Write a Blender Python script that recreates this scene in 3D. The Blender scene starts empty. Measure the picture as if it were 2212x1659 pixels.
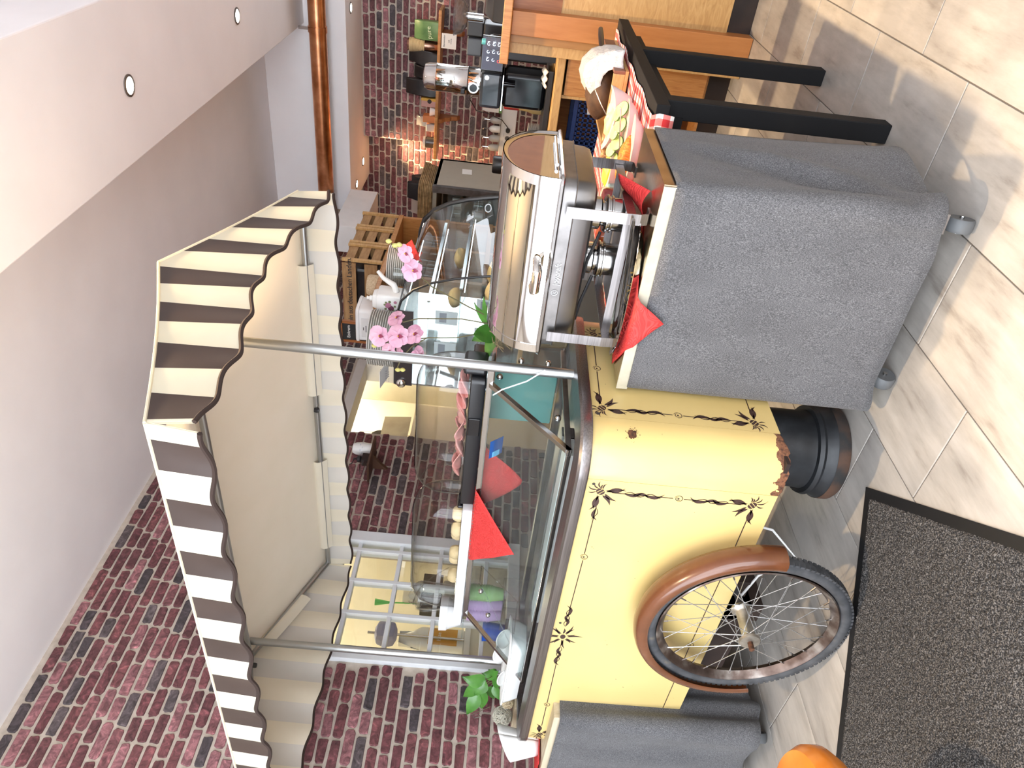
import bpy, math, random
from mathutils import Vector, Matrix
R = random.Random(7)
PI = math.pi
scene = bpy.context.scene
COL = scene.collection
# ------------------------------------------------------------------ camera
FPX = 1576.15
cam_data = bpy.data.cameras.new('camera')
cam_data.sensor_fit = 'HORIZONTAL'
cam_data.sensor_width = 36.0
cam_data.lens = 36.0 * FPX / 2212.0
cam_data.clip_start = 0.02
cam = bpy.data.objects.new('camera', cam_data)
COL.objects.link(cam)
yaw, pitch, roll = math.radians(37.108), math.radians(2.403), math.radians(5.609)
fwd = Vector((-math.sin(yaw) * math.cos(pitch), math.cos(yaw) * math.cos(pitch), -math.sin(pitch)))
rgt = Vector((math.cos(yaw), math.sin(yaw), 0))
dwn = fwd.cross(rgt)
r2 = rgt * math.cos(roll) - dwn * math.sin(roll)
d2 = rgt * math.sin(roll) + dwn * math.cos(roll)
# the phone was held sideways: world-down runs to the right of the picture
rot = Matrix((d2, r2, -fwd)).transposed()
cam.matrix_world = Matrix.Translation((0, 0, 1.175)) @ rot.to_4x4()
scene.camera = cam
# ------------------------------------------------------------------ world, exposure
scene.view_settings.view_transform = 'Standard'
scene.view_settings.look = 'None'
scene.view_settings.gamma = 1.0
scene.view_settings.use_curve_mapping = False
scene.view_settings.exposure = 0.18
world = bpy.data.worlds.new('sky')
scene.world = world
world.use_nodes = True
wb = world.node_tree.nodes['Background']
wb.inputs['Color'].default_value = (0.86, 0.92, 1.0, 1)
wb.inputs['Strength'].default_value = 5.4
try:
    scene.cycles.max_bounces = 10
    scene.cycles.transparent_max_bounces = 24
    scene.cycles.glossy_bounces = 5
    scene.cycles.transmission_bounces = 6
    scene.cycles.diffuse_bounces = 5
    scene.cycles.sample_clamp_indirect = 6.0
    scene.cycles.caustics_reflective = False
    scene.cycles.caustics_refractive = False
    scene.cycles.use_denoising = True
except Exception:
    pass


def area_light(name, loc, rot_e, sx, sy, power, col):
    l = bpy.data.lights.new(name, 'AREA')
    l.shape = 'RECTANGLE'
    l.size, l.size_y = sx, sy
    l.energy = power
    l.color = col
    o = bpy.data.objects.new(name, l)
    o.location = loc
    o.rotation_euler = rot_e
    COL.objects.link(o)
    return o


def spot_light(name, loc, power, col, size=78, blend=0.6, rad=0.03):
    l = bpy.data.lights.new(name, 'SPOT')
    l.energy = power
    l.color = col
    l.spot_size = math.radians(size)
    l.spot_blend = blend
    l.shadow_soft_size = rad
    o = bpy.data.objects.new(name, l)
    o.location = loc
    COL.objects.link(o)
    return o


# daylight entering by the shop window behind the photographer
area_light('shop_window_daylight', (-0.4, -1.0, 1.35), (PI / 2, 0, 0), 4.6, 2.5, 60, (0.90, 0.95, 1.0))
WARM = (1.0, 0.72, 0.42)
for (x, y) in ((-0.99, 1.71), (-0.99, 3.06), (-0.98, 4.41), (-0.99, 0.36)):
    spot_light('downlight_beam', (x, y, 2.70), 190, WARM)
for (x, y, p) in ((-1.18, 5.98, 22), (-2.42, 6.36, 150), (-2.57, 6.03, 45), (0.1, 5.98, 25)):
    spot_light('downlight_beam', (x, y, 2.40), p, (1.0, 0.68, 0.36), 100, 0.7)
for (x, y) in ((-4.3, 2.6), (-4.0, 4.6)):
    kl = bpy.data.lights.new('kitchen_ceiling_lamp', 'POINT')
    kl.energy, kl.color, kl.shadow_soft_size = 42, (1.0, 0.9, 0.66), .15
    ko = bpy.data.objects.new('kitchen_ceiling_lamp', kl)
    ko.location = (x, y, 2.4)
    COL.objects.link(ko)


# ------------------------------------------------------------------ materials
MATS = {}


def nodes_of(m):
    m.use_nodes = True
    nt = m.node_tree
    return nt, nt.nodes, nt.links, nt.nodes['Principled BSDF']


def mat(name, col, rough=0.5, metal=0.0, **kw):
    if name in MATS:
        return MATS[name]
    m = bpy.data.materials.new(name)
    nt, n, l, b = nodes_of(m)
    b.inputs['Base Color'].default_value = (*col, 1)
    b.inputs['Roughness'].default_value = rough
    b.inputs['Metallic'].default_value = metal
    for k, v in kw.items():
        b.inputs[k.replace('_', ' ')].default_value = v
    # gentle procedural variation of tone and gloss on everything
    tc = n.new('ShaderNodeTexCoord')
    nz = n.new('ShaderNodeTexNoise')
    nz.inputs['Scale'].default_value = 14
    nz.inputs['Detail'].default_value = 5
    l.new(tc.outputs['Object'], nz.inputs['Vector'])
    mx = n.new('ShaderNodeMix')
    mx.data_type = 'RGBA'
    mx.inputs['A'].default_value = (*[c * 0.93 for c in col], 1)
    mx.inputs['B'].default_value = (*[min(1, c * 1.06) for c in col], 1)
    l.new(nz.outputs['Fac'], mx.inputs['Factor'])
    l.new(mx.outputs['Result'], b.inputs['Base Color'])
    MATS[name] = m
    return m


def ramp(n, stops, interp='LINEAR'):
    r = n.new('ShaderNodeValToRGB')
    r.color_ramp.interpolation = interp
    e = r.color_ramp.elements
    while len(e) < len(stops):
        e.new(0.5)
    for i, (p, c) in enumerate(stops):
        e[i].position = p
        e[i].color = (*c, 1)
    return r


def noise_mat(name, stops, scale=(1, 1, 1), nscale=10, detail=6, rough=0.6, metal=0.0, bump=0.0, bscale=None,
              distort=0.0, coord='Object', rnd=False, bdist=0.01, **kw):
    if name in MATS:
        return MATS[name]
    m = bpy.data.materials.new(name)
    nt, n, l, b = nodes_of(m)
    tc = n.new('ShaderNodeTexCoord')
    mp = n.new('ShaderNodeMapping')
    mp.inputs['Scale'].default_value = scale
    l.new(tc.outputs[coord], mp.inputs['Vector'])
    if rnd:
        oi = n.new('ShaderNodeObjectInfo')
        cb = n.new('ShaderNodeCombineXYZ')
        mu = n.new('ShaderNodeMath')
        mu.operation = 'MULTIPLY'
        mu.inputs[1].default_value = 37.0
        l.new(oi.outputs['Random'], mu.inputs[0])
        for k in range(3):
            l.new(mu.outputs[0], cb.inputs[k])
        l.new(cb.outputs[0], mp.inputs['Location'])
    nz = n.new('ShaderNodeTexNoise')
    nz.inputs['Scale'].default_value = nscale
    nz.inputs['Detail'].default_value = detail
    nz.inputs['Distortion'].default_value = distort
    l.new(mp.outputs['Vector'], nz.inputs['Vector'])
    r = ramp(n, stops)
    l.new(nz.outputs['Fac'], r.inputs['Fac'])
    l.new(r.outputs['Color'], b.inputs['Base Color'])
    b.inputs['Roughness'].default_value = rough
    b.inputs['Metallic'].default_value = metal
    for k, v in kw.items():
        b.inputs[k.replace('_', ' ')].default_value = v
    if bump:
        bp = n.new('ShaderNodeBump')
        bp.inputs['Strength'].default_value = bump
        bp.inputs['Distance'].default_value = bdist
        if bscale:
            n2 = n.new('ShaderNodeTexNoise')
            n2.inputs['Scale'].default_value = bscale
            n2.inputs['Detail'].default_value = 4
            l.new(mp.outputs['Vector'], n2.inputs['Vector'])
            l.new(n2.outputs['Fac'], bp.inputs['Height'])
        else:
            l.new(nz.outputs['Fac'], bp.inputs['Height'])
        l.new(bp.outputs['Normal'], b.inputs['Normal'])
    MATS[name] = m
    return m


def glass_mat(name, tint=(1, 1, 1), ior=1.35, rough=0.02, haze=0.0, hcol=(0.9, 0.95, 0.95), gain=1.0, edge=0.75):
    """thin clear pane: transmits straight through, reflects by Fresnel"""
    m = bpy.data.materials.new(name)
    m.use_nodes = True
    nt = m.node_tree
    n, l = nt.nodes, nt.links
    n.clear()
    out = n.new('ShaderNodeOutputMaterial')
    tr = n.new('ShaderNodeBsdfTransparent')
    tr.inputs['Color'].default_value = (*tint, 1)
    gl = n.new('ShaderNodeBsdfGlossy')
    gl.inputs['Roughness'].default_value = rough
    f0 = ((ior - 1) / (ior + 1)) ** 2
    ge = n.new('ShaderNodeNewGeometry')
    dt_ = n.new('ShaderNodeVectorMath'); dt_.operation = 'DOT_PRODUCT'
    l.new(ge.outputs['Incoming'], dt_.inputs[0]); l.new(ge.outputs['Normal'], dt_.inputs[1])
    chain = dt_.outputs['Value']
    for (op, v1, flip) in (('ABSOLUTE', None, 0), ('SUBTRACT', 1.0, 1), ('POWER', 5.0, 0), ('MULTIPLY', 1 - f0, 0), ('ADD', f0, 0)):
        mm = n.new('ShaderNodeMath'); mm.operation = op
        l.new(chain, mm.inputs[1 if flip else 0])
        if v1 is not None:
            mm.inputs[0 if flip else 1].default_value = v1
        chain = mm.outputs[0]
    # a slanting ray crosses more material, so the pane darkens towards its edges
    rp_ = n.new('ShaderNodeMath'); rp_.operation = 'ABSOLUTE'
    l.new(dt_.outputs['Value'], rp_.inputs[0])
    tr_r = ramp(n, [(0.0, tuple(c * edge for c in tint)), (0.45, tuple(c * (edge * .3 + .7) for c in tint)), (0.8, tint)])
    l.new(rp_.outputs[0], tr_r.inputs['Fac'])
    l.new(tr_r.outputs['Color'], tr.inputs['Color'])
    mx = n.new('ShaderNodeMixShader')
    fac = chain
    if gain != 1.0:
        mu = n.new('ShaderNodeMath')
        mu.operation = 'MULTIPLY'
        mu.inputs[1].default_value = gain
        l.new(fac, mu.inputs[0])
        fac = mu.outputs[0]
    l.new(fac, mx.inputs[0])
    base = tr.outputs[0]
    if haze:
        df = n.new('ShaderNodeBsdfDiffuse')
        df.inputs['Color'].default_value = (*hcol, 1)
        m2 = n.new('ShaderNodeMixShader')
        nz = n.new('ShaderNodeTexNoise')
        nz.inputs['Scale'].default_value = 9
        mu2 = n.new('ShaderNodeMath')
        mu2.operation = 'MULTIPLY'
        mu2.inputs[1].default_value = haze * 2
        l.new(nz.outputs['Fac'], mu2.inputs[0])
        l.new(mu2.outputs[0], m2.inputs[0])
        l.new(tr.outputs[0], m2.inputs[1])
        l.new(df.outputs[0], m2.inputs[2])
        base = m2.outputs[0]
    l.new(base, mx.inputs[1])
    l.new(gl.outputs[0], mx.inputs[2])
    l.new(mx.outputs[0], out.inputs[0])
    MATS[name] = m
    return m


def emit_mat(name, col, strength):
    m = bpy.data.materials.new(name)
    nt, n, l, b = nodes_of(m)
    b.inputs['Base Color'].default_value = (*col, 1)
    b.inputs['Emission Color'].default_value = (*col, 1)
    b.inputs['Emission Strength'].default_value = strength
    MATS[name] = m
    return m


# ------------------------------------------------------------------ mesh builder
WLOC = {}


class MB:
    def __init__(s):
        s.v, s.f, s.m = [], [], []

    def add(s, verts, faces, mi=0):
        o = len(s.v)
        s.v += [tuple(p) for p in verts]
        s.f += [tuple(o + i for i in q) for q in faces]
        s.m += [mi] * len(faces)
        return s

    def box(s, x0, x1, y0, y1, z0, z1, mi=0):
        x0, x1 = min(x0, x1), max(x0, x1)
        y0, y1 = min(y0, y1), max(y0, y1)
        z0, z1 = min(z0, z1), max(z0, z1)
        return s.add([(x0, y0, z0), (x1, y0, z0), (x1, y1, z0), (x0, y1, z0), (x0, y0, z1), (x1, y0, z1), (x1, y1, z1), (x0, y1, z1)],
                     [(0, 3, 2, 1), (4, 5, 6, 7), (0, 1, 5, 4), (1, 2, 6, 5), (2, 3, 7, 6), (3, 0, 4, 7)], mi)

    def obox(s, c, size, ex=(1, 0, 0), ey=(0, 1, 0), ez=None, mi=0):
        ex, ey = Vector(ex).normalized(), Vector(ey).normalized()
        ez = Vector(ez).normalized() if ez else ex.cross(ey)
        c = Vector(c)
        a, b, d = [q / 2 for q in size]
        P = [c + ex * i * a + ey * j * b + ez * k * d for (i, j, k) in
             ((-1, -1, -1), (1, -1, -1), (1, 1, -1), (-1, 1, -1), (-1, -1, 1), (1, -1, 1), (1, 1, 1), (-1, 1, 1))]
        return s.add(P, [(0, 3, 2, 1), (4, 5, 6, 7), (0, 1, 5, 4), (1, 2, 6, 5), (2, 3, 7, 6), (3, 0, 4, 7)], mi)

    def tube(s, pts, r, n=8, caps=True, closed=False, mi=0, sq=None):
        pts = [Vector(p) for p in pts]
        k = len(pts)
        rr = r if isinstance(r, (list, tuple)) else [r] * k
        T = []
        for i in range(k):
            a = pts[i - 1] if (i > 0 or closed) else pts[i]
            b = pts[(i + 1) % k] if (i < k - 1 or closed) else pts[i]
            t = (b - a)
            T.append(t.normalized() if t.length > 1e-9 else Vector((0, 0, 1)))
        up = Vector((0, 0, 1)) if abs(T[0].z) < 0.9 else Vector((1, 0, 0))
        nrm = (up - T[0] * up.dot(T[0])).normalized()
        loops = []
        for i in range(k):
            nrm = nrm - T[i] * nrm.dot(T[i])
            if nrm.length < 1e-6:
                nrm = T[i].orthogonal()
            nrm.normalize()
            bi = T[i].cross(nrm)
            L = []
            for j in range(n):
                a = 2 * PI * j / n
                ca, sa = math.cos(a), math.sin(a)
                if sq:
                    ca, sa = ca * sq[0], sa * sq[1]
                L.append(pts[i] + (nrm * ca + bi * sa) * rr[i])
            loops.append(L)
        return s.loft(loops, caps, closed, mi)

    def loft(s, loops, caps=True, closed=False, mi=0, open_loop=False):
        n = len(loops[0])
        V = [p for L in loops for p in L]
        F = []
        K = len(loops)
        for i in range(K if closed else K - 1):
            a, b = i * n, ((i + 1) % K) * n
            for j in range(n - 1 if open_loop else n):
                j2 = (j + 1) % n
                F.append((a + j, a + j2, b + j2, b + j))
        if caps and not closed and not open_loop:
            F.append(tuple(range(n - 1, -1, -1)))
            F.append(tuple((K - 1) * n + j for j in range(n)))
        return s.add(V, F, mi)

    def lathe(s, prof, n=24, c=(0, 0, 0), sx=1, sy=1, axis='z', caps=True, mi=0, ang=0):
        loops = []
        for (r, z) in prof:
            L = []
            for j in range(n):
                a = 2 * PI * j / n + ang
                x, y = r * math.cos(a) * sx, r * math.sin(a) * sy
                p = {'z': (x, y, z), 'x': (z, x, y), 'y': (y, z, x)}[axis]
                L.append((c[0] + p[0], c[1] + p[1], c[2] + p[2]))
            loops.append(L)
        return s.loft(loops, caps, False, mi)

    def grid(s, fn, nu, nv, mi=0, mfn=None):
        V = [fn(i / nu, j / nv) for i in range(nu + 1) for j in range(nv + 1)]
        o = len(s.v)
        s.v += [tuple(p) for p in V]
        for i in range(nu):
            for j in range(nv):
                a = o + i * (nv + 1) + j
                s.f.append((a, a + nv + 1, a + nv + 2, a + 1))
                s.m.append(mfn(i, j) if mfn else mi)
        return s

    def prism(s, poly, origin, eu, ev, en, d, mi=0):
        """polygon (u, v) on a plane, extruded by d along en"""
        o, eu, ev, en = Vector(origin), Vector(eu), Vector(ev), Vector(en)
        a = [o + eu * u + ev * v for (u, v) in poly]
        b = [p + en * d for p in a]
        return s.loft([a, b], True, False, mi)

    def build(s, name, m, parent=None, smooth=False, bevel=0, solid=0, subsurf=0, local=False, autosmooth=None, weld=False, kind=None):
        me = bpy.data.meshes.new(name)
        off = Vector((0, 0, 0))
        if parent is not None and not local:
            off = Vector(WLOC.get(parent, (0, 0, 0)))
        me.from_pydata([(p[0] - off.x, p[1] - off.y, p[2] - off.z) for p in s.v], [], s.f)
        ms = m if isinstance(m, (list, tuple)) else [m]
        for q in ms:
            me.materials.append(MATS[q] if isinstance(q, str) else q)
        if len(ms) > 1:
            for i, p in enumerate(me.polygons):
                p.material_index = s.m[i]
        if smooth:
            for p in me.polygons:
                p.use_smooth = True
        me.update()
        o = bpy.data.objects.new(name, me)
        COL.objects.link(o)
        if parent is not None:
            o.parent = parent
            WLOC[o] = WLOC.get(parent, (0, 0, 0))
        if weld:
            w = o.modifiers.new('weld', 'WELD')
            w.merge_threshold = 0.0002
        if solid:
            w = o.modifiers.new('solid', 'SOLIDIFY')
            w.thickness = solid
            w.offset = 0
        if bevel:
            w = o.modifiers.new('bevel', 'BEVEL')
            w.width = bevel
            w.segments = 2
            w.limit_method = 'ANGLE'
            w.angle_limit = math.radians(40)
        if subsurf:
            w = o.modifiers.new('sub', 'SUBSURF')
            w.levels = w.render_levels = subsurf
        if smooth and autosmooth is not False:
            ang = math.radians(autosmooth or 40)
            try:
                me.set_sharp_from_angle(angle=ang)
            except Exception:
                pass
        if kind:
            o['kind'] = kind
        return o


def thing(name, label, cat, loc=(0, 0, 0), group=None):
    o = bpy.data.objects.new(name, None)
    o.empty_display_size = 0.05
    COL.objects.link(o)
    o.location = loc
    WLOC[o] = tuple(loc)
    o['label'] = label
    o['category'] = cat
    if group:
        o['group'] = group
    return o


def tag(o, label, cat, group=None):
    o['label'] = label
    o['category'] = cat
    if group:
        o['group'] = group
    return o


def struct(o):
    o['kind'] = 'structure'
    return o


def dup(o, loc, label=None, group=None, rz=None, cat=None):
    c = o.copy()
    COL.objects.link(c)
    c.location = loc
    if rz is not None:
        c.rotation_euler = (0, 0, rz)
    if label:
        c['label'] = label
    if group:
        c['group'] = group
    if cat:
        c['category'] = cat
    for ch in o.children:
        d = ch.copy()
        COL.objects.link(d)
        d.parent = c
        for g in ch.children:
            e = g.copy()
            COL.objects.link(e)
            e.parent = d
    return c


ORD = ('topmost', 'second from the top', 'third from the top', 'fourth from the top', 'fifth from the top', 'sixth from the top', 'seventh from the top', 'eighth from the top',
       'ninth from the top', 'tenth from the top', 'eleventh from the top', 'twelfth from the top', 'thirteenth from the top', 'fourteenth from the top', 'fifteenth from the top', 'sixteenth from the top')
NTH = ('first', 'second', 'third', 'fourth', 'fifth', 'sixth', 'seventh', 'eighth', 'ninth', 'tenth')


def text_mesh(name, s, size, origin, eu, ev, m, parent=None, depth=0.0008, align='CENTER', bold=0.0):
    cu = bpy.data.curves.new(name, 'FONT')
    cu.body = s
    cu.size = size
    cu.align_x = align
    cu.align_y = 'CENTER'
    cu.extrude = depth / 2
    cu.offset = bold
    cu.resolution_u = 3
    to = bpy.data.objects.new(name, cu)
    COL.objects.link(to)
    bpy.context.view_layer.update()
    dg = bpy.context.evaluated_depsgraph_get()
    me = bpy.data.meshes.new_from_object(to.evaluated_get(dg))
    bpy.data.objects.remove(to)
    eu, ev = Vector(eu).normalized(), Vector(ev).normalized()
    en = eu.cross(ev)
    off = Vector(WLOC.get(parent, (0, 0, 0))) if parent else Vector((0, 0, 0))
    o_ = Vector(origin)
    for v in me.vertices:
        v.co = o_ + eu * v.co.x + ev * v.co.y + en * v.co.z - off
    me.materials.clear()
    me.materials.append(MATS[m] if isinstance(m, str) else m)
    ob = bpy.data.objects.new(name, me)
    COL.objects.link(ob)
    if parent:
        ob.parent = parent
        WLOC[ob] = WLOC.get(parent, (0, 0, 0))
    return ob


def rrect(x0, x1, y0, y1, r, n=5):
    """rounded rectangle outline, counter-clockwise from above"""
    P = []
    for (cx, cy, a0) in ((x1 - r, y0 + r, -PI / 2), (x1 - r, y1 - r, 0), (x0 + r, y1 - r, PI / 2), (x0 + r, y0 + r, PI)):
        for k in range(n + 1):
            a = a0 + PI / 2 * k / n
            P.append((cx + r * math.cos(a), cy + r * math.sin(a)))
    return P


def arc(c, r, a0, a1, n, plane='xz'):
    out = []
    for k in range(n + 1):
        a = a0 + (a1 - a0) * k / n
        u, v = r * math.cos(a), r * math.sin(a)
        out.append({'xz': (c[0] + u, c[1], c[2] + v), 'yz': (c[0], c[1] + u, c[2] + v), 'xy': (c[0] + u, c[1] + v, c[2])}[plane])
    return out


# common materials
mat('white_paint', (0.80, 0.78, 0.77), 0.8)
noise_mat('ceiling_paint', [(0.35, (0.84, 0.81, 0.82)), (0.65, (0.88, 0.85, 0.86))], nscale=3, rough=0.85, bump=0.15, bscale=60, bdist=0.002)
noise_mat('copper', [(0.3, (0.42, 0.16, 0.07)), (0.5, (0.62, 0.27, 0.13)), (0.7, (0.78, 0.40, 0.22))], scale=(1, 1, 1), nscale=9, rough=0.28, metal=1.0)
mat('steel', (0.46, 0.45, 0.445), 0.16, 1.0)
mat('steel_mirror', (0.70, 0.68, 0.66), 0.04, 1.0)
noise_mat('steel_brushed', [(0.3, (0.20, 0.185, 0.185)), (0.7, (0.31, 0.29, 0.29))], scale=(1, 40, 40), nscale=6, rough=0.33, metal=1.0)
noise_mat('steel_dull', [(0.3, (0.19, 0.18, 0.177)), (0.7, (0.30, 0.285, 0.28))], nscale=20, rough=0.42, metal=1.0)
mat('chrome', (0.70, 0.69, 0.68), 0.06, 1.0)
mat('black_plastic', (0.012, 0.012, 0.014), 0.35)
mat('black_gloss', (0.006, 0.006, 0.008), 0.08)
mat('dark_grey', (0.06, 0.06, 0.065), 0.5)
mat('grey_plastic', (0.30, 0.30, 0.31), 0.45)
mat('white_ceramic', (0.82, 0.82, 0.80), 0.15)
mat('white_plastic', (0.80, 0.80, 0.80), 0.35)
mat('paper', (0.85, 0.83, 0.80), 0.8)
mat('ink', (0.03, 0.025, 0.025), 0.7)
noise_mat('oak', [(0.3, (0.36, 0.15, 0.045)), (0.55, (0.47, 0.22, 0.07)), (0.75, (0.54, 0.28, 0.10))], scale=(14, 14, 1.3), nscale=5, rough=0.35, distort=1.2)
noise_mat('oak_light', [(0.3, (0.44, 0.25, 0.09)), (0.55, (0.54, 0.33, 0.13)), (0.75, (0.60, 0.38, 0.17))], scale=(3, 3, 14), nscale=3, rough=0.4, distort=2.0)
noise_mat('oak_red', [(0.3, (0.24, 0.075, 0.02)), (0.7, (0.36, 0.13, 0.04))], scale=(18, 18, 1.5), nscale=5, rough=0.35, distort=1.0)
noise_mat('crate_wood', [(0.3, (0.27, 0.14, 0.055)), (0.7, (0.42, 0.25, 0.11))], scale=(2, 2, 10), nscale=6, rough=0.7)
noise_mat('plinth_dark', [(0.3, (0.012, 0.006, 0.005)), (0.7, (0.03, 0.016, 0.012))], nscale=8, rough=0.6)
glass_mat('clear_glass', (0.97, 0.985, 0.98), 1.45, 0.01)
glass_mat('case_glass', (0.91, 0.95, 0.95), 1.40, 0.015, haze=0.02)
glass_mat('acrylic', (0.965, 0.96, 0.955), 1.55, 0.01, edge=0.30)
# ================================================================== structure
XL, YB, HC, HS = -3.20, 6.40, 3.035, 2.72
mat('grout', (0.13, 0.115, 0.10), 0.9)
noise_mat('mortar', [(0.3, (0.42, 0.36, 0.30)), (0.7, (0.56, 0.49, 0.42))], nscale=30, rough=0.95, bump=0.4, bdist=0.003)
# tile: pale grey-beige stone with a wood-like drift along the long side
tm = bpy.data.materials.new('floor_tile_stone')
nt, n, l, b = nodes_of(tm)
tc = n.new('ShaderNodeTexCoord')
oi = n.new('ShaderNodeObjectInfo')
mu = n.new('ShaderNodeVectorMath'); mu.operation = 'SCALE'
cb = n.new('ShaderNodeCombineXYZ')
for k in range(3):
    l.new(oi.outputs['Random'], cb.inputs[k])
l.new(cb.outputs[0], mu.inputs[0]); mu.inputs['Scale'].default_value = 53.0
ad = n.new('ShaderNodeVectorMath'); ad.operation = 'ADD'
l.new(tc.outputs['Object'], ad.inputs[0]); l.new(mu.outputs[0], ad.inputs[1])
mp = n.new('ShaderNodeMapping'); mp.inputs['Scale'].default_value = (9, 1.6, 1)
mp.inputs['Rotation'].default_value = (0, 0, 0.25)
l.new(ad.outputs[0], mp.inputs['Vector'])
n1 = n.new('ShaderNodeTexNoise'); n1.inputs['Scale'].default_value = 2.2; n1.inputs['Detail'].default_value = 9; n1.inputs['Roughness'].default_value = 0.62
l.new(mp.outputs[0], n1.inputs['Vector'])
n2 = n.new('ShaderNodeTexNoise'); n2.inputs['Scale'].default_value = 5; n2.inputs['Detail'].default_value = 5
l.new(ad.outputs[0], n2.inputs['Vector'])
r1 = ramp(n, [(0.28, (0.28, 0.25, 0.222)), (0.42, (0.42, 0.39, 0.357)), (0.62, (0.51, 0.48, 0.445))])
l.new(n1.outputs['Fac'], r1.inputs['Fac'])
r2_ = ramp(n, [(0.35, (0.80, 0.80, 0.80)), (0.7, (1.05, 1.04, 1.02))])
l.new(n2.outputs['Fac'], r2_.inputs['Fac'])
mx = n.new('ShaderNodeMix'); mx.data_type = 'RGBA'; mx.blend_type = 'MULTIPLY'; mx.inputs['Factor'].default_value = 1
l.new(r1.outputs[0], mx.inputs['A']); l.new(r2_.outputs[0], mx.inputs['B'])
l.new(mx.outputs['Result'], b.inputs['Base Color'])
b.inputs['Roughness'].default_value = 0.42
bp = n.new('ShaderNodeBump'); bp.inputs['Strength'].default_value = 0.25; bp.inputs['Distance'].default_value = 0.002
l.new(n1.outputs['Fac'], bp.inputs['Height']); l.new(bp.outputs[0], b.inputs['Normal'])
MATS['tile'] = tm

floor = struct(MB().box(-5.4, 2.6, -2.4, 7.0, -0.08, -0.003).build('floor', 'grout'))
tile0 = MB().box(-.1497, .1497, -.3007, .3007, -0.006, 0.0).build('floor_tile', 'tile', floor, bevel=0.0015)
first = True
for c in range(-6, 11):
    xc = -0.3966 - 0.1515 - 0.303 * c
    y0 = 1.395 if c % 2 == 0 else 1.680
    for r_ in range(-4, 8):
        yc = y0 + 0.303 + 0.606 * r_
        if yc > 6.2 or yc < -1.0:
            continue
        if xc < XL + .15 and not (3.5 < yc < 4.4):
            continue
        if first:
            tile0.location = (xc, yc, 0); first = False
        else:
            t = tile0.copy(); COL.objects.link(t); t.location = (xc, yc, 0)

# ---- brick walls
mb = bpy.data.materials.new('brick_single'); MATS['brick'] = mb
mb2 = bpy.data.materials.new('brick_field'); MATS['brick_field'] = mb2
for m_, mode in ((mb, 0), (mb2, 1)):
    nt, n, l, b = nodes_of(m_)
    if mode == 0:
        src = n.new('ShaderNodeObjectInfo').outputs['Random']
    else:
        src = n.new('ShaderNodeNewGeometry').outputs['Random Per Island']
    tc = n.new('ShaderNodeTexCoord')
    cb = n.new('ShaderNodeCombineXYZ')
    for k in range(3):
        l.new(src, cb.inputs[k])
    sc_ = n.new('ShaderNodeVectorMath'); sc_.operation = 'SCALE'; sc_.inputs['Scale'].default_value = 41
    l.new(cb.outputs[0], sc_.inputs[0])
    ad = n.new('ShaderNodeVectorMath'); ad.operation = 'ADD'
    l.new(tc.outputs['Object'], ad.inputs[0]); l.new(sc_.outputs[0], ad.inputs[1])
    base = ramp(n, [(0.0, (0.120, 0.040, 0.045)), (0.22, (0.150, 0.052, 0.056)), (0.40, (0.245, 0.105, 0.115)), (0.56, (0.115, 0.042, 0.046)),
                    (0.70, (0.185, 0.072, 0.078)), (0.82, (0.090, 0.070, 0.074)), (0.92, (0.060, 0.047, 0.052))], 'CONSTANT')
    l.new(src, base.inputs['Fac'])
    nz = n.new('ShaderNodeTexNoise'); nz.inputs['Scale'].default_value = 26; nz.inputs['Detail'].default_value = 8; nz.inputs['Roughness'].default_value = 0.65
    nz.inputs['Distortion'].default_value = 1.2
    l.new(ad.outputs[0], nz.inputs['Vector'])
    rr = ramp(n, [(0.34, (0.42, 0.38, 0.38)), (0.5, (1, 1, 1)), (0.60, (1.6, 1.6, 1.6)), (0.70, (3.0, 2.9, 2.9))])
    l.new(nz.outputs['Fac'], rr.inputs['Fac'])
    mx = n.new('ShaderNodeMix'); mx.data_type = 'RGBA'; mx.blend_type = 'MULTIPLY'; mx.inputs['Factor'].default_value = 0.9
    l.new(base.outputs[0], mx.inputs['A']); l.new(rr.outputs[0], mx.inputs['B'])
    l.new(mx.outputs['Result'], b.inputs['Base Color'])
    b.inputs['Roughness'].default_value = 0.7
    bp = n.new('ShaderNodeBump'); bp.inputs['Strength'].default_value = 0.5; bp.inputs['Distance'].default_value = 0.004
    l.new(nz.outputs['Fac'], bp.inputs['Height']); l.new(bp.outputs[0], b.inputs['Normal'])

PITCH = 0.0535
LENS = (0.100, 0.124, 0.150, 0.180, 0.048)
RB = random.Random(3)


def brick_verts(L, Hh, rb):
    """rounded, slightly irregular brick face in local u (x), v (z); front at -y"""
    out = []
    r = 0.010
    pts = []
    for (cx, cz, a0) in ((L / 2 - r, -Hh / 2 + r, -PI / 2), (L / 2 - r, Hh / 2 - r, 0), (-L / 2 + r, Hh / 2 - r, PI / 2), (-L / 2 + r, -Hh / 2 + r, PI)):
        for k in range(3):
            a = a0 + PI / 4 * k
            pts.append((cx + r * math.cos(a) + rb.uniform(-.0035, .0035), cz + r * math.sin(a) + rb.uniform(-.0028, .0028)))
    return pts


BR_MESH = {}
for li, L in enumerate(LENS):
    for v_ in range(4):
        pts = brick_verts(L, PITCH - 0.0125, RB)
        V = [(u, 0.001, w) for u, w in pts] + [(u, -0.005, w) for u, w in pts] + [(u * 0.965, -0.0075, w * 0.90) for u, w in pts]
        N = len(pts)
        F = []
        for a in (0, N):
            for j in range(N):
                F.append((a + j, a + (j + 1) % N, a + N + (j + 1) % N, a + N + j))
        F.append(tuple(range(2 * N, 3 * N)))
        me = bpy.data.meshes.new('brick')
        me.from_pydata(V, [], F)
        me.materials.append(mb)
        BR_MESH[(li, v_)] = (me, V, F)


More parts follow.
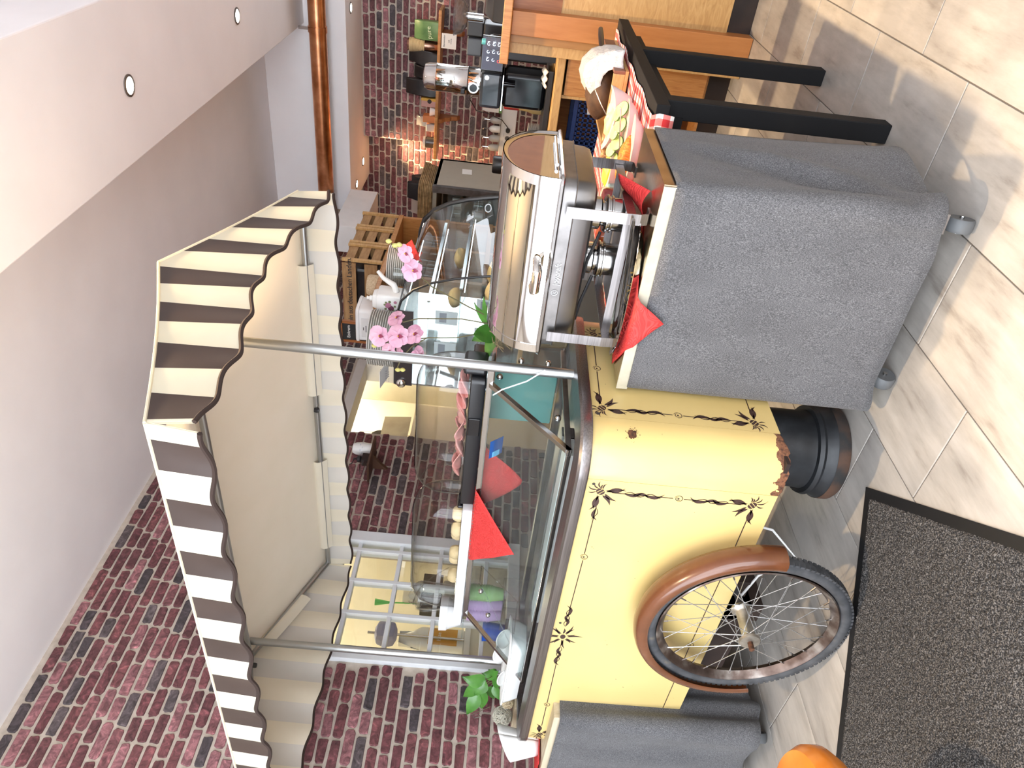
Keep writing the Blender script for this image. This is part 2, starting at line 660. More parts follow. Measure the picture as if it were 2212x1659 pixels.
def brick_field(wall, base, eu, rz, u0, u1, z0, z1, holes, nmax=300):
    """courses of bricks on a wall; the nearest ones are objects, the rest one field"""
    items = []
    eu = Vector(eu)
    en = Vector((eu.y, -eu.x, 0))
    row = 0
    z = z0 + PITCH / 2
    while z + PITCH / 2 <= z1 + 0.012:
        cuts = sorted((h0, h1) for (h0, h1, g0, g1) in holes if z + PITCH / 2 > g0 and z - PITCH / 2 < g1)
        segs, cur = [], u0
        for (h0, h1) in cuts:
            segs.append((cur, h0)); cur = h1
        segs.append((cur, u1))
        for (s0, s1) in segs:
            u = s0
            while u < s1 - 0.045:
                li = RB.choice((0, 0, 1, 1, 2, 2, 3)) if u > s0 else RB.choice((0, 1, 2, 3, 4))
                if u + LENS[li] > s1 + 0.004:
                    fit_ = [q for q in (3, 2, 1, 0, 4) if u + LENS[q] <= s1 + 0.004]
                    if not fit_:
                        break
                    li = fit_[0]
                p = Vector(base) + eu * (u + LENS[li] / 2)
                items.append(((p.x ** 2 + p.y ** 2 + (z - 1.3) ** 2), p.x, p.y, z, li, RB.randrange(4)))
                u += LENS[li] + 0.0125
        z += PITCH
        row += 1
    items.sort()
    rest = MB()
    for k, (d, x, y, zz, li, v_) in enumerate(items):
        me, V, F = BR_MESH[(li, v_)]
        if k < nmax:
            o = bpy.data.objects.new('brick', me)
            COL.objects.link(o)
            o.parent = wall
            o.location = (x, y, zz)
            o.rotation_euler = (0, 0, rz)
        else:
            c, s_ = math.cos(rz), math.sin(rz)
            rest.add([(x + vx * c - vy * s_, y + vx * s_ + vy * c, zz + vz) for (vx, vy, vz) in V], F)
    if rest.v:
        rest.build('brick_field', 'brick_field', wall, kind='stuff')


WY0, WY1, WZ0, WZ1 = 1.985, 2.665, 0.92, 1.835        # inner window
DY0, DY1, DZ1 = 3.553, 4.31, 2.035                     # doorway
w = MB()
ts = 0.14
for (y0, y1, z0, z1) in ((-1.3, WY0, 0, HC), (WY0, WY1, 0, WZ0), (WY0, WY1, WZ1, HC), (WY1, DY0, 0, HC), (DY0, DY1, DZ1, HC), (DY1, 7.0, 0, HC)):
    w.box(XL - ts, XL, y0, y1, z0, z1)
wall_left = struct(w.build('wall_left', 'mortar'))
brick_field(wall_left, (XL, 0, 0), (0, 1, 0), PI / 2, 1.30, 6.64, 0.55, HC, [(WY0 - .055, WY1 + .055, WZ0 - .06, WZ1 + .055), (DY0, DY1 + .03, 0, DZ1 + .05)])

wbk = MB().box(-2.275, -0.5, YB, YB + 0.3, 0, HC)
wbk.box(-0.5, 2.3, YB, YB + .3, 0, 1.0); wbk.box(-0.5, 2.3, YB, YB + .3, 2.1, HC); wbk.box(2.3, 2.6, YB, YB + .3, 0, HC)
wall_back = wbk.build('wall_back', 'mortar')
struct(wall_back)
brick_field(wall_back, (0, YB, 0), (1, 0, 0), 0, -2.27, -0.75, 0.75, 2.41, [], 300)
wall_rec = struct(MB().box(XL - ts, -2.275, YB + .25, YB + 0.55, 0, HC).build('wall_recess', 'mortar'))
brick_field(wall_rec, (0, YB + .25, 0), (1, 0, 0), 0, XL, -2.28, 1.2, 2.50, [], 300)
wr_ = MB()
for (y0, y1, z0, z1) in ((-1.3, 7, 0, HC),):
    wr_.box(2.5, 2.64, y0, y1, z0, z1)
struct(wr_.build('wall_right', 'white_paint'))
fw = MB()
fw.box(XL, 2.5, -1.30, -1.16, 2.85, HC)
for x in (XL, -1.4, 0.5, 2.36):
    fw.box(x, x + .10, -1.30, -1.16, 0, 2.85)
struct(fw.build('wall_front', 'white_paint'))
struct(MB().box(XL - 2.2, 2.64, -1.3, 7, HC, HC + .12).build('ceiling', 'ceiling_paint'))
struct(MB().box(-1.283, -0.66, -1.16, 5.80, HS, HC).build('trim_1', 'ceiling_paint', bevel=0.006))
struct(MB().box(-2.715, 2.5, 5.80, YB + .25, 2.415, HC).build('trim_2', 'ceiling_paint', bevel=0.004))

# kitchen seen through the window and the doorway
mat('kitchen_white', (0.80, 0.76, 0.66), 0.7)
kt = MB()
kt.box(-5.4, -5.3, 0.8, 5.6, 0, HC); kt.box(-5.4, XL - ts, 0.8, 0.9, 0, HC); kt.box(-5.4, XL - ts, 5.5, 5.6, 0, HC)
struct(kt.build('wall_kitchen', 'kitchen_white'))
struct(MB().box(-5.3, XL - ts, 0.9, 5.5, 2.65, 2.7).build('ceiling_kitchen', 'kitchen_white'))

# door lining, a pale frame
dt = MB()
dt.box(XL - ts - .01, XL + .015, DY0, DY1, DZ1 - .014, DZ1 + .05)
dt.box(XL - ts - .01, XL + .008, DY1 - .014, DY1 + .03, 0, DZ1 + .05)
struct(dt.build('trim_3', mat('trim_paint', (0.62, 0.60, 0.58), 0.5)))

# window with glazing bars
wn = MB()
wn.box(XL - .05, XL + .03, WY0 - .05, WY0 + .02, WZ0 - .05, WZ1 + .05)
wn.box(XL - .05, XL + .03, WY1 - .02, WY1 + .05, WZ0 - .05, WZ1 + .05)
wn.box(XL - .05, XL + .03, WY0 - .05, WY1 + .05, WZ1 - .012, WZ1 + .05)
wn.box(XL - .05, XL + .035, WY0 - .05, WY1 + .05, WZ0 - .05, WZ0 + .012)
window = struct(wn.build('window_1', mat('window_white', (0.66, 0.68, 0.70), 0.4), bevel=0.004))
for y in (2.205, 2.40, 2.60):
    MB().box(XL - .035, XL + .012, y - .011, y + .011, WZ0, WZ1).build('glazing_bar', 'window_white', window, bevel=0.003)
for z in (1.05, 1.30, 1.52, 1.745):
    MB().box(XL - .034, XL + .011, WY0, WY1, z - .011, z + .011).build('glazing_bar', 'window_white', window, bevel=0.003)
ys = [WY0 + .015, 2.205, 2.40, 2.60, WY1 - .015]
zs = [WZ0 + .01, 1.05, 1.30, 1.52, 1.745, WZ1 - .01]
for i in range(4):
    for j in range(5):
        MB().box(XL - .014, XL - .010, ys[i], ys[i + 1], zs[j], zs[j + 1]).build('pane', 'clear_glass', window)

# ceiling spots
dl = emit_mat('lamp_glow', (1.0, 0.93, 0.80), 30)


def downlight(x, y, z, label, rad=.044):
    t = thing('downlight', label, 'ceiling light', (x, y, z), 'recessed ceiling spots')
    MB().lathe([(rad * .78, .004), (rad, .002), (rad, -.004), (rad * .78, -.006)], 28, (x, y, z), caps=False).build('bezel', 'steel_dull', t, smooth=True)
    MB().lathe([(rad * .78, -.002), (0.001, -.0025)], 24, (x, y, z), caps=True).build('lens', dl, t)


downlight(-0.99, 3.06, HS, 'larger round ceiling spot, nearest in the white beam')
downlight(-0.98, 4.41, HS, 'round ceiling spot further along the beam, towards the copper pipe')
downlight(-0.99, 1.71, HS, 'round ceiling spot over the chafing dish')
downlight(-0.99, 0.36, HS, 'round ceiling spot over the doormat')
downlight(-1.18, 5.98, 2.415, 'small ceiling spot above the coffee shelf', .04)
downlight(-2.48, 6.33, 2.415, 'small ceiling spot close to the lit brick recess', .04)
downlight(-2.57, 6.03, 2.415, 'small ceiling spot at the end of the lowered ceiling', .04)
downlight(0.1, 5.98, 2.415, 'small ceiling spot at the far right of the lowered ceiling', .04)

# copper pipe with its clamp
pt = thing('copper_pipe', 'long polished copper pipe hanging below the white ceiling', 'pipe', (-1.5, 5.65, 2.585))
MB().tube([(2.45, 5.65, 2.585), (0, 5.65, 2.585), (-3.16, 5.65, 2.585)], .062, 24).build('tube', 'copper', pt, smooth=True)
MB().tube([(-1.26, 5.65, 2.585), (-1.30, 5.65, 2.585)], .068, 24).build('joint_ring', 'copper', pt, smooth=True)
MB().box(-1.29, -1.27, 5.64, 5.66, 2.645, 2.72).build('bracket', 'steel', pt)
# ================================================================== the ice-cream cart
CX0, CX1, CY0, CY1, CR = -2.86, -1.247, 1.42, 2.11, 0.12
CZ0, CZ1 = 0.340, 0.872
cart = thing('ice_cream_cart', 'pale yellow vintage ice-cream cart with striped canopy and spoked wheel', 'cart', (-2.05, 1.76, 0))
# yellow enamel, rusting through along the lower edge of the corner
def enamel(name, rust):
    m = bpy.data.materials.new(name)
    nt, n, l, b = nodes_of(m)
    tc = n.new('ShaderNodeTexCoord')
    nz = n.new('ShaderNodeTexNoise'); nz.inputs['Scale'].default_value = 90; nz.inputs['Detail'].default_value = 2
    l.new(tc.outputs['Object'], nz.inputs['Vector'])
    sp = ramp(n, [(0.0, (0.0, 0, 0)), (0.20, (0, 0, 0)), (0.235, (1, 1, 1))])
    l.new(nz.outputs['Fac'], sp.inputs['Fac'])
    n2 = n.new('ShaderNodeTexNoise'); n2.inputs['Scale'].default_value = 3
    l.new(tc.outputs['Object'], n2.inputs['Vector'])
    ye = ramp(n, [(0.3, (0.60, 0.450, 0.178)), (0.7, (0.655, 0.50, 0.208))])
    l.new(n2.outputs['Fac'], ye.inputs['Fac'])
    mx = n.new('ShaderNodeMix'); mx.data_type = 'RGBA'
    mx.inputs['A'].default_value = (0.05, 0.035, 0.02, 1)
    l.new(sp.outputs[0], mx.inputs['Factor']); l.new(ye.outputs[0], mx.inputs['B'])
    res = mx.outputs['Result']
    b.inputs['Roughness'].default_value = 0.28
    b.inputs['Coat Weight'].default_value = 0.25
    if rust:
        sx = n.new('ShaderNodeSeparateXYZ'); l.new(tc.outputs['Object'], sx.inputs[0])
        n3 = n.new('ShaderNodeTexNoise'); n3.inputs['Scale'].default_value = 13; n3.inputs['Detail'].default_value = 6
        l.new(tc.outputs['Object'], n3.inputs['Vector'])
        a1 = n.new('ShaderNodeMath'); a1.operation = 'MULTIPLY_ADD'
        l.new(n3.outputs['Fac'], a1.inputs[0]); a1.inputs[1].default_value = 0.17; a1.inputs[2].default_value = 0.262
        lt = n.new('ShaderNodeMath'); lt.operation = 'LESS_THAN'
        l.new(sx.outputs['Z'], lt.inputs[0]); l.new(a1.outputs[0], lt.inputs[1])
        n4 = n.new('ShaderNodeTexNoise'); n4.inputs['Scale'].default_value = 120; n4.inputs['Detail'].default_value = 6
        l.new(tc.outputs['Object'], n4.inputs['Vector'])
        ru = ramp(n, [(0.3, (0.03, 0.012, 0.007)), (0.5, (0.14, 0.055, 0.025)), (0.7, (0.20, 0.09, 0.045))])
        l.new(n4.outputs['Fac'], ru.inputs['Fac'])
        m3 = n.new('ShaderNodeMix'); m3.data_type = 'RGBA'
        l.new(lt.outputs[0], m3.inputs['Factor']); l.new(res, m3.inputs['A']); l.new(ru.outputs[0], m3.inputs['B'])
        res = m3.outputs['Result']
        ro = n.new('ShaderNodeMath'); ro.operation = 'MULTIPLY_ADD'; ro.inputs[1].default_value = 0.6; ro.inputs[2].default_value = 0.28
        l.new(lt.outputs[0], ro.inputs[0]); l.new(ro.outputs[0], b.inputs['Roughness'])
    l.new(res, b.inputs['Base Color'])
    MATS[name] = m
enamel('enamel', False)
enamel('enamel_rusty', True)
mat('seam', (0.30, 0.20, 0.07), 0.8)
mat('ornament_brown', (0.040, 0.018, 0.014), 0.5)
T = 0.010
g = 0.0012
# flat panels
MB().box(CX0 + CR, CX1 - CR - g, CY0, CY0 + T, CZ0, CZ1).build('front_panel', 'enamel', cart)
MB().box(CX1 - T, CX1, CY0 + CR + g, CY1 - CR - g, CZ0, CZ1).build('end_panel', 'enamel', cart)
MB().box(CX0, CX0 + T, CY0 + CR + g, CY1 - CR - g, CZ0, CZ1).build('end_panel', 'enamel', cart)
MB().box(CX0 + CR, CX1 - CR - g, CY1 - T, CY1, CZ0, CZ1).build('back_panel', 'enamel', cart)
for (cx, cy, a0, rusty) in ((CX1 - CR, CY0 + CR, -PI / 2, 1), (CX1 - CR, CY1 - CR, 0, 0), (CX0 + CR, CY1 - CR, PI / 2, 0), (CX0 + CR, CY0 + CR, PI, 0)):
    mbp = MB()
    NA = 24
    rb = random.Random(11)
    zb = [CZ0 - (0.014 * math.sin(PI * k / NA) + rb.uniform(-.004, .004) if rusty else 0) for k in range(NA + 1)]
    lo = []
    for zz in (0, 1):
        o_ = []; i_ = []
        for k in range(NA + 1):
            a = a0 + PI / 2 * k / NA
            z = zb[k] if zz == 0 else CZ1
            o_.append((cx + CR * math.cos(a), cy + CR * math.sin(a), z))
            i_.append((cx + (CR - T) * math.cos(a), cy + (CR - T) * math.sin(a), z))
        lo.append(o_ + i_[::-1])
    mbp.loft(lo, True)
    mbp.build('corner_panel', 'enamel_rusty' if rusty else 'enamel', cart, smooth=True)
# rust hole in the corner panel
def corner_pt(a, z, off=0.0):
    return (CX1 - CR + (CR + off) * math.cos(a), CY0 + CR + (CR + off) * math.sin(a), z)
noise_mat('rust', [(0.3, (0.02, 0.008, 0.004)), (0.7, (0.13, 0.05, 0.02))], nscale=120, rough=0.9)
mbp = MB()
rb = random.Random(5)
ring = []
for k in range(22):
    a = 2 * PI * k / 22
    q = rb.uniform(.75, 1.15) if k % 2 else rb.uniform(.9, 1.1)
    ring.append(corner_pt(-0.42 + .115 * q * math.cos(a), 0.757 + .0125 * q * math.sin(a), .0006))
mbp.add(ring, [tuple(range(22))]).build('rust_spot', 'rust', cart)
for k in range(26):
    a, q = rb.uniform(0, 2 * PI), rb.uniform(1.1, 1.75)
    c = corner_pt(-0.42 + .12 * q * math.cos(a), 0.757 + .0125 * q * math.sin(a), .0006)
    if k == 0:
        fl_ = MB()
    e = rb.uniform(.0006, .0016)
    t_ = Vector((-math.sin(-.42), math.cos(-.42), 0))
    fl_.add([Vector(c) + t_ * e * math.cos(p) + Vector((0, 0, e * math.sin(p))) for p in (0, 1.2, 2.5, 3.8, 5.0)], [(0, 1, 2, 3, 4)])
fl_.build('rust_fleck', 'rust', cart, kind='stuff')

# stainless rail round the top and the deck inside
def ring_loft(prof, x0, x1, y0, y1, r, n=8):
    """prof: (outward offset, z) list -> closed ring"""
    loops = []
    for (o_, z) in prof:
        loops.append([(x, y, z) for (x, y) in rrect(x0 - o_, x1 + o_, y0 - o_, y1 + o_, max(r + o_, 0.004), n)])
    return MB().loft(loops, caps=False, closed=True)
ring_loft([(0.0, .866), (0.012, .866), (0.014, .870), (0.014, .892), (0.008, .899), (-.055, .905), (-.060, .901), (-.060, .880), (0.0, .875)],
          CX0, CX1, CY0, CY1, CR).build('top_rail', 'steel_brushed', cart, smooth=True)
mat('deck_white', (0.82, 0.85, 0.84), 0.4)
deck = MB()
deck.loft([[(x, y, z) for (x, y) in rrect(CX0 + .055, CX1 - .055, CY0 + .055, CY1 - .055, .07)] for z in (.872, .880)])
deck.build('deck', 'steel_dull', cart)
# raised white lid edge inside the glass case
MB().box(-2.25, -1.43, 1.572, 1.650, .880, .912).build('deck_ledge', 'deck_white', cart, bevel=.003)
MB().box(-2.30, -1.43, 1.655, 1.70, .880, .918).build('deck_ledge', 'steel_dull', cart, bevel=.002)

# screw heads in the panels
for (x, z) in ((-1.385, .845), (-2.02, .845)):
    MB().lathe([(.0045, 0), (.004, -.0015), (.0, -.002)][:2], 12, (x, CY0, z), axis='y').build('screw', 'ink', cart)
MB().lathe([(.005, 0), (.0045, .0016)], 12, (CX1, 1.553, .849), axis='x').build('screw', 'ink', cart)

# ---- painted ornaments: thin paint shapes on the panels
def leaf(x, y, ang, L, w, bend=0.0):
    """curved pointed leaf starting at (x, y)"""
    c, s_ = math.cos(ang), math.sin(ang)
    up, dn = [], []
    N = 7
    for i in range(N + 1):
        t = i / N
        u = t * L
        mid = bend * L * math.sin(PI * t) + bend * 0.8 * L * t * t
        h = w * math.sin(PI * t ** 0.75) * (1 - 0.25 * t)
        up.append((u, mid + h)); dn.append((u, mid - h))
    P = up + dn[::-1][1:-1]
    return [(x + c * u - s_ * v, y + s_ * u + c * v) for u, v in P]
def ell(x, y, a, b_, n=16):
    return [(x + a * math.cos(2 * PI * k / n), y + b_ * math.sin(2 * PI * k / n)) for k in range(n)]
def strip(pts, w):
    L, Rr = [], []
    for i, p in enumerate(pts):
        a, b_ = pts[max(i - 1, 0)], pts[min(i + 1, len(pts) - 1)]
        dx, dy = b_[0] - a[0], b_[1] - a[1]
        q = math.hypot(dx, dy) or 1
        ww = w * (0.4 + 0.6 * math.sin(PI * (i + .5) / len(pts)))
        L.append((p[0] - dy / q * ww, p[1] + dx / q * ww)); Rr.append((p[0] + dy / q * ww, p[1] - dx / q * ww))
    return L + Rr[::-1]
def flower(cx, cy, sx, sy):
    """corner flower: bud with petals; sx, sy point into the panel"""
    S = []
    for (r0, r1) in ((-.0125, -.0055), (-.0035, .0035), (.0055, .0125)):
        # striped bud, three bands of an oval
        P = []
        for i in range(9):
            t = r0 + (r1 - r0) * i / 8
            P.append((t, math.sqrt(max(0, .0132 ** 2 - t * t)) * .85))
        P = P + [(u, -v) for u, v in P[::-1]]
        c, q = math.cos(.8), math.sin(.8)
        S.append([(cx + sx * (c * u - q * v), cy + sy * (q * u + c * v)) for u, v in P])
    for (a, L, w, bnd) in ((-.42, .062, .0062, .24), (.02, .056, .0052, -.18), (.52, .046, .0058, .15), (1.08, .044, .0052, -.12), (1.58, .056, .0062, .2), (2.02, .054, .0054, -.24)):
        P = leaf(.015 * math.cos(a), .015 * math.sin(a), a, L, w, bnd)
        S.append([(cx + sx * u, cy + sy * v) for u, v in P])
    for (a, L) in ((2.6, .022), (3.15, .028), (3.6, .024), (4.1, .028), (4.7, .022), (2.9, .016)):
        P = leaf(.012 * math.cos(a), .012 * math.sin(a), a, L, .0026, .25)
        S.append([(cx + sx * u, cy + sy * v) for u, v in P])
    return S
def sprig(cx, cy, du, dv, flip=1):
    """a run of leaves along a line from (cx, cy) in direction (du, dv)"""
    S = []
    ang = math.atan2(dv, du)
    for (t, side, L) in ((.030, 1, .050), (.055, -1, .046), (.086, 1, .056)):
        x, y = cx + du * t, cy + dv * t
        a = ang + side * flip * .42
        S.append(leaf(x, y, a, L, .0058, -side * flip * .28))
        S.append(strip([(x + du * q + (-dv) * side * flip * .007 * math.sin(q * 90), y + dv * q + du * side * flip * .007 * math.sin(q * 90)) for q in [i * .006 for i in range(9)]], .0013))
    return S
def scroll(cx, cy):
    S = [ell(cx, cy, .0032, .0032, 10)]
    for r, a0, a1 in ((.0075, 0.2, 4.2), (.0115, 3.0, 7.6)):
        S.append(strip([(cx + r * math.cos(a0 + (a1 - a0) * i / 12), cy + r * math.sin(a0 + (a1 - a0) * i / 12)) for i in range(13)], .0011))
    return S
def daisy(cx, cy):
    S = [ell(cx, cy, .0125, .009)]
    for k in range(15):
        a = 2 * PI * k / 15 + .1
        S.append(leaf(cx + .017 * math.cos(a), cy + .013 * math.sin(a), a, .030 + .012 * (k % 3), .0038, .12 if k % 2 else -.12))
    return S
def paint(name, shapes, plane):
    m_ = MB()
    for P in shapes:
        if plane == 'front':
            m_.add([(u, CY0 - .0006, v) for u, v in P], [tuple(range(len(P)))])
        else:
            m_.add([(CX1 + .0006, u, v) for u, v in P], [tuple(range(len(P)))])
    return m_.build(name, 'ornament_brown', cart)
def line(name, a, b_, plane, w=.0015):
    dx, dy = b_[0] - a[0], b_[1] - a[1]
    q = math.hypot(dx, dy)
    nx, ny = -dy / q * w, dx / q * w
    paint(name, [[(a[0] + nx, a[1] + ny), (b_[0] + nx, b_[1] + ny), (b_[0] - nx, b_[1] - ny), (a[0] - nx, a[1] - ny)]], plane)
FX0, FX1, FZ0, FZ1 = -2.735, -1.412, .398, .822
paint('flower_ornament', flower(FX1, FZ1, -1, -1) + sprig(FX1, FZ1 - .035, 0, -1), 'front')
paint('flower_ornament', flower(FX1, FZ0, -1, 1) + sprig(FX1, FZ0 + .035, 0, 1, -1), 'front')
paint('flower_ornament', flower(FX0, FZ1, 1, -1) + sprig(FX0, FZ1 - .035, 0, -1), 'front')
paint('flower_ornament', sprig(FX1 - .035, FZ1, -1, 0)[:2], 'front')
paint('flower_ornament', daisy(-2.094, .826) + sprig(-2.12, .826, -1, 0) + sprig(-2.068, .826, 1, 0), 'front')
for c in ((-1.688, .823), (-1.688, .396), (-2.081, .402), (FX1, .605), (-2.52, .823)):
    paint('scroll_ornament', scroll(*c), 'front')
for a, b_ in (((-1.47, .823), (-1.673, .823)), ((-1.703, .823), (-1.98, .826)), ((-2.21, .826), (-2.505, .823)), ((-2.535, .823), (-2.67, .822)),
              ((-1.47, .396), (-1.673, .396)), ((-1.703, .396), (-2.066, .402)), ((-2.096, .402), (-2.72, .402)),
              ((FX1, .79), (FX1, .62)), ((FX1, .59), (FX1, .43))):
    line('pinstripe', a, b_, 'front')
SY0, SY1 = 1.578, 1.952
paint('flower_ornament', flower(SY0, .836, 1, -1) + sprig(SY0, .80, 0, -1, -1), 'side')
paint('flower_ornament', flower(SY0, .405, 1, 1) + sprig(SY0, .44, 0, 1), 'side')
paint('flower_ornament', flower(SY1, .836, -1, -1) + sprig(SY1, .80, 0, -1), 'side')
paint('flower_ornament', flower(SY1, .405, -1, 1), 'side')
for c in ((1.765, .838), (SY0, .622), (1.765, .405)):
    paint('scroll_ornament', scroll(*c), 'side')
for a, b_ in (((1.63, .838), (1.75, .838)), ((1.78, .838), (1.90, .838)), ((SY0, .80), (SY0, .637)), ((SY0, .607), (SY0, .44)), ((1.63, .405), (1.90, .405))):
    line('pinstripe', a, b_, 'side')

# ---- wheel, mudguard and undercarriage
WC = Vector((-1.835, 1.338, 0.309))
wr, tw = .309, .022
rubber = noise_mat('tyre_rubber', [(0.35, (0.030, 0.032, 0.036)), (0.62, (0.060, 0.062, 0.068)), (0.8, (0.14, 0.12, 0.09))], nscale=24, rough=0.75)
tyre = MB()
NT = 96
loops = []
for k in range(NT):
    a = 2 * PI * k / NT
    L = []
    for j in range(14):
        b_ = 2 * PI * j / 14
        rr_ = wr - tw + tw * math.cos(b_) * (1.0 if math.cos(b_) > 0 else .9)
        yy = tw * 1.05 * math.sin(b_)
        L.append((WC.x + rr_ * math.cos(a), WC.y + yy, WC.z + rr_ * math.sin(a)))
    loops.append(L)
tyre.loft(loops, closed=True)
tyre_o = tyre.build('tyre', rubber, cart, smooth=True, autosmooth=False)
tr_ = MB()
for k in range(112):
    a = 2 * PI * k / 112
    for s_ in (-1, 1):
        c = Vector((WC.x + (wr - .0035) * math.cos(a), WC.y + s_ * .0105, WC.z + (wr - .0035) * math.sin(a)))
        tr_.obox(c, (.011, .013, .0065), (-math.sin(a), 0, math.cos(a)), (0, 1, -0.0))
tr_.build('tread', rubber, tyre_o, kind='stuff')
rimm = noise_mat('rim_rusty', [(0.32, (0.06, 0.038, 0.03)), (0.5, (0.13, 0.095, 0.08)), (0.68, (0.32, 0.29, 0.265))], nscale=16, rough=0.38, metal=0.85)
rim = MB()
loops = []
prof = [(.262, -.019), (.266, -.021), (.270, -.019), (.264, -.013), (.258, -.010), (.252, 0), (.258, .010), (.264, .013), (.270, .019), (.266, .021), (.262, .019), (.256, .012), (.247, 0), (.256, -.012)]
for k in range(NT):
    a = 2 * PI * k / NT
    loops.append([(WC.x + r_ * math.cos(a), WC.y + y_, WC.z + r_ * math.sin(a)) for (r_, y_) in prof])
rim.loft(loops, closed=True).build('rim', rimm, cart, smooth=True)
hub = MB()
hub.lathe([(.016, -.062), (.030, -.060), (.032, -.052), (.022, -.046), (.019, -.04), (.019, .04), (.022, .046), (.032, .052), (.030, .06), (.016, .062)], 24, tuple(WC), axis='y')
hub_o = hub.build('hub', noise_mat('hub_metal', [(0.3, (0.30, 0.27, 0.22)), (0.7, (0.55, 0.52, 0.47))], nscale=30, rough=0.4, metal=0.9), cart, smooth=True)
MB().lathe([(.004, -.088), (.0085, -.086), (.0085, -.060)], 8, tuple(WC), axis='y').build('axle_nut', 'rust', hub_o)
MB().tube([(WC.x, WC.y + .06, WC.z), (WC.x, 2.1, WC.z)], .011, 10).build('axle', 'dark_grey', cart)
spm = mat('spoke_steel', (0.62, 0.64, 0.66), 0.25, 0.9)
NS = 36
for k in range(NS):
    side = -1 if k % 2 == 0 else 1
    lead = 1 if (k // 2) % 2 == 0 else -1
    a_r = 2 * PI * (k + .5) / NS
    a_h = a_r + lead * 1.15
    p0 = Vector((WC.x + .027 * math.cos(a_h), WC.y + side * .052, WC.z + .027 * math.sin(a_h)))
    p1 = Vector((WC.x + .250 * math.cos(a_r), WC.y + side * .003, WC.z + .250 * math.sin(a_r)))
    d_ = (p1 - p0).normalized()
    sp_ = MB().tube([p0, p1], .00125, 6).build('spoke', spm, cart, smooth=True)
    MB().tube([p1 - d_ * .018, p1], .0026, 6).build('nipple', 'steel', sp_)
# brown mudguard: arc over the wheel, flanged
fend = noise_mat('mudguard_brown', [(0.3, (0.095, 0.031, 0.011)), (0.6, (0.125, 0.043, 0.016)), (0.85, (0.20, 0.09, 0.05))], nscale=10, rough=0.25, Coat_Weight=0.3)
loops = []
FA0, FA1, NF = math.radians(-3), math.radians(197), 56
pf = [(.300, -.036), (.316, -.037), (.328, -.031), (.335, -.016), (.337, 0), (.335, .016), (.328, .031), (.316, .037), (.300, .036)]
inner = [(r_ - .0025, y_ * .95) for (r_, y_) in pf]
prof2 = pf + inner[::-1]
for k in range(NF + 1):
    a = FA0 + (FA1 - FA0) * k / NF
    loops.append([(WC.x + r_ * math.cos(a), WC.y + y_ * 1.02, WC.z + r_ * math.sin(a)) for (r_, y_) in prof2])
MB().loft(loops, True).build('mudguard', fend, cart, smooth=True)
# dark frame under the tub and turned iron foot
fr = MB()
fr.box(CX0 + .06, -1.98, 1.52, 1.60, .20, .332)
fr.box(CX0 + .06, -1.98, CY1 - .16, CY1 - .08, .20, .332)
fr.box(-2.06, -1.98, 1.52, CY1 - .08, .16, .332)
fr.box(-1.87, -1.80, 1.47, 1.56, .27, .332)
fr.build('under_frame', 'plinth_dark', cart)
MB().box(CX0 + .02, CX1 - .02, CY0 + .02, CY1 - .02, .332, .342).build('floor_panel', 'plinth_dark', cart)
iron = noise_mat('iron_foot', [(0.3, (0.015, 0.016, 0.018)), (0.55, (0.040, 0.043, 0.048)), (0.8, (0.085, 0.09, 0.098))], nscale=9, rough=0.42, metal=0.3)
fc = (-1.535, 1.83, 0)
foot = MB().lathe([(.140, .345), (.132, .33), (.128, .31), (.128, .12), (.131, .10), (.146, .098), (.150, .085), (.144, .075), (.148, .06), (.156, .045), (.157, .02), (.150, .002)], 56, fc).build('iron_foot', iron, cart, smooth=True)
MB().lathe([(.1575, .044), (.159, .03), (.1585, .012), (.152, .0025), (.151, .0025)], 56, fc, caps=False).build('rust_band', noise_mat('iron_rust', [(0.42, (0.02, 0.02, 0.02)), (0.6, (0.10, 0.05, 0.03)), (0.8, (0.17, 0.09, 0.06))], nscale=7, rough=0.85), foot, smooth=True)
# white brake cable behind the wheel
MB().tube([(-1.66, 1.60, .33), (-1.66, 1.57, .22), (-1.72, 1.52, .14), (-1.80, 1.50, .24), (-1.83, 1.44, .30)], .004, 6).build('cable', 'white_plastic', cart, smooth=True)

# ---- canopy poles
P_R, P_L, PY = -1.282, -2.83, 1.772
mat('frame_tube', (0.40, 0.41, 0.41), 0.3, 0.9)
for x in (P_R, P_L):
    MB().tube([(x, PY, .885), (x, PY, 2.04)], .0155, 20).build('canopy_pole', 'frame_tube', cart, smooth=True)
# frame tubes
KX0, KX1, KY0, KY1, RY = -2.93, -1.02, 1.10, 2.285, 1.735
ZE, ZR, ZV = 1.825, 2.055, 1.720
mat('frame_tube', (0.42, 0.44, 0.43), 0.3, 0.9)
for (a, b_) in (((KX0 + .04, RY, ZR - .02), (KX1 - .03, RY, ZR - .02)), ((KX0 + .03, KY1 - .02, ZE), (KX1 - .03, KY1 - .02, ZE)), ((KX0 + .03, KY0 + .02, ZE), (KX1 - .03, KY0 + .02, ZE))):
    MB().tube([a, b_], .012, 12).build('frame_tube', 'frame_tube', cart, smooth=True)
for x in (KX0 + .035, KX1 - .04):
    MB().tube([(x, KY0 + .02, ZE), (x, RY, ZR - .018), (x, KY1 - .02, ZE)], .012, 12).build('frame_tube', 'frame_tube', cart, smooth=True)
for (x, y, z) in ((-1.93, KY1 - .035, ZE - .004), (P_L - .02, RY - .06, ZR - .06)):
    MB().lathe([(.0, -.012), (.009, -.010), (.011, 0), (.009, .010), (.0, .012)], 12, (x, y, z)).build('clamp_knob', 'black_plastic', cart, smooth=True)

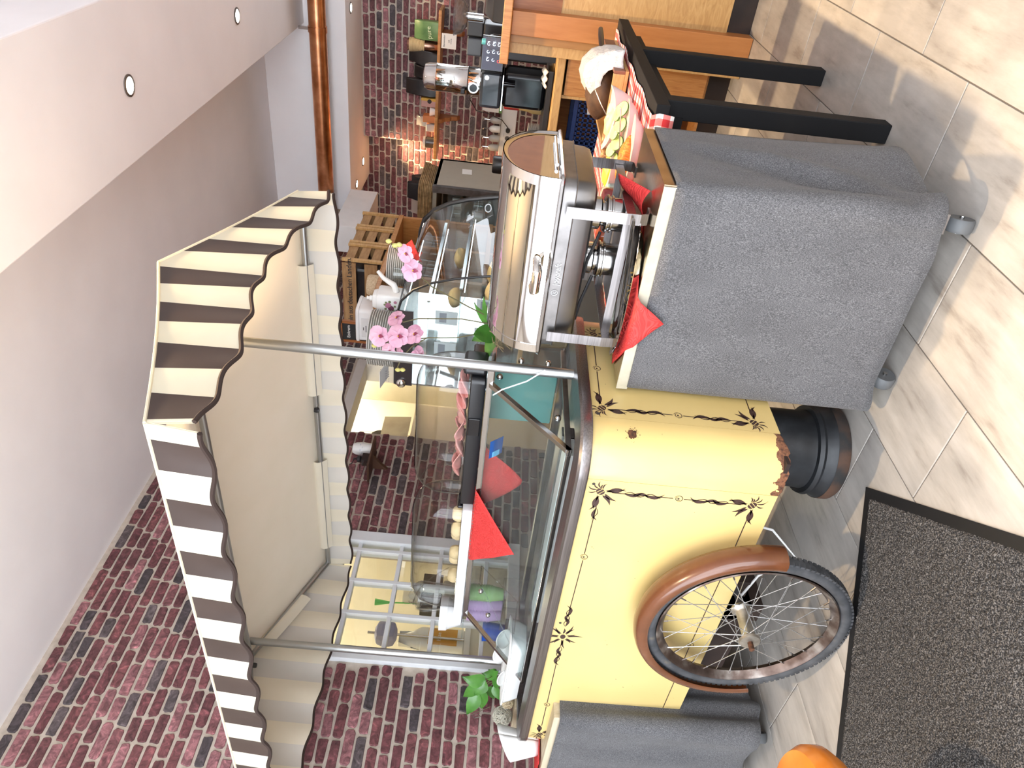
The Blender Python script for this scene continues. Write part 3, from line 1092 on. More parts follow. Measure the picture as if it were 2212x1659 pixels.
# ---- canopy cloth
def cloth(name, c1, c2, tr=0.25):
    m = bpy.data.materials.new(name)
    nt, n, l, b = nodes_of(m)
    tc = n.new('ShaderNodeTexCoord')
    nz = n.new('ShaderNodeTexNoise'); nz.inputs['Scale'].default_value = 6; nz.inputs['Detail'].default_value = 6
    l.new(tc.outputs['Object'], nz.inputs['Vector'])
    r_ = ramp(n, [(0.3, c1), (0.7, c2)])
    l.new(nz.outputs['Fac'], r_.inputs['Fac'])
    l.new(r_.outputs[0], b.inputs['Base Color'])
    b.inputs['Roughness'].default_value = 0.42 if c1[0] < .2 else 0.6
    out = n['Material Output']
    t = n.new('ShaderNodeBsdfTranslucent')
    l.new(r_.outputs[0], t.inputs['Color'])
    mx = n.new('ShaderNodeMixShader'); mx.inputs[0].default_value = tr
    l.new(b.outputs[0], mx.inputs[1]); l.new(t.outputs[0], mx.inputs[2])
    l.new(mx.outputs[0], out.inputs[0])
    MATS[name] = m
cloth('cream_cloth', (0.74, 0.68, 0.52), (0.80, 0.75, 0.60), .30)
cloth('brown_cloth', (0.032, 0.018, 0.014), (0.050, 0.030, 0.024), .05)
cloth('lining_cloth', (0.80, 0.74, 0.60), (0.84, 0.78, 0.65), .22)
cloth('lining_stripe', (0.66, 0.63, 0.58), (0.70, 0.67, 0.62), .15)  # greyer cloth tone for the faint stripes inside the valance
mat('brown_braid', (0.028, 0.014, 0.010), 0.9)
def roof_z(y):
    t = (y - KY0) / (RY - KY0) if y < RY else (KY1 - y) / (KY1 - RY)
    t = max(0, min(1, t))
    return ZE + (ZR - ZE) * t - 0.010 * math.sin(PI * t)
can = MB().grid(lambda u, v: (KX0 + (KX1 - KX0) * u, KY0 + (KY1 - KY0) * v, roof_z(KY0 + (KY1 - KY0) * v) + .014), 16, 24)
canopy = can.build('canopy_roof', 'lining_cloth', cart, smooth=True)
SW = 0.0865
def valance(name, p0, p1, top, n_s, phase, amp=.0062, bow=.006, outn=(0, -1, 0), zf=None):
    """striped hanging edge from p0 to p1; scalloped bottom with a braid"""
    p0, p1, outn = Vector(p0), Vector(p1), Vector(outn)
    L = (p1 - p0).length
    nu = n_s * 8
    def P(u, v, off=0):
        s_ = u * L
        q = p0.lerp(p1, u)
        zt = top(q.x, q.y) + .014
        zb = (zf(u) if zf else ZV) + amp * math.sin(2 * PI * (s_ / (2 * SW) + phase))
        z = zt + (zb - zt) * v
        o_ = bow * math.sin(2 * PI * (s_ / (2 * SW) + phase) + .8) * v + .01 * v + off
        return Vector((q.x, q.y, z)) + outn * o_
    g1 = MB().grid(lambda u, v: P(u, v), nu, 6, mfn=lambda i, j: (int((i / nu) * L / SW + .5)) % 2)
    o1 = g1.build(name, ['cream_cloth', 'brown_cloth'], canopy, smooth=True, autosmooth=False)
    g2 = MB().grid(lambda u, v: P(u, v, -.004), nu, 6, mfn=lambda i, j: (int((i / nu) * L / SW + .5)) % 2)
    g2.build('valance_lining', ['lining_cloth', 'lining_stripe'], canopy, smooth=True, autosmooth=False)
    MB().tube([P(i / nu, 1.0) for i in range(nu + 1)], .0058, 6).build('braid', 'brown_braid', canopy, smooth=True)
    MB().tube([P(i / nu, 0.0) for i in range(nu + 1)], .004, 6).build('piping', 'cream_cloth', canopy, smooth=True)
def rz_(x, y):
    return roof_z(y)
valance('front_valance', (KX1, KY0, 0), (KX0, KY0, 0), rz_, 22, .1, outn=(0, -1, 0))
valance('back_valance', (KX0, KY1, 0), (KX1, KY1, 0), rz_, 22, .3, outn=(0, 1, 0))
valance('end_valance', (KX1, KY1, 0), (KX1, KY0, 0), rz_, 14, .35, outn=(1, 0, 0), zf=lambda u: ZV + .012 + .055 * math.sin(PI * min(1, max(0, (u - .05) / .8))) ** 2 * (1 if u < .85 else 0))
valance('end_valance', (KX0, KY0, 0), (KX0, KY1, 0), rz_, 14, .6, outn=(-1, 0, 0))
# pockets sewn over the frame tubes
for (x0, x1) in ((-1.86, -1.28), (-2.78, -2.22)):
    MB().grid(lambda u, v: (x0 + (x1 - x0) * u, KY1 - .012 - .026 * math.sin(PI * v), ZE + .05 - .075 * v), 6, 6).build('tube_pocket', 'lining_cloth', canopy, smooth=True)
MB().grid(lambda u, v: (KX0 + .02 + .028 * math.sin(PI * v), 1.80 + .26 * u, roof_z(1.80 + .26 * u) + .02 - .07 * v), 6, 6).build('tube_pocket', 'lining_cloth', canopy, smooth=True)

# ---- slanted glass guard on the cart top
GB, GT = 1.555, 1.845           # Y of the lower and upper edge
GX0, GX1 = -2.60, -1.405
ZB, ZT = .902, 1.150
guard = thing('glass_guard', 'slanted glass food guard with steel edges on top of yellow cart', 'sneeze guard', (-2.0, 1.75, .905))
gd = Vector((0, GT - GB, ZT - ZB)).normalized()
MB().obox(((GX0 + GX1) / 2, (GB + GT) / 2, (ZB + ZT) / 2), (GX1 - GX0, math.hypot(GT - GB, ZT - ZB), .005), (1, 0, 0), tuple(gd)).build('front_glass', 'case_glass', guard)
sidep = [(GB, ZB), (2.06, ZB), (2.06, ZT), (GT, ZT)]
for x in (GX1,):
    MB().prism(sidep, (x, 0, 0), (0, 1, 0), (0, 0, 1), (1, 0, 0), .004).build('side_glass', 'case_glass', guard)
MB().box(GX0 - .20, GX1 + .04, GT - .005, 2.08, ZT, ZT + .006).build('top_glass', 'case_glass', guard)
MB().box(GX0 - .02, GX1 + .06, GT - .012, GT - .002, ZT - .012, ZT + .008).build('edge_strip', 'steel', guard, bevel=.001)
for x in (GX0, GX1 + .004):
    MB().obox((x, (GB + GT) / 2, (ZB + ZT) / 2), (.016, math.hypot(GT - GB, ZT - ZB), .016), (1, 0, 0), tuple(gd)).build('edge_strip', 'steel', guard, bevel=.001)
MB().box(GX0, GX1, GB - .012, GB + .004, ZB - .002, ZB + .010).build('edge_strip', 'steel', guard, bevel=.001)
MB().box(GX1 - .004, GX1 + .014, GT, 2.06, ZT - .016, ZT - .002).build('edge_strip', 'steel', guard, bevel=.001)
MB().box(GX1 - .002, GX1 + .012, GB, 2.06, ZB - .003, ZB + .014).build('edge_strip', 'steel_dull', guard, bevel=.001)
for (y, z) in ((1.88, 1.118), (1.70, .935), (1.98, 1.05), (1.98, .96)):
    MB().lathe([(.011, .004), (.010, .011), (.006, .016), (.001, .017)], 14, (GX1, y, z), axis='x').build('screw_knob', 'steel', guard, smooth=True)
for (x, y, z) in ((-2.46, 1.80, 1.06), (-2.52, 1.66, .95), (-2.30, 1.79, 1.10)):
    MB().lathe([(.010, .0), (.009, -.008), (.005, -.012), (.001, -.013)], 14, (x, y - .06, z), axis='y').build('screw_knob', 'steel', guard, smooth=True)
# clear triangular bracket on the front pane
for (a, b_) in (((-2.26, 1.105), (-2.24, .965)), ((-2.24, .965), (-2.52, .955)), ((-2.52, .955), (-2.36, 1.105)), ((-2.36, 1.105), (-2.26, 1.105))):
    yy = lambda z: GB + (GT - GB) * (z - ZB) / (ZT - ZB) + .02
    MB().tube([(a[0], yy(a[1]), a[1]), (b_[0], yy(b_[1]), b_[1])], .0022, 6).build('bracket_edge', 'acrylic', guard)
# pale green board and dark panel standing at the back of the guard
mat('mint_board', (0.12, 0.30, 0.27), 0.5)
MB().obox((-1.55, 1.985, 1.03), (.22, .006, .22)).build('mint_board', 'mint_board', guard, bevel=.03)
tag_st = MB().obox((-1.64, GT - .035, ZT - .045), (.075, .001, .055), (1, 0, 0), tuple(gd)).build('sticker', mat('sticker_blue', (0.02, 0.09, 0.32), 0.3), guard)
MB().obox((-1.665, GT - .0368, ZT - .046), (.024, .001, .03), (1, 0, 0), tuple(gd)).build('sticker_mark', mat('sticker_sky', (0.18, 0.55, 0.85), 0.3), tag_st, bevel=.008)
# ================================================================== carpet-clad stands and chafing dish
felt = bpy.data.materials.new('grey_felt'); MATS['felt'] = felt
nt, n, l, b = nodes_of(felt)
tc = n.new('ShaderNodeTexCoord')
mp = n.new('ShaderNodeMapping'); mp.inputs['Scale'].default_value = (1.5, 1.5, 0.7)
l.new(tc.outputs['Object'], mp.inputs['Vector'])
n1 = n.new('ShaderNodeTexNoise'); n1.inputs['Scale'].default_value = 420; n1.inputs['Detail'].default_value = 3
n2 = n.new('ShaderNodeTexNoise'); n2.inputs['Scale'].default_value = 7; n2.inputs['Detail'].default_value = 4
l.new(mp.outputs[0], n1.inputs['Vector']); l.new(mp.outputs[0], n2.inputs['Vector'])
r_ = ramp(n, [(0.33, (0.044, 0.044, 0.048)), (0.5, (0.084, 0.084, 0.090)), (0.68, (0.165, 0.165, 0.175))])
l.new(n1.outputs['Fac'], r_.inputs['Fac'])
r3 = ramp(n, [(0.3, (0.86, 0.86, 0.86)), (0.7, (1.1, 1.1, 1.1))]); l.new(n2.outputs['Fac'], r3.inputs['Fac'])
mx = n.new('ShaderNodeMix'); mx.data_type = 'RGBA'; mx.blend_type = 'MULTIPLY'; mx.inputs['Factor'].default_value = 1
l.new(r_.outputs[0], mx.inputs['A']); l.new(r3.outputs[0], mx.inputs['B']); l.new(mx.outputs['Result'], b.inputs['Base Color'])
b.inputs['Roughness'].default_value = 0.95
b.inputs['Sheen Weight'].default_value = 0.1
bp = n.new('ShaderNodeBump'); bp.inputs['Strength'].default_value = 0.35; bp.inputs['Distance'].default_value = 0.003
l.new(n1.outputs['Fac'], bp.inputs['Height']); l.new(bp.outputs[0], b.inputs['Normal'])

SX0, SX1, SY0_, SY1_, SZ = -1.235, -0.632, 1.665, 2.075, .790
stand = thing('buffet_stand', 'wheeled stand wrapped in grey felt carrying the chafing dish', 'stand', (-.93, 1.87, 0))
MB().box(SX0, SX1, SY0_, SY1_, SZ - .020, SZ).build('top_plate', noise_mat('tray_steel', [(0.3, (0.42, 0.37, 0.27)), (0.7, (0.60, 0.54, 0.42))], scale=(1, 30, 1), nscale=5, rough=0.22, metal=1.0), stand, bevel=.002)
lipm = noise_mat('lip_cream', [(0.3, (0.38, 0.355, 0.27)), (0.7, (0.46, 0.43, 0.34))], nscale=40, rough=0.45)
MB().box(SX0, SX1, SY0_ - .004, SY0_, SZ - .030, SZ + .001).build('front_lip', lipm, stand)
MB().box(SX1, SX1 + .004, SY0_, SY1_, SZ - .030, SZ + .001).build('side_lip', noise_mat('lip_steel', [(0.3, (0.36, 0.25, 0.16)), (0.7, (0.55, 0.42, 0.32))], nscale=12, rough=0.25, metal=1.0), stand)  # orange reflection on this strip is tinted into its steel colour
MB().box(SX0 + .03, SX1 - .03, SY0_ + .03, SY1_ - .03, .12, SZ - .02).build('core', 'plinth_dark', stand)
# felt skirt: left end, front, right end
def skirt(x0, x1, y0, y1, zt, hem, seed, flare):
    rb = random.Random(seed)
    r = .028
    path = []
    for k in range(9):
        path.append((x0 - .0, y1 - (y1 - y0 - r) * k / 8, 0.0 + k / 8 * .18, (-1, 0)))
    for k in range(1, 7):
        a = PI + PI / 2 * k / 6
        path.append((x0 + r + r * math.cos(a), y0 + r + r * math.sin(a), .18 + .03 * k / 6, (math.cos(a), math.sin(a))))
    for k in range(1, 41):
        path.append((x0 + r + (x1 - x0 - 2 * r) * k / 40, y0, .21 + .46 * k / 40, (0, -1)))
    for k in range(1, 7):
        a = -PI / 2 + PI / 2 * k / 6
        path.append((x1 - r + r * math.cos(a), y0 + r + r * math.sin(a), .67 + .03 * k / 6, (math.cos(a), math.sin(a))))
    for k in range(1, 25):
        path.append((x1, y0 + r + (y1 - y0 - r) * k / 24, .70 + .30 * k / 24, (1, 0)))
    NV = 22
    def P(i, j):
        x, y, s_, nn = path[i]
        v = j / NV
        z = zt + (hem(s_) - zt) * v
        o_ = flare(s_, v)
        return (x + nn[0] * o_, y + nn[1] * o_, z)
    m_ = MB()
    K = len(path)
    V = [P(i, j) for i in range(K) for j in range(NV + 1)]
    F = []
    for i in range(K - 1):
        for j in range(NV):
            a = i * (NV + 1) + j
            F.append((a, a + 1, a + NV + 2, a + NV + 1))
    m_.add(V, F)
    return m_
def bump_(x, c, w):
    return math.exp(-((x - c) / w) ** 2)
def flareR(s_, v):
    o_ = .003 + .004 * v
    # soft swells, a diagonal drape running to the right-hand corner and a fold round the corner
    o_ += .004 * v * math.sin(s_ * 17 + 2 * v)
    o_ += .014 * bump_(s_, .54 + .14 * v, .045) * v * (1 - .3 * v)
    o_ -= .008 * bump_(s_, .61 + .03 * v, .030) * v
    o_ += .022 * bump_(s_, .690, .030) * v ** 1.5
    o_ -= .016 * bump_(s_, .76, .03) * v
    o_ += .055 * bump_(s_, .90, .08) * v ** 2
    o_ += .026 * bump_(s_, .93 - .21 * v, .026) * min(1, 2.5 * v) * (1 - .5 * v) - .016 * bump_(s_, .885 - .21 * v, .022) * min(1, 2.5 * v)
    return o_
def hemR(s_):
    return .088 + .030 * bump_(s_, .70, .06) + .060 * max(0, s_ - .75) / .25 - .030 * bump_(s_, .20, .06)
skirt(SX0, SX1 + .006, SY0_ - .006, SY1_, SZ - .028, hemR, 1, flareR).build('felt_cover', felt, stand, smooth=True, autosmooth=False, solid=.004)
def castor(parent, x, y, ang=0):
    c = Vector((x, y, .033))
    ax = Vector((math.cos(ang), math.sin(ang), 0))
    w_ = MB()
    for i, (r_, o_) in enumerate(((.024, -.017), (.031, -.016), (.033, -.010), (.033, .010), (.031, .016), (.024, .017))):
        pass
    loops = []
    fw_ = ax.cross(Vector((0, 0, 1)))
    for (r_, o_) in ((.022, -.016), (.030, -.017), (.033, -.012), (.033, .012), (.030, .017), (.022, .016)):
        loops.append([c + ax * o_ + (fw_ * math.cos(2 * PI * k / 24) + Vector((0, 0, 1)) * math.sin(2 * PI * k / 24)) * r_ for k in range(24)])
    w_.loft(loops)
    o = w_.build('castor_wheel', mat('castor_grey', (0.10, 0.105, 0.11), 0.55), parent, smooth=True)
    MB().tube([c - ax * .022, c + ax * .022], .006, 8).build('castor_pin', 'steel', o)
    MB().obox(c + Vector((0, 0, .045)), (.05, .03, .012), tuple(ax), tuple(fw_)).build('castor_fork', 'steel_dull', o)
castor(stand, -.665, 1.712, .15); castor(stand, -1.14, 1.705, -.1); castor(stand, -.68, 2.02); castor(stand, -1.17, 2.02)

# second stand at the left edge
LX0, LX1, LY0, LY1, LZ = -3.12, -2.50, 1.36, 1.86, .800
lst = thing('buffet_stand', 'felt-wrapped stand with pale wooden top beside the wheel, at the picture edge', 'stand', (-2.8, 1.6, 0))
MB().box(LX0, LX1, LY0, LY1 - .30, LZ - .028, LZ).build('top_board', noise_mat('pale_wood', [(0.3, (0.44, 0.36, 0.24)), (0.7, (0.60, 0.52, 0.38))], scale=(1, 14, 8), nscale=4, rough=0.6), lst, bevel=.004)
def flareL(s_, v):
    return .004 + .012 * v + .010 * v * math.sin(s_ * 40) + .02 * bump_(s_, .70, .03) * v + .014 * bump_(s_, .45 + .15 * v, .04) * v - .02 * bump_(s_, .9, .05) * v
skirt(LX0, LX1 + .01, LY0 - .012, LY1 - .30, LZ - .020, lambda s_: .055 + .02 * math.sin(s_ * 13) + .10 * max(0, s_ - .80), 2, flareL).build('felt_cover', felt, lst, smooth=True, autosmooth=False, solid=.004)
MB().box(LX0 + .03, LX1 - .03, LY0 + .03, LY1 - .33, .12, LZ - .03).build('core', 'plinth_dark', lst)
castor(lst, -2.565, 1.385, .9)
castor(lst, -3.05, 1.40, .9)

# ---- chafing dish
DX0, DX1, DYF, DYB = -1.198, -.668, 1.735, 2.105
chaf = thing('chafing_dish', 'polished steel roll-top chafing dish on felt-wrapped stand', 'chafing dish', ((DX0 + DX1) / 2, (DYF + DYB) / 2, SZ))
ycm, ry, zb_, hz = (DYF + DYB) / 2, (DYB - DYF) / 2 - .006, 1.026, .152
def lidp(a, k=1.0):
    # half-oval profile in Y, Z
    return ycm - ry * k * math.cos(a), zb_ + hz * k * abs(math.sin(a)) ** .82
NA = 40
lid = MB().grid(lambda u, v: (DX0 + .008 + (DX1 - DX0 - .016) * u, lidp(PI * v)[0], lidp(PI * v)[1]), 12, NA)
lid_o = lid.build('roll_lid', 'steel_mirror', chaf, smooth=True, autosmooth=False)
for x, s_ in ((DX0 + .008, -1), (DX1 - .008, 1)):
    e = MB()
    # rim band and recessed end disc
    bl = []
    for (dx, k) in ((0, 1.004), (-.026 * s_, 1.010), (-.026 * s_, 1.002), (0, .985), (-.006 * s_, .93), (-.006 * s_, .91)):
        bl.append([(x + dx + .004 * s_, lidp(PI * i / NA, k)[0], lidp(PI * i / NA, k)[1]) for i in range(NA + 1)])
    e.loft(bl, caps=False, open_loop=True)
    e.build('lid_rim', 'steel_mirror', lid_o, smooth=True)
    cap = [(x - .003 * s_, lidp(PI * i / NA, .915)[0], lidp(PI * i / NA, .915)[1]) for i in range(NA + 1)]
    MB().add(cap, [tuple(range(NA + 1))]).build('lid_end', 'steel_mirror', lid_o)
    MB().tube([(x + .006 * s_, ycm - .09, zb_ + .010), (x + .006 * s_, ycm + .12, zb_ + .010)], .005, 8).build('lid_stop', 'steel', lid_o, smooth=True)
# handle on the lid front
hp = [(-.895, DYF + .004, 1.062), (-.897, DYF - .030, 1.060), (-.905, DYF - .042, 1.058), (-.965, DYF - .042, 1.059), (-.973, DYF - .030, 1.061), (-.975, DYF + .004, 1.064)]
MB().tube(hp, [.010, .012, .013, .013, .012, .010], 14).build('lid_handle', 'steel_mirror', lid_o, smooth=True)
# flange, water pan
MB().loft([[(x, y, z) for (x, y) in rrect(DX0 - o_, DX1 + o_, DYF - o_, DYB + o_, .022)] for (o_, z) in ((-.004, 1.030), (.004, 1.027), (.006, 1.021), (.002, 1.017), (-.006, 1.016))]).build('flange', 'steel', chaf, smooth=True)
MB().loft([[(x, y, z) for (x, y) in rrect(DX0 - o_, DX1 + o_, DYF - o_, DYB + o_, .04)] for (o_, z) in ((-.012, 1.018), (-.013, .985), (-.010, .984), (-.011, .982))]).build('frame_band', 'steel_dull', chaf, smooth=True)
MB().loft([[(x, y, z) for (x, y) in rrect(DX0 - o_, DX1 + o_, DYF - o_, DYB + o_, max(.02, .06 + o_))] for (o_, z) in ((-.018, 1.0), (-.022, .948), (-.028, .934), (-.042, .927), (-.07, .925))]).build('water_pan', noise_mat('pan_steel', [(0.3, (0.22, 0.215, 0.22)), (0.7, (0.30, 0.295, 0.30))], nscale=6, rough=0.30, metal=1.0), chaf, smooth=True)
# strap legs
def strap(x, y, d, sy):
    m_ = MB()
    prof_ = [(0, 1.004), (0, .90), (-.002, .85), (0, .815), (.006, SZ + .006), (.016, SZ + .002), (.05, SZ + .0015)]
    lo = []
    for (o_, z) in prof_:
        lo.append([(x - .015, y + o_ * sy, z), (x + .015, y + o_ * sy, z)])
    V = [p for q in lo for p in q]
    m_.add(V, [(2 * i, 2 * i + 1, 2 * i + 3, 2 * i + 2) for i in range(len(lo) - 1)])
    return m_.build('strap_leg', 'steel_brushed', chaf, solid=.003)
for x in (-.752, -1.128):
    strap(x, DYF - .004, 0, 1); strap(x, DYB + .004, 0, -1)
for (x0, x1, y) in ((-1.128, -.752, DYF + .05), (-1.128, -.752, DYB - .05)):
    MB().box(x0, x1, y - .002, y + .002, .822, .846).build('lower_rail', 'steel_brushed', chaf)
for x in (-.752, -1.128):
    MB().box(x - .002, x + .002, DYF, DYB, .822, .846).build('lower_rail', 'steel_brushed', chaf)
MB().box(-1.10, -.78, DYF + .06, DYB - .06, .822, .826).build('burner_shelf', 'steel_dull', chaf)
# fuel burners
for x in (-.935, -.80):
    y = 1.86
    bo = MB().lathe([(.042, .826), (.045, .829), (.045, .868), (.050, .870), (.050, .874), (.046, .876), (.046, .880), (.051, .882), (.051, .886), (.047, .889), (.030, .890)], 32, (x, y, 0)).build('burner', 'steel', chaf, smooth=True)
    MB().lathe([(.034, .889), (.034, .898), (.040, .900), (.044, .903), (.044, .924), (.04, .926)], 28, (x, y, 0)).build('burner_cap', 'steel', bo, smooth=True)
    MB().lathe([(.046, .8885), (.047, .8905), (.030, .892)], 28, (x, y, 0)).build('burner_ring', 'black_gloss', bo, smooth=True)
    MB().tube([(x - .045, y - .02, .893), (x - .12, y - .05, .918), (x - .17, y - .06, .925)], .0045, 8).build('burner_lever', 'black_plastic', bo, smooth=True)
# maker's mark pressed into the pan
markm = mat('mark_light', (0.62, 0.62, 0.63), 0.5, 0.0)
text_mesh('mark', 'joycraft', .022, (-.938, DYF + .0115, 1.0005), (1, 0, 0), (0, 0, 1), markm, chaf, .0016)
MB().tube([(-.995 + .0085 * math.cos(t_ * .35), DYF + .0112, 1.0005 + .0085 * math.sin(t_ * .35)) for t_ in range(19)], .0008, 5).build('mark_ring', markm, chaf)
text_mesh('mark', 'jc', .013, (-.995, DYF + .0115, 1.0008), (1, 0, 0), (0, 0, 1), markm, chaf, .0016)

# ---- red napkins
red = bpy.data.materials.new('red_napkin'); MATS['red_napkin'] = red
nt, n, l, b = nodes_of(red)
tc = n.new('ShaderNodeTexCoord')
n1 = n.new('ShaderNodeTexNoise'); n1.inputs['Scale'].default_value = 11; n1.inputs['Distortion'].default_value = 2.5; n1.inputs['Detail'].default_value = 1
l.new(tc.outputs['Object'], n1.inputs['Vector'])
wv = n.new('ShaderNodeMath'); wv.operation = 'MULTIPLY'; wv.inputs[1].default_value = 62
l.new(n1.outputs['Fac'], wv.inputs[0])
sn = n.new('ShaderNodeMath'); sn.operation = 'SINE'; l.new(wv.outputs[0], sn.inputs[0])
r_ = ramp(n, [(0.0, (0.50, 0.022, 0.020)), (0.45, (0.64, 0.035, 0.032)), (0.6, (0.68, 0.042, 0.04))])
ma = n.new('ShaderNodeMath'); ma.operation = 'MULTIPLY_ADD'; ma.inputs[1].default_value = .5; ma.inputs[2].default_value = .5
l.new(sn.outputs[0], ma.inputs[0]); l.new(ma.outputs[0], r_.inputs['Fac']); l.new(r_.outputs[0], b.inputs['Base Color'])
bp = n.new('ShaderNodeBump'); bp.inputs['Strength'].default_value = .5; bp.inputs['Distance'].default_value = .002
l.new(ma.outputs[0], bp.inputs['Height']); l.new(bp.outputs[0], b.inputs['Normal'])
b.inputs['Roughness'].default_value = .75
def napkin(name, label, corners, yfold, zt, wav=.003, n_=22, slope=None, group=None):
    """paper square lying on a ledge and hanging over its front edge at yfold"""
    A, B_, C_, D_ = [Vector((*c, 0)) for c in corners]
    def P(u, v):
        p = A.lerp(B_, u).lerp(D_.lerp(C_, u), v)
        over = yfold - p.y
        rad = .006
        if over <= 0:
            return (p.x, p.y, zt + .0015 + wav * math.sin(p.x * 40) * .3)
        if over < rad * PI / 2:
            a = over / rad
            return (p.x, yfold - rad * math.sin(a), zt + .0015 - rad * (1 - math.cos(a)))
        d = over - rad * PI / 2
        if slope:
            return (p.x, yfold - rad - .004 - d * slope[0] - wav * .5 * (1 + math.sin(p.x * 35)), zt - rad - d * slope[1])
        return (p.x + .01 * math.sin(d * 20), yfold - rad - wav * (1 + math.sin(p.x * 45 + d * 10)) - d * .03, zt - rad - d)
    o = MB().grid(P, n_, n_).build(name, 'red_napkin', None, smooth=True, solid=.0008)
    return tag(o, label, 'napkin', group)
napkin('napkin', 'red embossed napkin hanging over the edge of the felt stand', ((-1.005, 1.566), (-.79, 1.80), (-1.02, 2.00), (-1.232, 1.775)), 1.650, SZ + .002)
nk = MB().grid(lambda u, v: (-.70 - .10 * u, 1.80 + .10 * v + .03 * u, SZ + .001 + .075 * (1 - u) * v + .012 * math.sin(4 * u)), 10, 10).build('napkin', 'red_napkin', None, smooth=True, solid=.0008)
tag(nk, 'small red napkin folded up behind the strap leg of the chafing dish', 'napkin')

# ---- oval platter with serving tongs
pc = (-.965, 1.745, SZ + .0025)
pl = MB().lathe([(.10, .0), (.16, .0015), (.178, .010), (.205, .018), (.209, .019), (.205, .0205), (.178, .0125), (.158, .0045), (.10, .0035), (.0, .0035)], 56, pc, 1.0, .36)
plo = tag(pl.build('serving_platter', 'steel_mirror', None, smooth=True), 'oval steel platter with crumbs in front of the chafing dish', 'platter')
cr = MB()
rb = random.Random(9)
for k in range(60):
    a, q = rb.uniform(0, 2 * PI), rb.uniform(0, .13)
    x, y = pc[0] - .02 + q * math.cos(a), pc[1] + q * .33 * math.sin(a)
    e = rb.uniform(.0012, .003)
    cr.obox((x, y, pc[2] + .005), (e, e * 1.5, e), (math.cos(a), math.sin(a), 0), (-math.sin(a), math.cos(a), 0))
cr.build('crumbs', mat('crumb', (0.55, 0.35, 0.10), .8), plo, kind='stuff')
tg = thing('serving_tongs', 'steel serving tongs lying across the oval platter', 'tongs', (-.93, 1.74, SZ + .02))
MB().tube([(-1.09, 1.735, SZ + .012), (-.95, 1.742, SZ + .020), (-.85, 1.735, SZ + .028), (-.745, 1.712, SZ + .044)], [.010, .006, .004, .006], 8, sq=(.5, 1)).build('arm', 'steel', tg, smooth=True)
MB().tube([(-1.075, 1.765, SZ + .014), (-.95, 1.760, SZ + .026), (-.85, 1.745, SZ + .036), (-.745, 1.714, SZ + .047)], [.010, .006, .004, .006], 8, sq=(.5, 1)).build('arm', 'steel', tg, smooth=True)
# fork on the platter
fk = thing('serving_fork', 'steel fork resting on the rim of the oval platter', 'fork', (-1.10, 1.74, SZ + .02))
MB().tube([(-1.14, 1.745, SZ + .018), (-1.08, 1.738, SZ + .020), (-1.0, 1.73, SZ + .022)], [.008, .004, .005], 8, sq=(.4, 1)).build('handle', 'steel', fk, smooth=True)
for k in range(4):
    MB().tube([(-1.14, 1.738 + .004 * k, SZ + .018), (-1.175, 1.737 + .005 * k, SZ + .024)], .0012, 5).build('tine', 'steel', fk)
# ================================================================== things on the cart top
TZ = 1.158
def cover(parent, x0, x1, y0, y1, z0, z1, r=.06):
    lo = []
    H = z1 - z0
    for (o_, t) in ((0, 0), (0, .35), (-.004, .55), (-.014, .74), (-.032, .88), (-.055, .965), (-.085, 1.0)):
        lo.append([(x, y, z0 + H * t) for (x, y) in rrect(x0 - o_, x1 + o_, y0 - o_, y1 + o_, max(.02, r + o_ * .3), 6)])
    o = MB().loft(lo).build('clear_cover', 'acrylic', parent, smooth=True)
    MB().tube([(x, y, z0 + .002) for (x, y) in rrect(x0, x1, y0, y1, r, 6)], .0025, 6, closed=True).build('cover_rim', 'acrylic', o, smooth=True)
    # moulded sweep on the front of the roll cover
    MB().tube([(x0 + (x1 - x0) * (.06 + .42 * t), y0 - .001, z0 + H * (.88 - .70 * t ** 2)) for t in [i / 14 for i in range(15)]], .0018, 6).build('cover_rib', 'acrylic', o, smooth=True)
    return o
bt = thing('food_cover', 'clear domed food cover on a black tray with ham', 'food cover', (-1.70, 1.96, TZ))
MB().loft([[(x, y, z) for (x, y) in rrect(-1.985 - o_, -1.405 + o_, 1.858 - o_, 2.075 + o_, .018)] for (o_, z) in ((-.004, TZ + .001), (0, TZ + .006), (.001, TZ + .048), (-.003, TZ + .052), (-.012, TZ + .052), (-.014, TZ + .040))]).build('tray', 'black_plastic', bt, smooth=True)
cover(bt, -1.975, -1.415, 1.868, 2.066, TZ + .050, 1.392)
MB().obox((-1.388, 1.93, TZ + .040), (.026, .11, .078)).build('end_handle', 'black_plastic', bt, bevel=.011)
MB().obox((-1.992, 1.90, TZ + .050), (.012, .09, .020)).build('end_handle', 'black_gloss', bt, bevel=.004)
MB().obox((-1.60, 1.856, TZ + .028), (.075, .008, .040)).build('catch', 'black_gloss', bt, bevel=.003)
wt = thing('food_cover', 'clear domed food cover on a white tray with cheese', 'food cover', (-2.35, 1.96, TZ))
MB().loft([[(x, y, z) for (x, y) in rrect(-2.665 - o_, -2.02 + o_, 1.858 - o_, 2.075 + o_, .016)] for (o_, z) in ((-.004, TZ + .001), (0, TZ + .004), (.001, TZ + .036), (-.003, TZ + .040), (-.014, TZ + .040), (-.016, TZ + .030))]).build('tray', 'white_plastic', wt, smooth=True)
cover(wt, -2.655, -2.03, 1.868, 2.066, TZ + .038, 1.392)
ham = noise_mat('ham', [(0.3, (0.55, 0.20, 0.18)), (0.5, (0.66, 0.30, 0.27)), (0.75, (0.78, 0.48, 0.44))], nscale=14, rough=.35)
rb = random.Random(21)
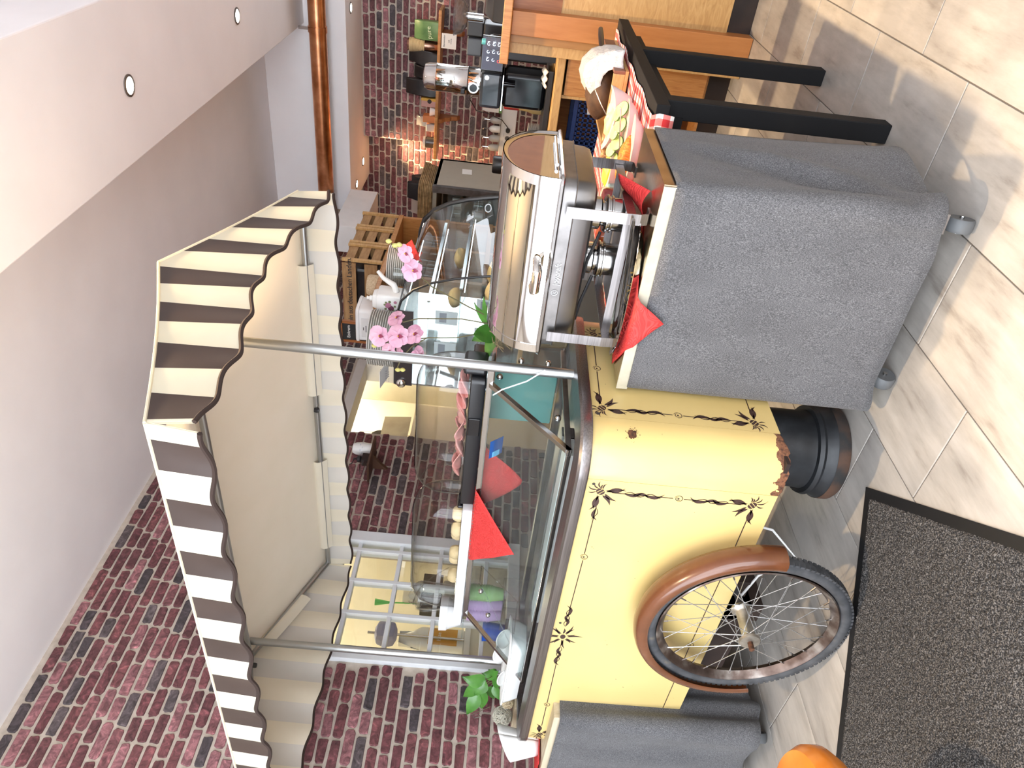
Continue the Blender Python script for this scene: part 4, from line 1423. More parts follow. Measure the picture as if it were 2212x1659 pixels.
for k in range(9):
    x, y = -1.47 - .048 * k, 1.95 + rb.uniform(-.03, .03)
    a0, rx, ph = rb.uniform(-.5, .5), rb.uniform(.045, .058), rb.uniform(0, 6)
    def HP(u, v, x=x, y=y, rx=rx, ph=ph, a0=a0):
        a, q = 2 * PI * u, v
        px_, py_ = rx * q * math.cos(a), .05 * q * math.sin(a)
        return (x + px_ * math.cos(a0) - py_ * math.sin(a0), y + px_ * math.sin(a0) + py_ * math.cos(a0), TZ + .062 + .004 * (k % 3) + .016 * q * math.sin(2 * a + ph) + .010 * q * q)
    o = MB().grid(HP, 22, 5).build('ham_slice', ham, None, smooth=True, solid=.0015)
    tag(o, 'folded slice of pink ham on the black tray, %s from the right-hand pole' % NTH[k], 'ham', 'ham slices on the black tray')
chs = noise_mat('cheese_pale', [(0.3, (0.62, 0.47, 0.24)), (0.7, (0.76, 0.63, 0.38))], nscale=16, rough=.6)
for k in range(6):
    x, y = -2.10 - .075 * k, 1.94 + rb.uniform(-.03, .03)
    m_ = MB()
    lo = []
    for (s_, z) in ((1, 0), (1.05, .014), (.85, .030), (.5, .036)):
        lo.append([(x + .032 * s_ * math.cos(2 * PI * j / 10) * (1 + .18 * math.sin(j * 2.1 + k)), y + .026 * s_ * math.sin(2 * PI * j / 10), TZ + .042 + z) for j in range(10)])
    o = m_.loft(lo).build('cheese_piece', chs, None, smooth=True)
    tag(o, 'crumbly piece of pale cheese on the white tray, %s from the black tray' % NTH[k], 'cheese', 'cheese on the white tray')
# white bowl at the end of the shelf
def lathe_thing(name, label, cat, prof, c, m, n=32, sx=1, sy=1, group=None, solid=0):
    o = MB().lathe(prof, n, c, sx, sy, caps=not solid).build(name, m, None, smooth=True, solid=solid)
    return tag(o, label, cat, group)
lathe_thing('bowl', 'white plastic bowl at the left end of the glass shelf', 'bowl', [(.03, 0), (.045, .004), (.066, .06), (.072, .066), (.074, .098), (.071, .098), (.066, .062), (.04, .010), (.0, .008)], (-2.738, 1.925, TZ + .0), 'white_plastic')
jug = thing('glass_jug', 'glass jug under crumpled film behind the white bowl', 'jug', (-2.72, 2.03, TZ))
MB().lathe([(.04, 0), (.05, .004), (.058, .10), (.062, .20), (.060, .20), (.055, .10), (.046, .01), (.0, .008)], 28, (-2.735, 2.005, TZ + .0)).build('body', 'clear_glass', jug, smooth=True)
MB().tube([(-2.785, 1.99, TZ + .19), (-2.80, 1.98, TZ + .205), (-2.815, 1.98, TZ + .17), (-2.80, 1.985, TZ + .10), (-2.785, 1.99, TZ + .05)], .0075, 10).build('handle', 'clear_glass', jug, smooth=True)
MB().grid(lambda u, v: (-2.735 - .075 * math.cos(2 * PI * u) * (.5 + .5 * v), 2.005 + .06 * math.sin(2 * PI * u) * (.5 + .5 * v), TZ + .235 - .05 * v + .012 * math.sin(11 * u * 2 + 9 * v)), 30, 10).build('film', glass_mat('cling_film', (.93, .94, .95), 1.7, .08), jug, smooth=True, autosmooth=15)
# napkins hanging from the shelf edge
napkin('napkin', 'red embossed napkin hanging over the front of the glass shelf', ((-1.985, 1.600), (-1.865, 1.845), (-2.11, 2.03), (-2.275, 1.85)), 1.836, TZ + .0, slope=(.76, .65))
nk2 = MB().grid(lambda u, v: (-1.66 - .29 * u - .04 * v, 1.875 + .006 * math.sin(6 * u), TZ - .012 - .155 * v * (1 - abs(2 * u - 1.05) ** 1.2)), 16, 10).build('napkin', 'red_napkin', None, smooth=True, solid=.0008)
tag(nk2, 'red napkin behind the slanted glass, seen through it', 'napkin')
# cups stacked inside the guard
rs = thing('acrylic_riser', 'clear acrylic riser box under the stacks of paper cups', 'riser', (-2.75, 1.98, .905))
MB().box(-2.84, -2.62, 1.93, 2.05, .984, .990).build('top', 'acrylic', rs)
for x in (-2.84, -2.625):
    MB().box(x, x + .005, 1.93, 2.05, .902, .984).build('side', 'acrylic', rs)
def cup_mesh(rad, m):
    return MB().lathe([(rad * .74, 0), (rad * .76, .001), (rad, .050), (rad * 1.11, .0498), (rad * 1.11, .0528), (rad * .98, .053), (rad * .72, .003), (.0, .003)], 22).build('paper_cup', m, None, smooth=True)
for (x, m, cn, nn, lab) in ((-2.655, mat('cup_green', (.40, .62, .25), .5), 'green', 15, 'pale green paper cup in the green stack'),
                            (-2.728, mat('cup_lilac', (.60, .40, .66), .5), 'lilac', 16, 'lilac paper cup in the stack by the green ones'),
                            (-2.802, MATS['cup_lilac'], 'lilac2', 15, 'lilac paper cup in the stack by the blue beaker')):
    c0 = cup_mesh(.034, m)
    for k in range(nn):
        o = c0 if k == 0 else c0.copy()
        if k:
            COL.objects.link(o)
        o.location = (x, 1.985, .990 + .0068 * k)
        tag(o, lab + ', ' + ORD[nn - 1 - k], 'cup', 'stacked cups ' + cn)
lathe_thing('beaker', 'bright blue plastic beaker beside the lilac cups', 'beaker', [(.034, 0), (.036, .002), (.044, .10), (.045, .10), (.042, .10), (.034, .004), (0, .004)], (-2.90, 1.96, .96), mat('blue_plastic', (.01, .10, .55), .35))
MB()
bxs = thing('carton_block', 'grey carton under the blue beaker, beyond the cart end', 'carton', (-2.92, 1.96, .9))
MB().box(-2.98, -2.875, 1.90, 2.02, .801, .958).build('body', 'grey_plastic', bxs, bevel=.003)
# left end: white oblong bowl, dishes, box, plant
wb_ = thing('oblong_bowl', 'long white melamine bowl on the left end of the cart', 'bowl', (-2.63, 1.66, .905))
lo = []
for (o_, z) in ((-.035, 0), (-.022, .002), (-.012, .030), (-.004, .058), (.004, .060), (.005, .066), (0, .068), (-.008, .064), (-.018, .03), (-.03, .008)):
    lo.append([(x, y, .906 + z) for (x, y) in rrect(-2.835 - o_, -2.425 + o_, 1.565 - o_, 1.735 + o_, .045 + o_ * .5, 6)])
MB().loft(lo).build('bowl_body', 'white_ceramic', wb_, smooth=True)
def shell(name, label, c, rx, rz_, ry_, tilt):
    def P(u, v):
        a = 2 * PI * u
        x, z = rx * v * math.cos(a), rz_ * v * math.sin(a)
        y = ry_ * (1 - v * v)
        return (c[0] + x, c[1] + y * math.cos(tilt) - z * math.sin(tilt), c[2] + y * math.sin(tilt) + z * math.cos(tilt))
    o = MB().grid(P, 28, 6).build(name, 'white_ceramic', None, smooth=True, solid=.004)
    return tag(o, label, 'dish', 'white dishes standing in the oblong bowl')
shell('small_dish', 'small white dish leaning in the oblong bowl, half behind the glass edge', (-2.56, 1.70, .985), .065, .032, .02, .3)
shell('small_dish', 'white dish with rounded end, tallest of those in the oblong bowl', (-2.69, 1.72, .985), .07, .036, .02, .4)
shell('small_dish', 'flat white dish leaning at the left end of the oblong bowl', (-2.77, 1.66, .965), .055, .03, .018, .5)
pb = thing('paper_box', 'pink and white paper box behind the oblong bowl', 'box', (-2.83, 1.80, .905))
MB().box(-2.845, -2.70, 1.775, 1.83, .906, .99).build('body', mat('box_white', (.80, .80, .79), .6), pb, bevel=.002)
MB().box(-2.846, -2.699, 1.774, 1.831, .91, .948).build('pink_band', mat('box_pink', (.74, .42, .47), .6), pb)
stb = thing('side_table', 'small pale table behind the left stand carrying the plant', 'table', (-3.02, 1.83, 0))
MB().box(-3.165, -2.872, 1.60, 2.06, .775, .799).build('top', 'pale_wood', stb, bevel=.003)
for (x, y) in ((-3.15, 1.62), (-2.90, 1.62), (-3.15, 2.03), (-2.90, 2.03)):
    MB().box(x, x + .025, y, y + .025, .0005, .775).build('leg', 'pale_wood', stb)
tag(MB().box(-3.10, -2.91, 1.615, 1.70, .7995, .903).build('planter_box', 'pale_wood', None, bevel=.004), 'low wooden box under the wicker ball and curly moss', 'box')
# pothos-like plant
leafm = noise_mat('leaf_green', [(0.3, (0.035, 0.12, 0.02)), (0.6, (0.075, 0.23, 0.035)), (0.8, (0.14, 0.34, 0.06))], nscale=12, rough=.35, Coat_Weight=.2)
mat('stem_green', (.14, .20, .05), .6)
def leaf3(parent, base, tip, wdt, nrm, m=leafm, name='leaf', curl=.25, mfold=.15, rnd=False):
    base, tip, nrm = Vector(base), Vector(tip), Vector(nrm).normalized()
    ax = tip - base
    L = ax.length
    e = ax.normalized()
    sd = e.cross(nrm).normalized()
    up = sd.cross(e)
    def P(u, v):
        t, s_ = u, v * 2 - 1
        w_ = wdt * (math.sin(PI * min(1, .04 + .96 * t ** 1.15)) ** .6 if rnd else math.sin(PI * min(1, t ** .7)) * (1 - .2 * t))
        return base + ax * t + sd * s_ * w_ + up * (curl * L * t * (1 - t) * 1.2 - curl * .6 * L * t * t + mfold * wdt * abs(s_))
    return MB().grid(P, 8, 4).build(name, m, parent, smooth=True, autosmooth=False)
pp = thing('potted_plant', 'green leafy trailing plant against the brick wall, left of the cart', 'plant', (-2.97, 1.78, .80))
MB().lathe([(.045, 0), (.05, .004), (.062, .11), (.066, .115), (.064, .12), (.058, .12), (.055, .10), (.0, .10)], 26, (-2.97, 1.80, .80)).build('pot', mat('pot_brown', (.16, .10, .06), .8), pp, smooth=True)
soil = MB()
rb = random.Random(31)
for k in range(60):
    a, q = rb.uniform(0, 2 * PI), rb.uniform(.01, .075)
    p = Vector((-2.97 + q * math.cos(a), 1.80 + q * math.sin(a), .915))
    soil.tube([p, p + Vector((rb.uniform(-.02, .02), rb.uniform(-.02, .02), rb.uniform(.0, .03))), p + Vector((rb.uniform(-.04, .04), rb.uniform(-.04, .04), rb.uniform(-.02, .02)))], .0012, 4)
soil.build('moss', mat('moss_dry', (.24, .17, .08), .9), pp, kind='stuff')
# leaf positions chosen on the plant: (base, tip, width)
LV = [((-2.86, 1.70, 1.035), (-2.83, 1.68, 1.135), .034), ((-2.955, 1.74, 1.05), (-3.06, 1.72, 1.125), .024), ((-2.93, 1.74, 1.03), (-2.99, 1.70, 1.075), .030), ((-2.90, 1.76, .985), (-2.885, 1.74, 1.05), .028),
      ((-3.00, 1.75, 1.045), (-3.11, 1.70, 1.035), .034), ((-3.00, 1.76, 1.0), (-3.09, 1.74, .985), .026), ((-3.03, 1.74, 1.05), (-3.13, 1.68, 1.10), .028), ((-2.95, 1.76, 1.0), (-2.93, 1.72, .955), .024),
      ((-2.92, 1.77, 1.01), (-2.86, 1.74, .985), .022), ((-2.98, 1.75, .99), (-3.03, 1.70, .95), .02)]
for (bs, tp, wd) in LV:
    lf = leaf3(pp, bs, tp, wd * 1.2, (.4, -.9, .35))
    MB().tube([(-2.96, 1.795, .92), ((bs[0] - 2.96) / 2, (bs[1] + 1.795) / 2, (bs[2] + .97) / 2), bs], .0016, 5).build('stalk', 'stem_green', lf, smooth=True)
wire = MB()
def loop_ball(name, label, c, rad, nst, thick, m, seed):
    rb = random.Random(seed)
    o = MB()
    for k in range(nst):
        ax = Vector((rb.gauss(0, 1), rb.gauss(0, 1), rb.gauss(0, 1))).normalized()
        e1 = ax.orthogonal().normalized(); e2 = ax.cross(e1)
        ph, sp = rb.uniform(0, 6), rb.uniform(2.5, 5)
        r0 = rad * rb.uniform(.75, 1)
        o.tube([Vector(c) + (e1 * math.cos(ph + sp * i / 12) + e2 * math.sin(ph + sp * i / 12)) * r0 + ax * r0 * .3 * math.sin(i * .9) for i in range(13)], thick, 4)
    ob = o.build(name, m, None, smooth=True)
    return tag(ob, label, 'decoration')
loop_ball('wicker_ball', 'small round wicker ball beside the plant', (-2.955, 1.66, .930), .026, 36, .0016, mat('raffia', (.66, .56, .38), .8), 4)
loop_ball('curly_moss_ball', 'tangle of pale curly moss below the plant leaves', (-3.03, 1.64, .945), .042, 90, .0013, mat('moss_pale', (.55, .53, .44), .9), 6)
sw = MB().tube([(-3.0, 1.66, 1.0), (-3.06, 1.65, 1.08), (-3.10, 1.66, 1.06), (-3.085, 1.66, 1.035), (-3.07, 1.66, 1.05), (-3.08, 1.66, 1.06)], .002, 6).build('curled_wire', 'steel', None, smooth=True)
tag(sw, 'thin silver wire curled into a spiral in front of the plant', 'wire')
# white scoop cup, napkin and glass bowl on the left stand
sc_ = thing('scoop_cup', 'white slanted cup with a slot, on a red napkin at the picture edge', 'cup', (-2.95, 1.47, .80))
def SP(u, v):
    a = 2 * PI * u
    zt = .135 + .035 * math.cos(a - .6)
    r_ = .038 + .030 * v
    return (-2.93 + r_ * math.cos(a), 1.475 + r_ * math.sin(a), .806 + zt * v)
MB().grid(SP, 36, 8).build('shell', 'white_ceramic', sc_, smooth=True, solid=.004)
MB().lathe([(.037, 0), (.034, .003)], 24, (-2.93, 1.475, .804)).build('base', 'white_ceramic', sc_)
MB().obox((-2.90, 1.47, .92), (.012, .05, .03)).build('slot', mat('slot_dark', (.12, .02, .015), .6), sc_, bevel=.004)
nk3 = MB().grid(lambda u, v: (-2.86 - .20 * u, 1.37 + .17 * v, .8025 + .008 * (1 - v) * math.sin(5 * u + 1) ** 2), 12, 8).build('napkin', 'red_napkin', None, smooth=True, solid=.0008)
tag(nk3, 'red napkin under the white scoop cup at the picture edge', 'napkin')
lathe_thing('glass_bowl', 'clear glass bowl at the picture edge, behind the white scoop cup', 'bowl', [(.03, 0), (.034, .002), (.06, .05), (.068, .09), (.066, .09), (.057, .05), (.03, .006), (0, .006)], (-3.02, 1.585, .803), 'clear_glass')
# white spoon-shaped napkin cable: thin white flex by the pole
MB().tube([(P_R + .02, PY - .02, .99), (P_R - .02, PY - .03, 1.04), (P_R - .06, PY - .03, 1.11), (P_R - .10, PY - .01, 1.135)], .0022, 6).build('flex', 'white_plastic', cart, smooth=True)

# ---- doormat
mtc = Vector((-1.447, 1.577, 0)); e1 = Vector((.585, -.811, 0)).normalized(); e2 = Vector((-.811, -.585, 0)).normalized()
dm = thing('doormat', 'dark grey flecked doormat with black rubber edge on the tiled floor', 'doormat', (-1.6, .9, 0))
ML, MW = 1.15, 1.45
c_ = mtc + e1 * ML / 2 + e2 * MW / 2
MB().obox(c_ + Vector((0, 0, .0025)), (ML, MW, .004), tuple(e1), tuple(-e2), (0, 0, 1)).build('rubber_edge', mat('mat_rubber', (.008, .008, .009), .55), dm, bevel=.0015)
pile = bpy.data.materials.new('mat_pile'); MATS['pile'] = pile
nt, n, l, b = nodes_of(pile)
tc = n.new('ShaderNodeTexCoord'); nz = n.new('ShaderNodeTexNoise'); nz.inputs['Scale'].default_value = 300; nz.inputs['Detail'].default_value = 2
l.new(tc.outputs['Object'], nz.inputs['Vector'])
r_ = ramp(n, [(.38, (.008, .008, .009)), (.5, (.032, .030, .030)), (.62, (.16, .148, .138))]); l.new(nz.outputs['Fac'], r_.inputs['Fac']); l.new(r_.outputs[0], b.inputs['Base Color'])
b.inputs['Roughness'].default_value = .95
bp = n.new('ShaderNodeBump'); bp.inputs['Strength'].default_value = .8; bp.inputs['Distance'].default_value = .006
l.new(nz.outputs['Fac'], bp.inputs['Height']); l.new(bp.outputs[0], b.inputs['Normal'])
rb = random.Random(8)
NX, NY = 190, 240
def MP(u, v):
    edge = min(u, 1 - u, v, 1 - v)
    return mtc + e1 * (.030 + (ML - .06) * u + rb.uniform(-.0015, .0015)) + e2 * (.030 + (MW - .06) * v + rb.uniform(-.0015, .0015)) + Vector((0, 0, .0045 + (.005 * rb.random() if edge > .004 else 0)))
MB().grid(MP, NX, NY).build('pile', pile, dm, kind='stuff')
# ---- orange stool at the bottom edge
st = thing('stool', 'round orange wooden stool cut off by the picture edge', 'stool', (-1.50, .67, 0))
SC = (-1.555, .645)
MB().lathe([(.0, .355), (.11, .357), (.150, .367), (.166, .392), (.165, .418), (.152, .438), (.11, .450), (0, .453)], 48, (*SC, 0)).build('seat', noise_mat('stool_orange', [(.3, (.50, .15, .015)), (.7, (.62, .21, .025))], scale=(1, 1, 1), nscale=4, rough=.22, distort=1), st, smooth=True)
for k in range(3):
    a = 2 * PI * k / 3 + 2.2
    MB().tube([(SC[0] + .07 * math.cos(a), SC[1] + .07 * math.sin(a), .365), (SC[0] + .085 * math.cos(a), SC[1] + .085 * math.sin(a), .0105)], [.016, .012], 12).build('leg', MATS['stool_orange'], st, smooth=True)
# ================================================================== black table with gingham cloth and food
tb = thing('black_table', 'black wooden table with red gingham cloth behind the felt stand', 'table', (-.95, 2.8, 0))
mat('black_wood', (.006, .006, .007), .7, 0, Specular_IOR_Level=.25)
TX0, TX1, TY0, TY1, TT = -1.35, -.598, 2.215, 3.45, .742
for (x, y) in ((-.600, 2.285), (-.600, 2.925), (-1.29, 2.285), (-1.29, 2.925)):
    MB().box(x - .058, x, y, y + .058, 0, TT - .04).build('leg', 'black_wood', tb, bevel=.003)
MB().box(TX1 - .06, TX1, TY0, TY1, TT - .042, TT - .001).build('end_rail', 'black_wood', tb, bevel=.002)
MB().box(TX1 - .12, TX1 - .05, TY0 + .06, TY1 - .05, TT - .10, TT - .042).build('apron', 'black_wood', tb)
MB().box(TX0, TX1 - .06, TY0, TY1, TT - .030, TT - .001).build('top', 'black_wood', tb)
gm = bpy.data.materials.new('gingham'); MATS['gingham'] = gm
nt, n, l, b = nodes_of(gm)
uvn = n.new('ShaderNodeUVMap')
sx = n.new('ShaderNodeSeparateXYZ'); l.new(uvn.outputs[0], sx.inputs[0])
bands = []
for k in ('X', 'Y'):
    m1 = n.new('ShaderNodeMath'); m1.operation = 'MULTIPLY'; m1.inputs[1].default_value = 1 / .022
    l.new(sx.outputs[k], m1.inputs[0])
    m2 = n.new('ShaderNodeMath'); m2.operation = 'PINGPONG'; m2.inputs[1].default_value = 1
    l.new(m1.outputs[0], m2.inputs[0])
    m3 = n.new('ShaderNodeMath'); m3.operation = 'GREATER_THAN'; m3.inputs[1].default_value = .5
    l.new(m2.outputs[0], m3.inputs[0]); bands.append(m3)
s2 = n.new('ShaderNodeMath'); s2.operation = 'ADD'
l.new(bands[0].outputs[0], s2.inputs[0]); l.new(bands[1].outputs[0], s2.inputs[1])
hf = n.new('ShaderNodeMath'); hf.operation = 'MULTIPLY'; hf.inputs[1].default_value = .5
l.new(s2.outputs[0], hf.inputs[0])
r_ = ramp(n, [(0, (.82, .78, .76)), (.45, (.74, .24, .22)), (.95, (.56, .025, .03))]); l.new(hf.outputs[0], r_.inputs['Fac'])
l.new(r_.outputs[0], b.inputs['Base Color']); b.inputs['Roughness'].default_value = .9
def cloth_sheet(name, fn, nu, nv, su, sv, m, solid=.0015):
    o = MB().grid(fn, nu, nv).build(name, m, None, smooth=True, autosmooth=False, solid=solid)
    me = o.data
    uv = me.uv_layers.new(name='UVMap')
    for p in me.polygons:
        for li in p.loop_indices:
            vi = me.loops[li].vertex_index
            i, j = divmod(vi, nv + 1)
            uv.data[li].uv = (i / nu * su, j / nv * sv)
    return o
def CP(u, v):
    # v runs from the hanging front edge back over the table
    s_ = v * (TY1 - TY0 + .13)
    x = TX0 - .02 + (TX1 - .018 - TX0) * u + .006 * math.sin(v * 30)
    if s_ < .062:
        return (x + .01, TY0 - .012 + .004 * math.sin(u * 20), TT - .062 + s_ + .004)
    y = TY0 - .008 + (s_ - .062)
    return (x, min(y, TY1 + .01), TT + .004 + .004 * math.sin(u * 14 + v * 5) * math.sin(v * 22) - (.0 if y < TY1 else (y - TY1)))
ck = cloth_sheet('gingham_cloth', CP, 36, 60, .75, 1.36, gm)
tag(ck, 'red and white gingham cloth spread over the black table', 'tablecloth')
FZ = TT + .010
# boat-shaped pink-white dishes
dishm = mat('dish_pink', (.70, .58, .565), .35)
rimm_ = mat('dish_cream', (.74, .70, .58), .3)
def boat(label, c, L, W, H, lift, rz):
    t = thing('boat_dish', label, 'dish', c, 'pale pink boat-shaped dishes')
    ca, sa = math.cos(rz), math.sin(rz)
    def lo_(k, zf, inset=0):
        P = []
        for j in range(40):
            a = 2 * PI * j / 40
            ux, uy = math.cos(a), math.sin(a)
            x, y = (L / 2 - inset) * k * (abs(ux) ** .8) * (1 if ux > 0 else -1), (W / 2 - inset) * k * uy
            z = H * zf + lift * zf * ux * ux
            P.append((c[0] + x * ca - y * sa, c[1] + x * sa + y * ca, c[2] + z))
        return P
    MB().loft([lo_(.62, 0), (lo_(.70, .06)), lo_(.86, .5), lo_(1, 1)], caps=True).build('body', dishm, t, smooth=True)
    MB().loft([lo_(1, 1), lo_(1.01, 1.03), lo_(.96, 1.03), lo_(.80, .45), lo_(.62, .12)], caps=False).build('inside', rimm_, t, smooth=True)
    return t
d1 = boat('pink boat-shaped dish of butter, in front of the paper towel', (-.765, 2.60, FZ), .215, .10, .056, .022, .1)
d2 = boat('pink boat-shaped dish with cucumber slices', (-.775, 2.44, FZ), .25, .10, .030, .008, -.05)
d3 = boat('pink boat-shaped dish of shredded carrot, at the front of the table', (-.785, 2.285, FZ), .27, .085, .028, .008, -.08)
d4 = boat('small pale boat-shaped dish holding yellow cheese', (-.905, 2.47, FZ), .16, .10, .055, .012, .15)
def lump(name, label, cat, c, rx, ry, rz, m, seed, nz=.15, group=None):
    rb = random.Random(seed)
    ph = [rb.uniform(0, 6) for _ in range(6)]
    def P(u, v):
        a, t = 2 * PI * u, PI * v
        k = 1 + nz * (math.sin(3 * a + ph[0]) * math.sin(4 * t + ph[1]) + .6 * math.sin(7 * a + ph[2] + 5 * t))
        return (c[0] + rx * k * math.sin(t) * math.cos(a), c[1] + ry * k * math.sin(t) * math.sin(a), c[2] + rz * k * math.cos(t))
    o = MB().grid(P, 28, 14).build(name, m, None, smooth=True)
    return tag(o, label, cat, group)
butter = noise_mat('butter', [(.3, (.78, .66, .26)), (.7, (.86, .78, .42))], nscale=20, rough=.5)
lump('butter', 'soft yellow butter heaped in the pink dish', 'butter', (-.775, 2.60, FZ + .052), .075, .045, .028, butter, 1)
carrot = noise_mat('carrot', [(.3, (.62, .10, .012)), (.5, (.80, .20, .02)), (.75, (.88, .36, .06))], scale=(3, 1, 1), nscale=60, rough=.4, bump=.8, bdist=.006)
lump('carrot_salad', 'orange shredded carrot in the front dish', 'salad', (-.815, 2.29, FZ + .034), .090, .034, .026, carrot, 2, .08)
cheesey = noise_mat('cheese_yellow', [(.3, (.78, .50, .04)), (.7, (.88, .66, .12))], nscale=14, rough=.4)
lump('cheese_slices', 'yellow cheese in the small pale dish', 'cheese', (-.905, 2.47, FZ + .055), .062, .038, .022, cheesey, 3, .06)
cskin = mat('cucumber_skin', (.06, .14, .02), .35)
cflesh = noise_mat('cucumber_flesh', [(.3, (.55, .66, .22)), (.7, (.72, .80, .40))], nscale=30, rough=.3)
for k, (x, y, z, a, b2) in enumerate(((-.685, 2.425, .048, .5, .2), (-.705, 2.445, .050, .2, .9), (-.735, 2.42, .046, .55, .3), (-.765, 2.435, .050, .3, -.3), (-.795, 2.42, .046, .6, .1), (-.825, 2.44, .050, .4, -.2), (-.855, 2.425, .044, .3, .4), (-.715, 2.46, .040, .1, .2), (-.80, 2.46, .042, .2, 0))):
    y, z = y + .012, z + .006 + .008 * (k % 2)
    t = thing('cucumber_slice', 'round cucumber slice in the middle dish, %s from table edge' % ('first', 'second', 'third', 'fourth', 'fifth', 'sixth', 'seventh', 'second of the rear pair', 'last of the rear pair')[k], 'cucumber', (x, y, FZ + z), 'cucumber slices')
    nv_ = Vector((math.sin(a) * math.cos(b2), -math.sin(a), math.cos(a))).normalized()
    e_1 = nv_.orthogonal().normalized(); e_2 = nv_.cross(e_1)
    cc = Vector((x, y, FZ + z))
    lp = lambda r_, h_: [cc + (e_1 * math.cos(2 * PI * j / 22) + e_2 * math.sin(2 * PI * j / 22)) * r_ + nv_ * h_ for j in range(22)]
    MB().loft([lp(.0245, -.002), lp(.026, -.0015), lp(.026, .0015), lp(.0245, .002)], caps=False).build('rind', cskin, t, smooth=True)
    MB().loft([lp(.0246, -.0021), lp(.0246, .0022)]).build('flesh', cflesh, t)
# sesame breadsticks
ses = noise_mat('sesame_crust', [(.35, (.14, .055, .015)), (.5, (.30, .14, .05)), (.68, (.66, .48, .24))], nscale=70, rough=.6, bump=1.0, bdist=.004)
for (a, b_, r_, lab) in (((-.83, 2.66, FZ + .060), (-.935, 2.57, FZ + .060), .017, 'thick sesame breadstick behind the cucumber dish'), ((-.865, 2.60, FZ + .048), (-.935, 2.54, FZ + .046), .012, 'thin sesame breadstick next to the thick one')):
    tag(MB().tube([Vector(a).lerp(Vector(b_), t / 6) for t in range(7)], [r_ * .7, r_, r_ * 1.05, r_, r_ * 1.02, r_, r_ * .7], 12).build('breadstick', ses, None, smooth=True), lab, 'bread')
lump('bread_roll', 'brown bread roll supporting the breadsticks', 'bread', (-.90, 2.62, FZ + .026), .06, .045, .026, ses, 7, .05)
# jars of jam with paper tags
for (x, y, c1, c2, lab) in ((-.955, 2.33, (.09, .004, .010), (.26, .015, .02), 'jar of dark cherry jam with a handwritten tag'), (-1.055, 2.30, (.52, .03, .01), (.78, .20, .03), 'jar of orange-red jam next to the cherry jam')):
    t = thing('jam_jar', lab, 'jar', (x, y, FZ))
    MB().lathe([(.036, .001), (.041, .006), (.041, .070), (.036, .080), (.034, .080)], 26, (x, y, FZ)).build('jam', noise_mat('jam_%d' % int(x * -1000), [(.3, c1), (.7, c2)], nscale=50, rough=.2), t, smooth=True)
    MB().lathe([(.038, 0), (.044, .004), (.044, .080), (.038, .090), (.036, .10)], 26, (x, y, FZ), caps=False).build('glass', 'clear_glass', t, smooth=True)
    MB().obox((x + .012, y - .047, FZ + .030), (.045, .001, .034), (.93, .0, .36), (0, 1, .2)).build('paper_tag', 'paper', t)
    text_mesh('tag_writing', 'Cass' if x > -1 else 'Erd', .016, (x + .012, y - .0478, FZ + .030), (.93, 0, .36), (-.36, .0, .93), 'ink', t, .0004)
# wooden box, loaf, towel and knife
wbx = thing('wooden_box', 'low wooden box with reddish side at the far end of the table', 'box', (-.78, 3.05, FZ))
MB().box(-.93, -.655, 2.80, 3.30, FZ, FZ + .012).build('bottom', 'oak_light', wbx)
MB().box(-.667, -.655, 2.80, 3.30, FZ + .012, FZ + .055).build('side', mat('box_red', (.22, .085, .05), .5), wbx, bevel=.002)
MB().box(-.93, -.918, 2.80, 3.30, FZ + .012, FZ + .055).build('side', 'oak_light', wbx, bevel=.002)
MB().box(-.918, -.667, 2.80, 2.812, FZ + .012, FZ + .055).build('end', 'oak_light', wbx, bevel=.002)
MB().box(-.918, -.667, 3.288, 3.30, FZ + .012, FZ + .055).build('end', 'oak_light', wbx, bevel=.002)
lump('bread_loaf', 'dark crusty bread loaf under the paper towel', 'bread', (-.775, 2.98, FZ + .070), .105, .13, .058, noise_mat('loaf_crust', [(.3, (.045, .018, .008)), (.7, (.13, .06, .025))], nscale=14, rough=.7, bump=.5), 8, .05)
towm = noise_mat('towel_paper', [(.3, (.56, .53, .53)), (.7, (.70, .68, .67))], nscale=60, rough=.95, bump=1.0, bdist=.008)
tpts = [(-.600, FZ + .018), (-.605, FZ + .06), (-.625, FZ + .105), (-.665, FZ + .142), (-.71, FZ + .150), (-.76, FZ + .128), (-.81, FZ + .085), (-.855, FZ + .035)]
def TP(u, v):
    f_ = u * (len(tpts) - 1)
    i = min(int(f_), len(tpts) - 2)
    t = f_ - i
    x = tpts[i][0] * (1 - t) + tpts[i + 1][0] * t
    z = tpts[i][1] * (1 - t) + tpts[i + 1][1] * t
    rip = .005 * math.sin(9 * u + 6 * v)
    if v < .5:      # flap hanging down in front of the loaf
        k = .58 + .42 * (v / .5)
        return (-.735 + (x + .735) * k, 2.835 + .03 * (v / .5) + .05 * u, FZ + .015 + (z - FZ - .015) * k + rip)
    w_ = (v - .5) / .5
    return (x - .03 * w_, 2.865 + .22 * w_ + .05 * u, z + rip + .010 * w_)
tag(MB().grid(TP, 28, 16).build('paper_towel', towm, None, smooth=True, autosmooth=False, solid=.003), 'white quilted paper towel draped over the bread loaf', 'paper towel')
tag(MB().tube([(-.62, 3.30, FZ + .075), (-.625, 3.20, FZ + .080), (-.64, 3.10, FZ + .082), (-.655, 2.99, FZ + .080)], [.010, .012, .011, .010], 10).build('knife_handle', 'black_plastic', None, smooth=True), 'black rounded handle sticking out behind the paper towel', 'knife')
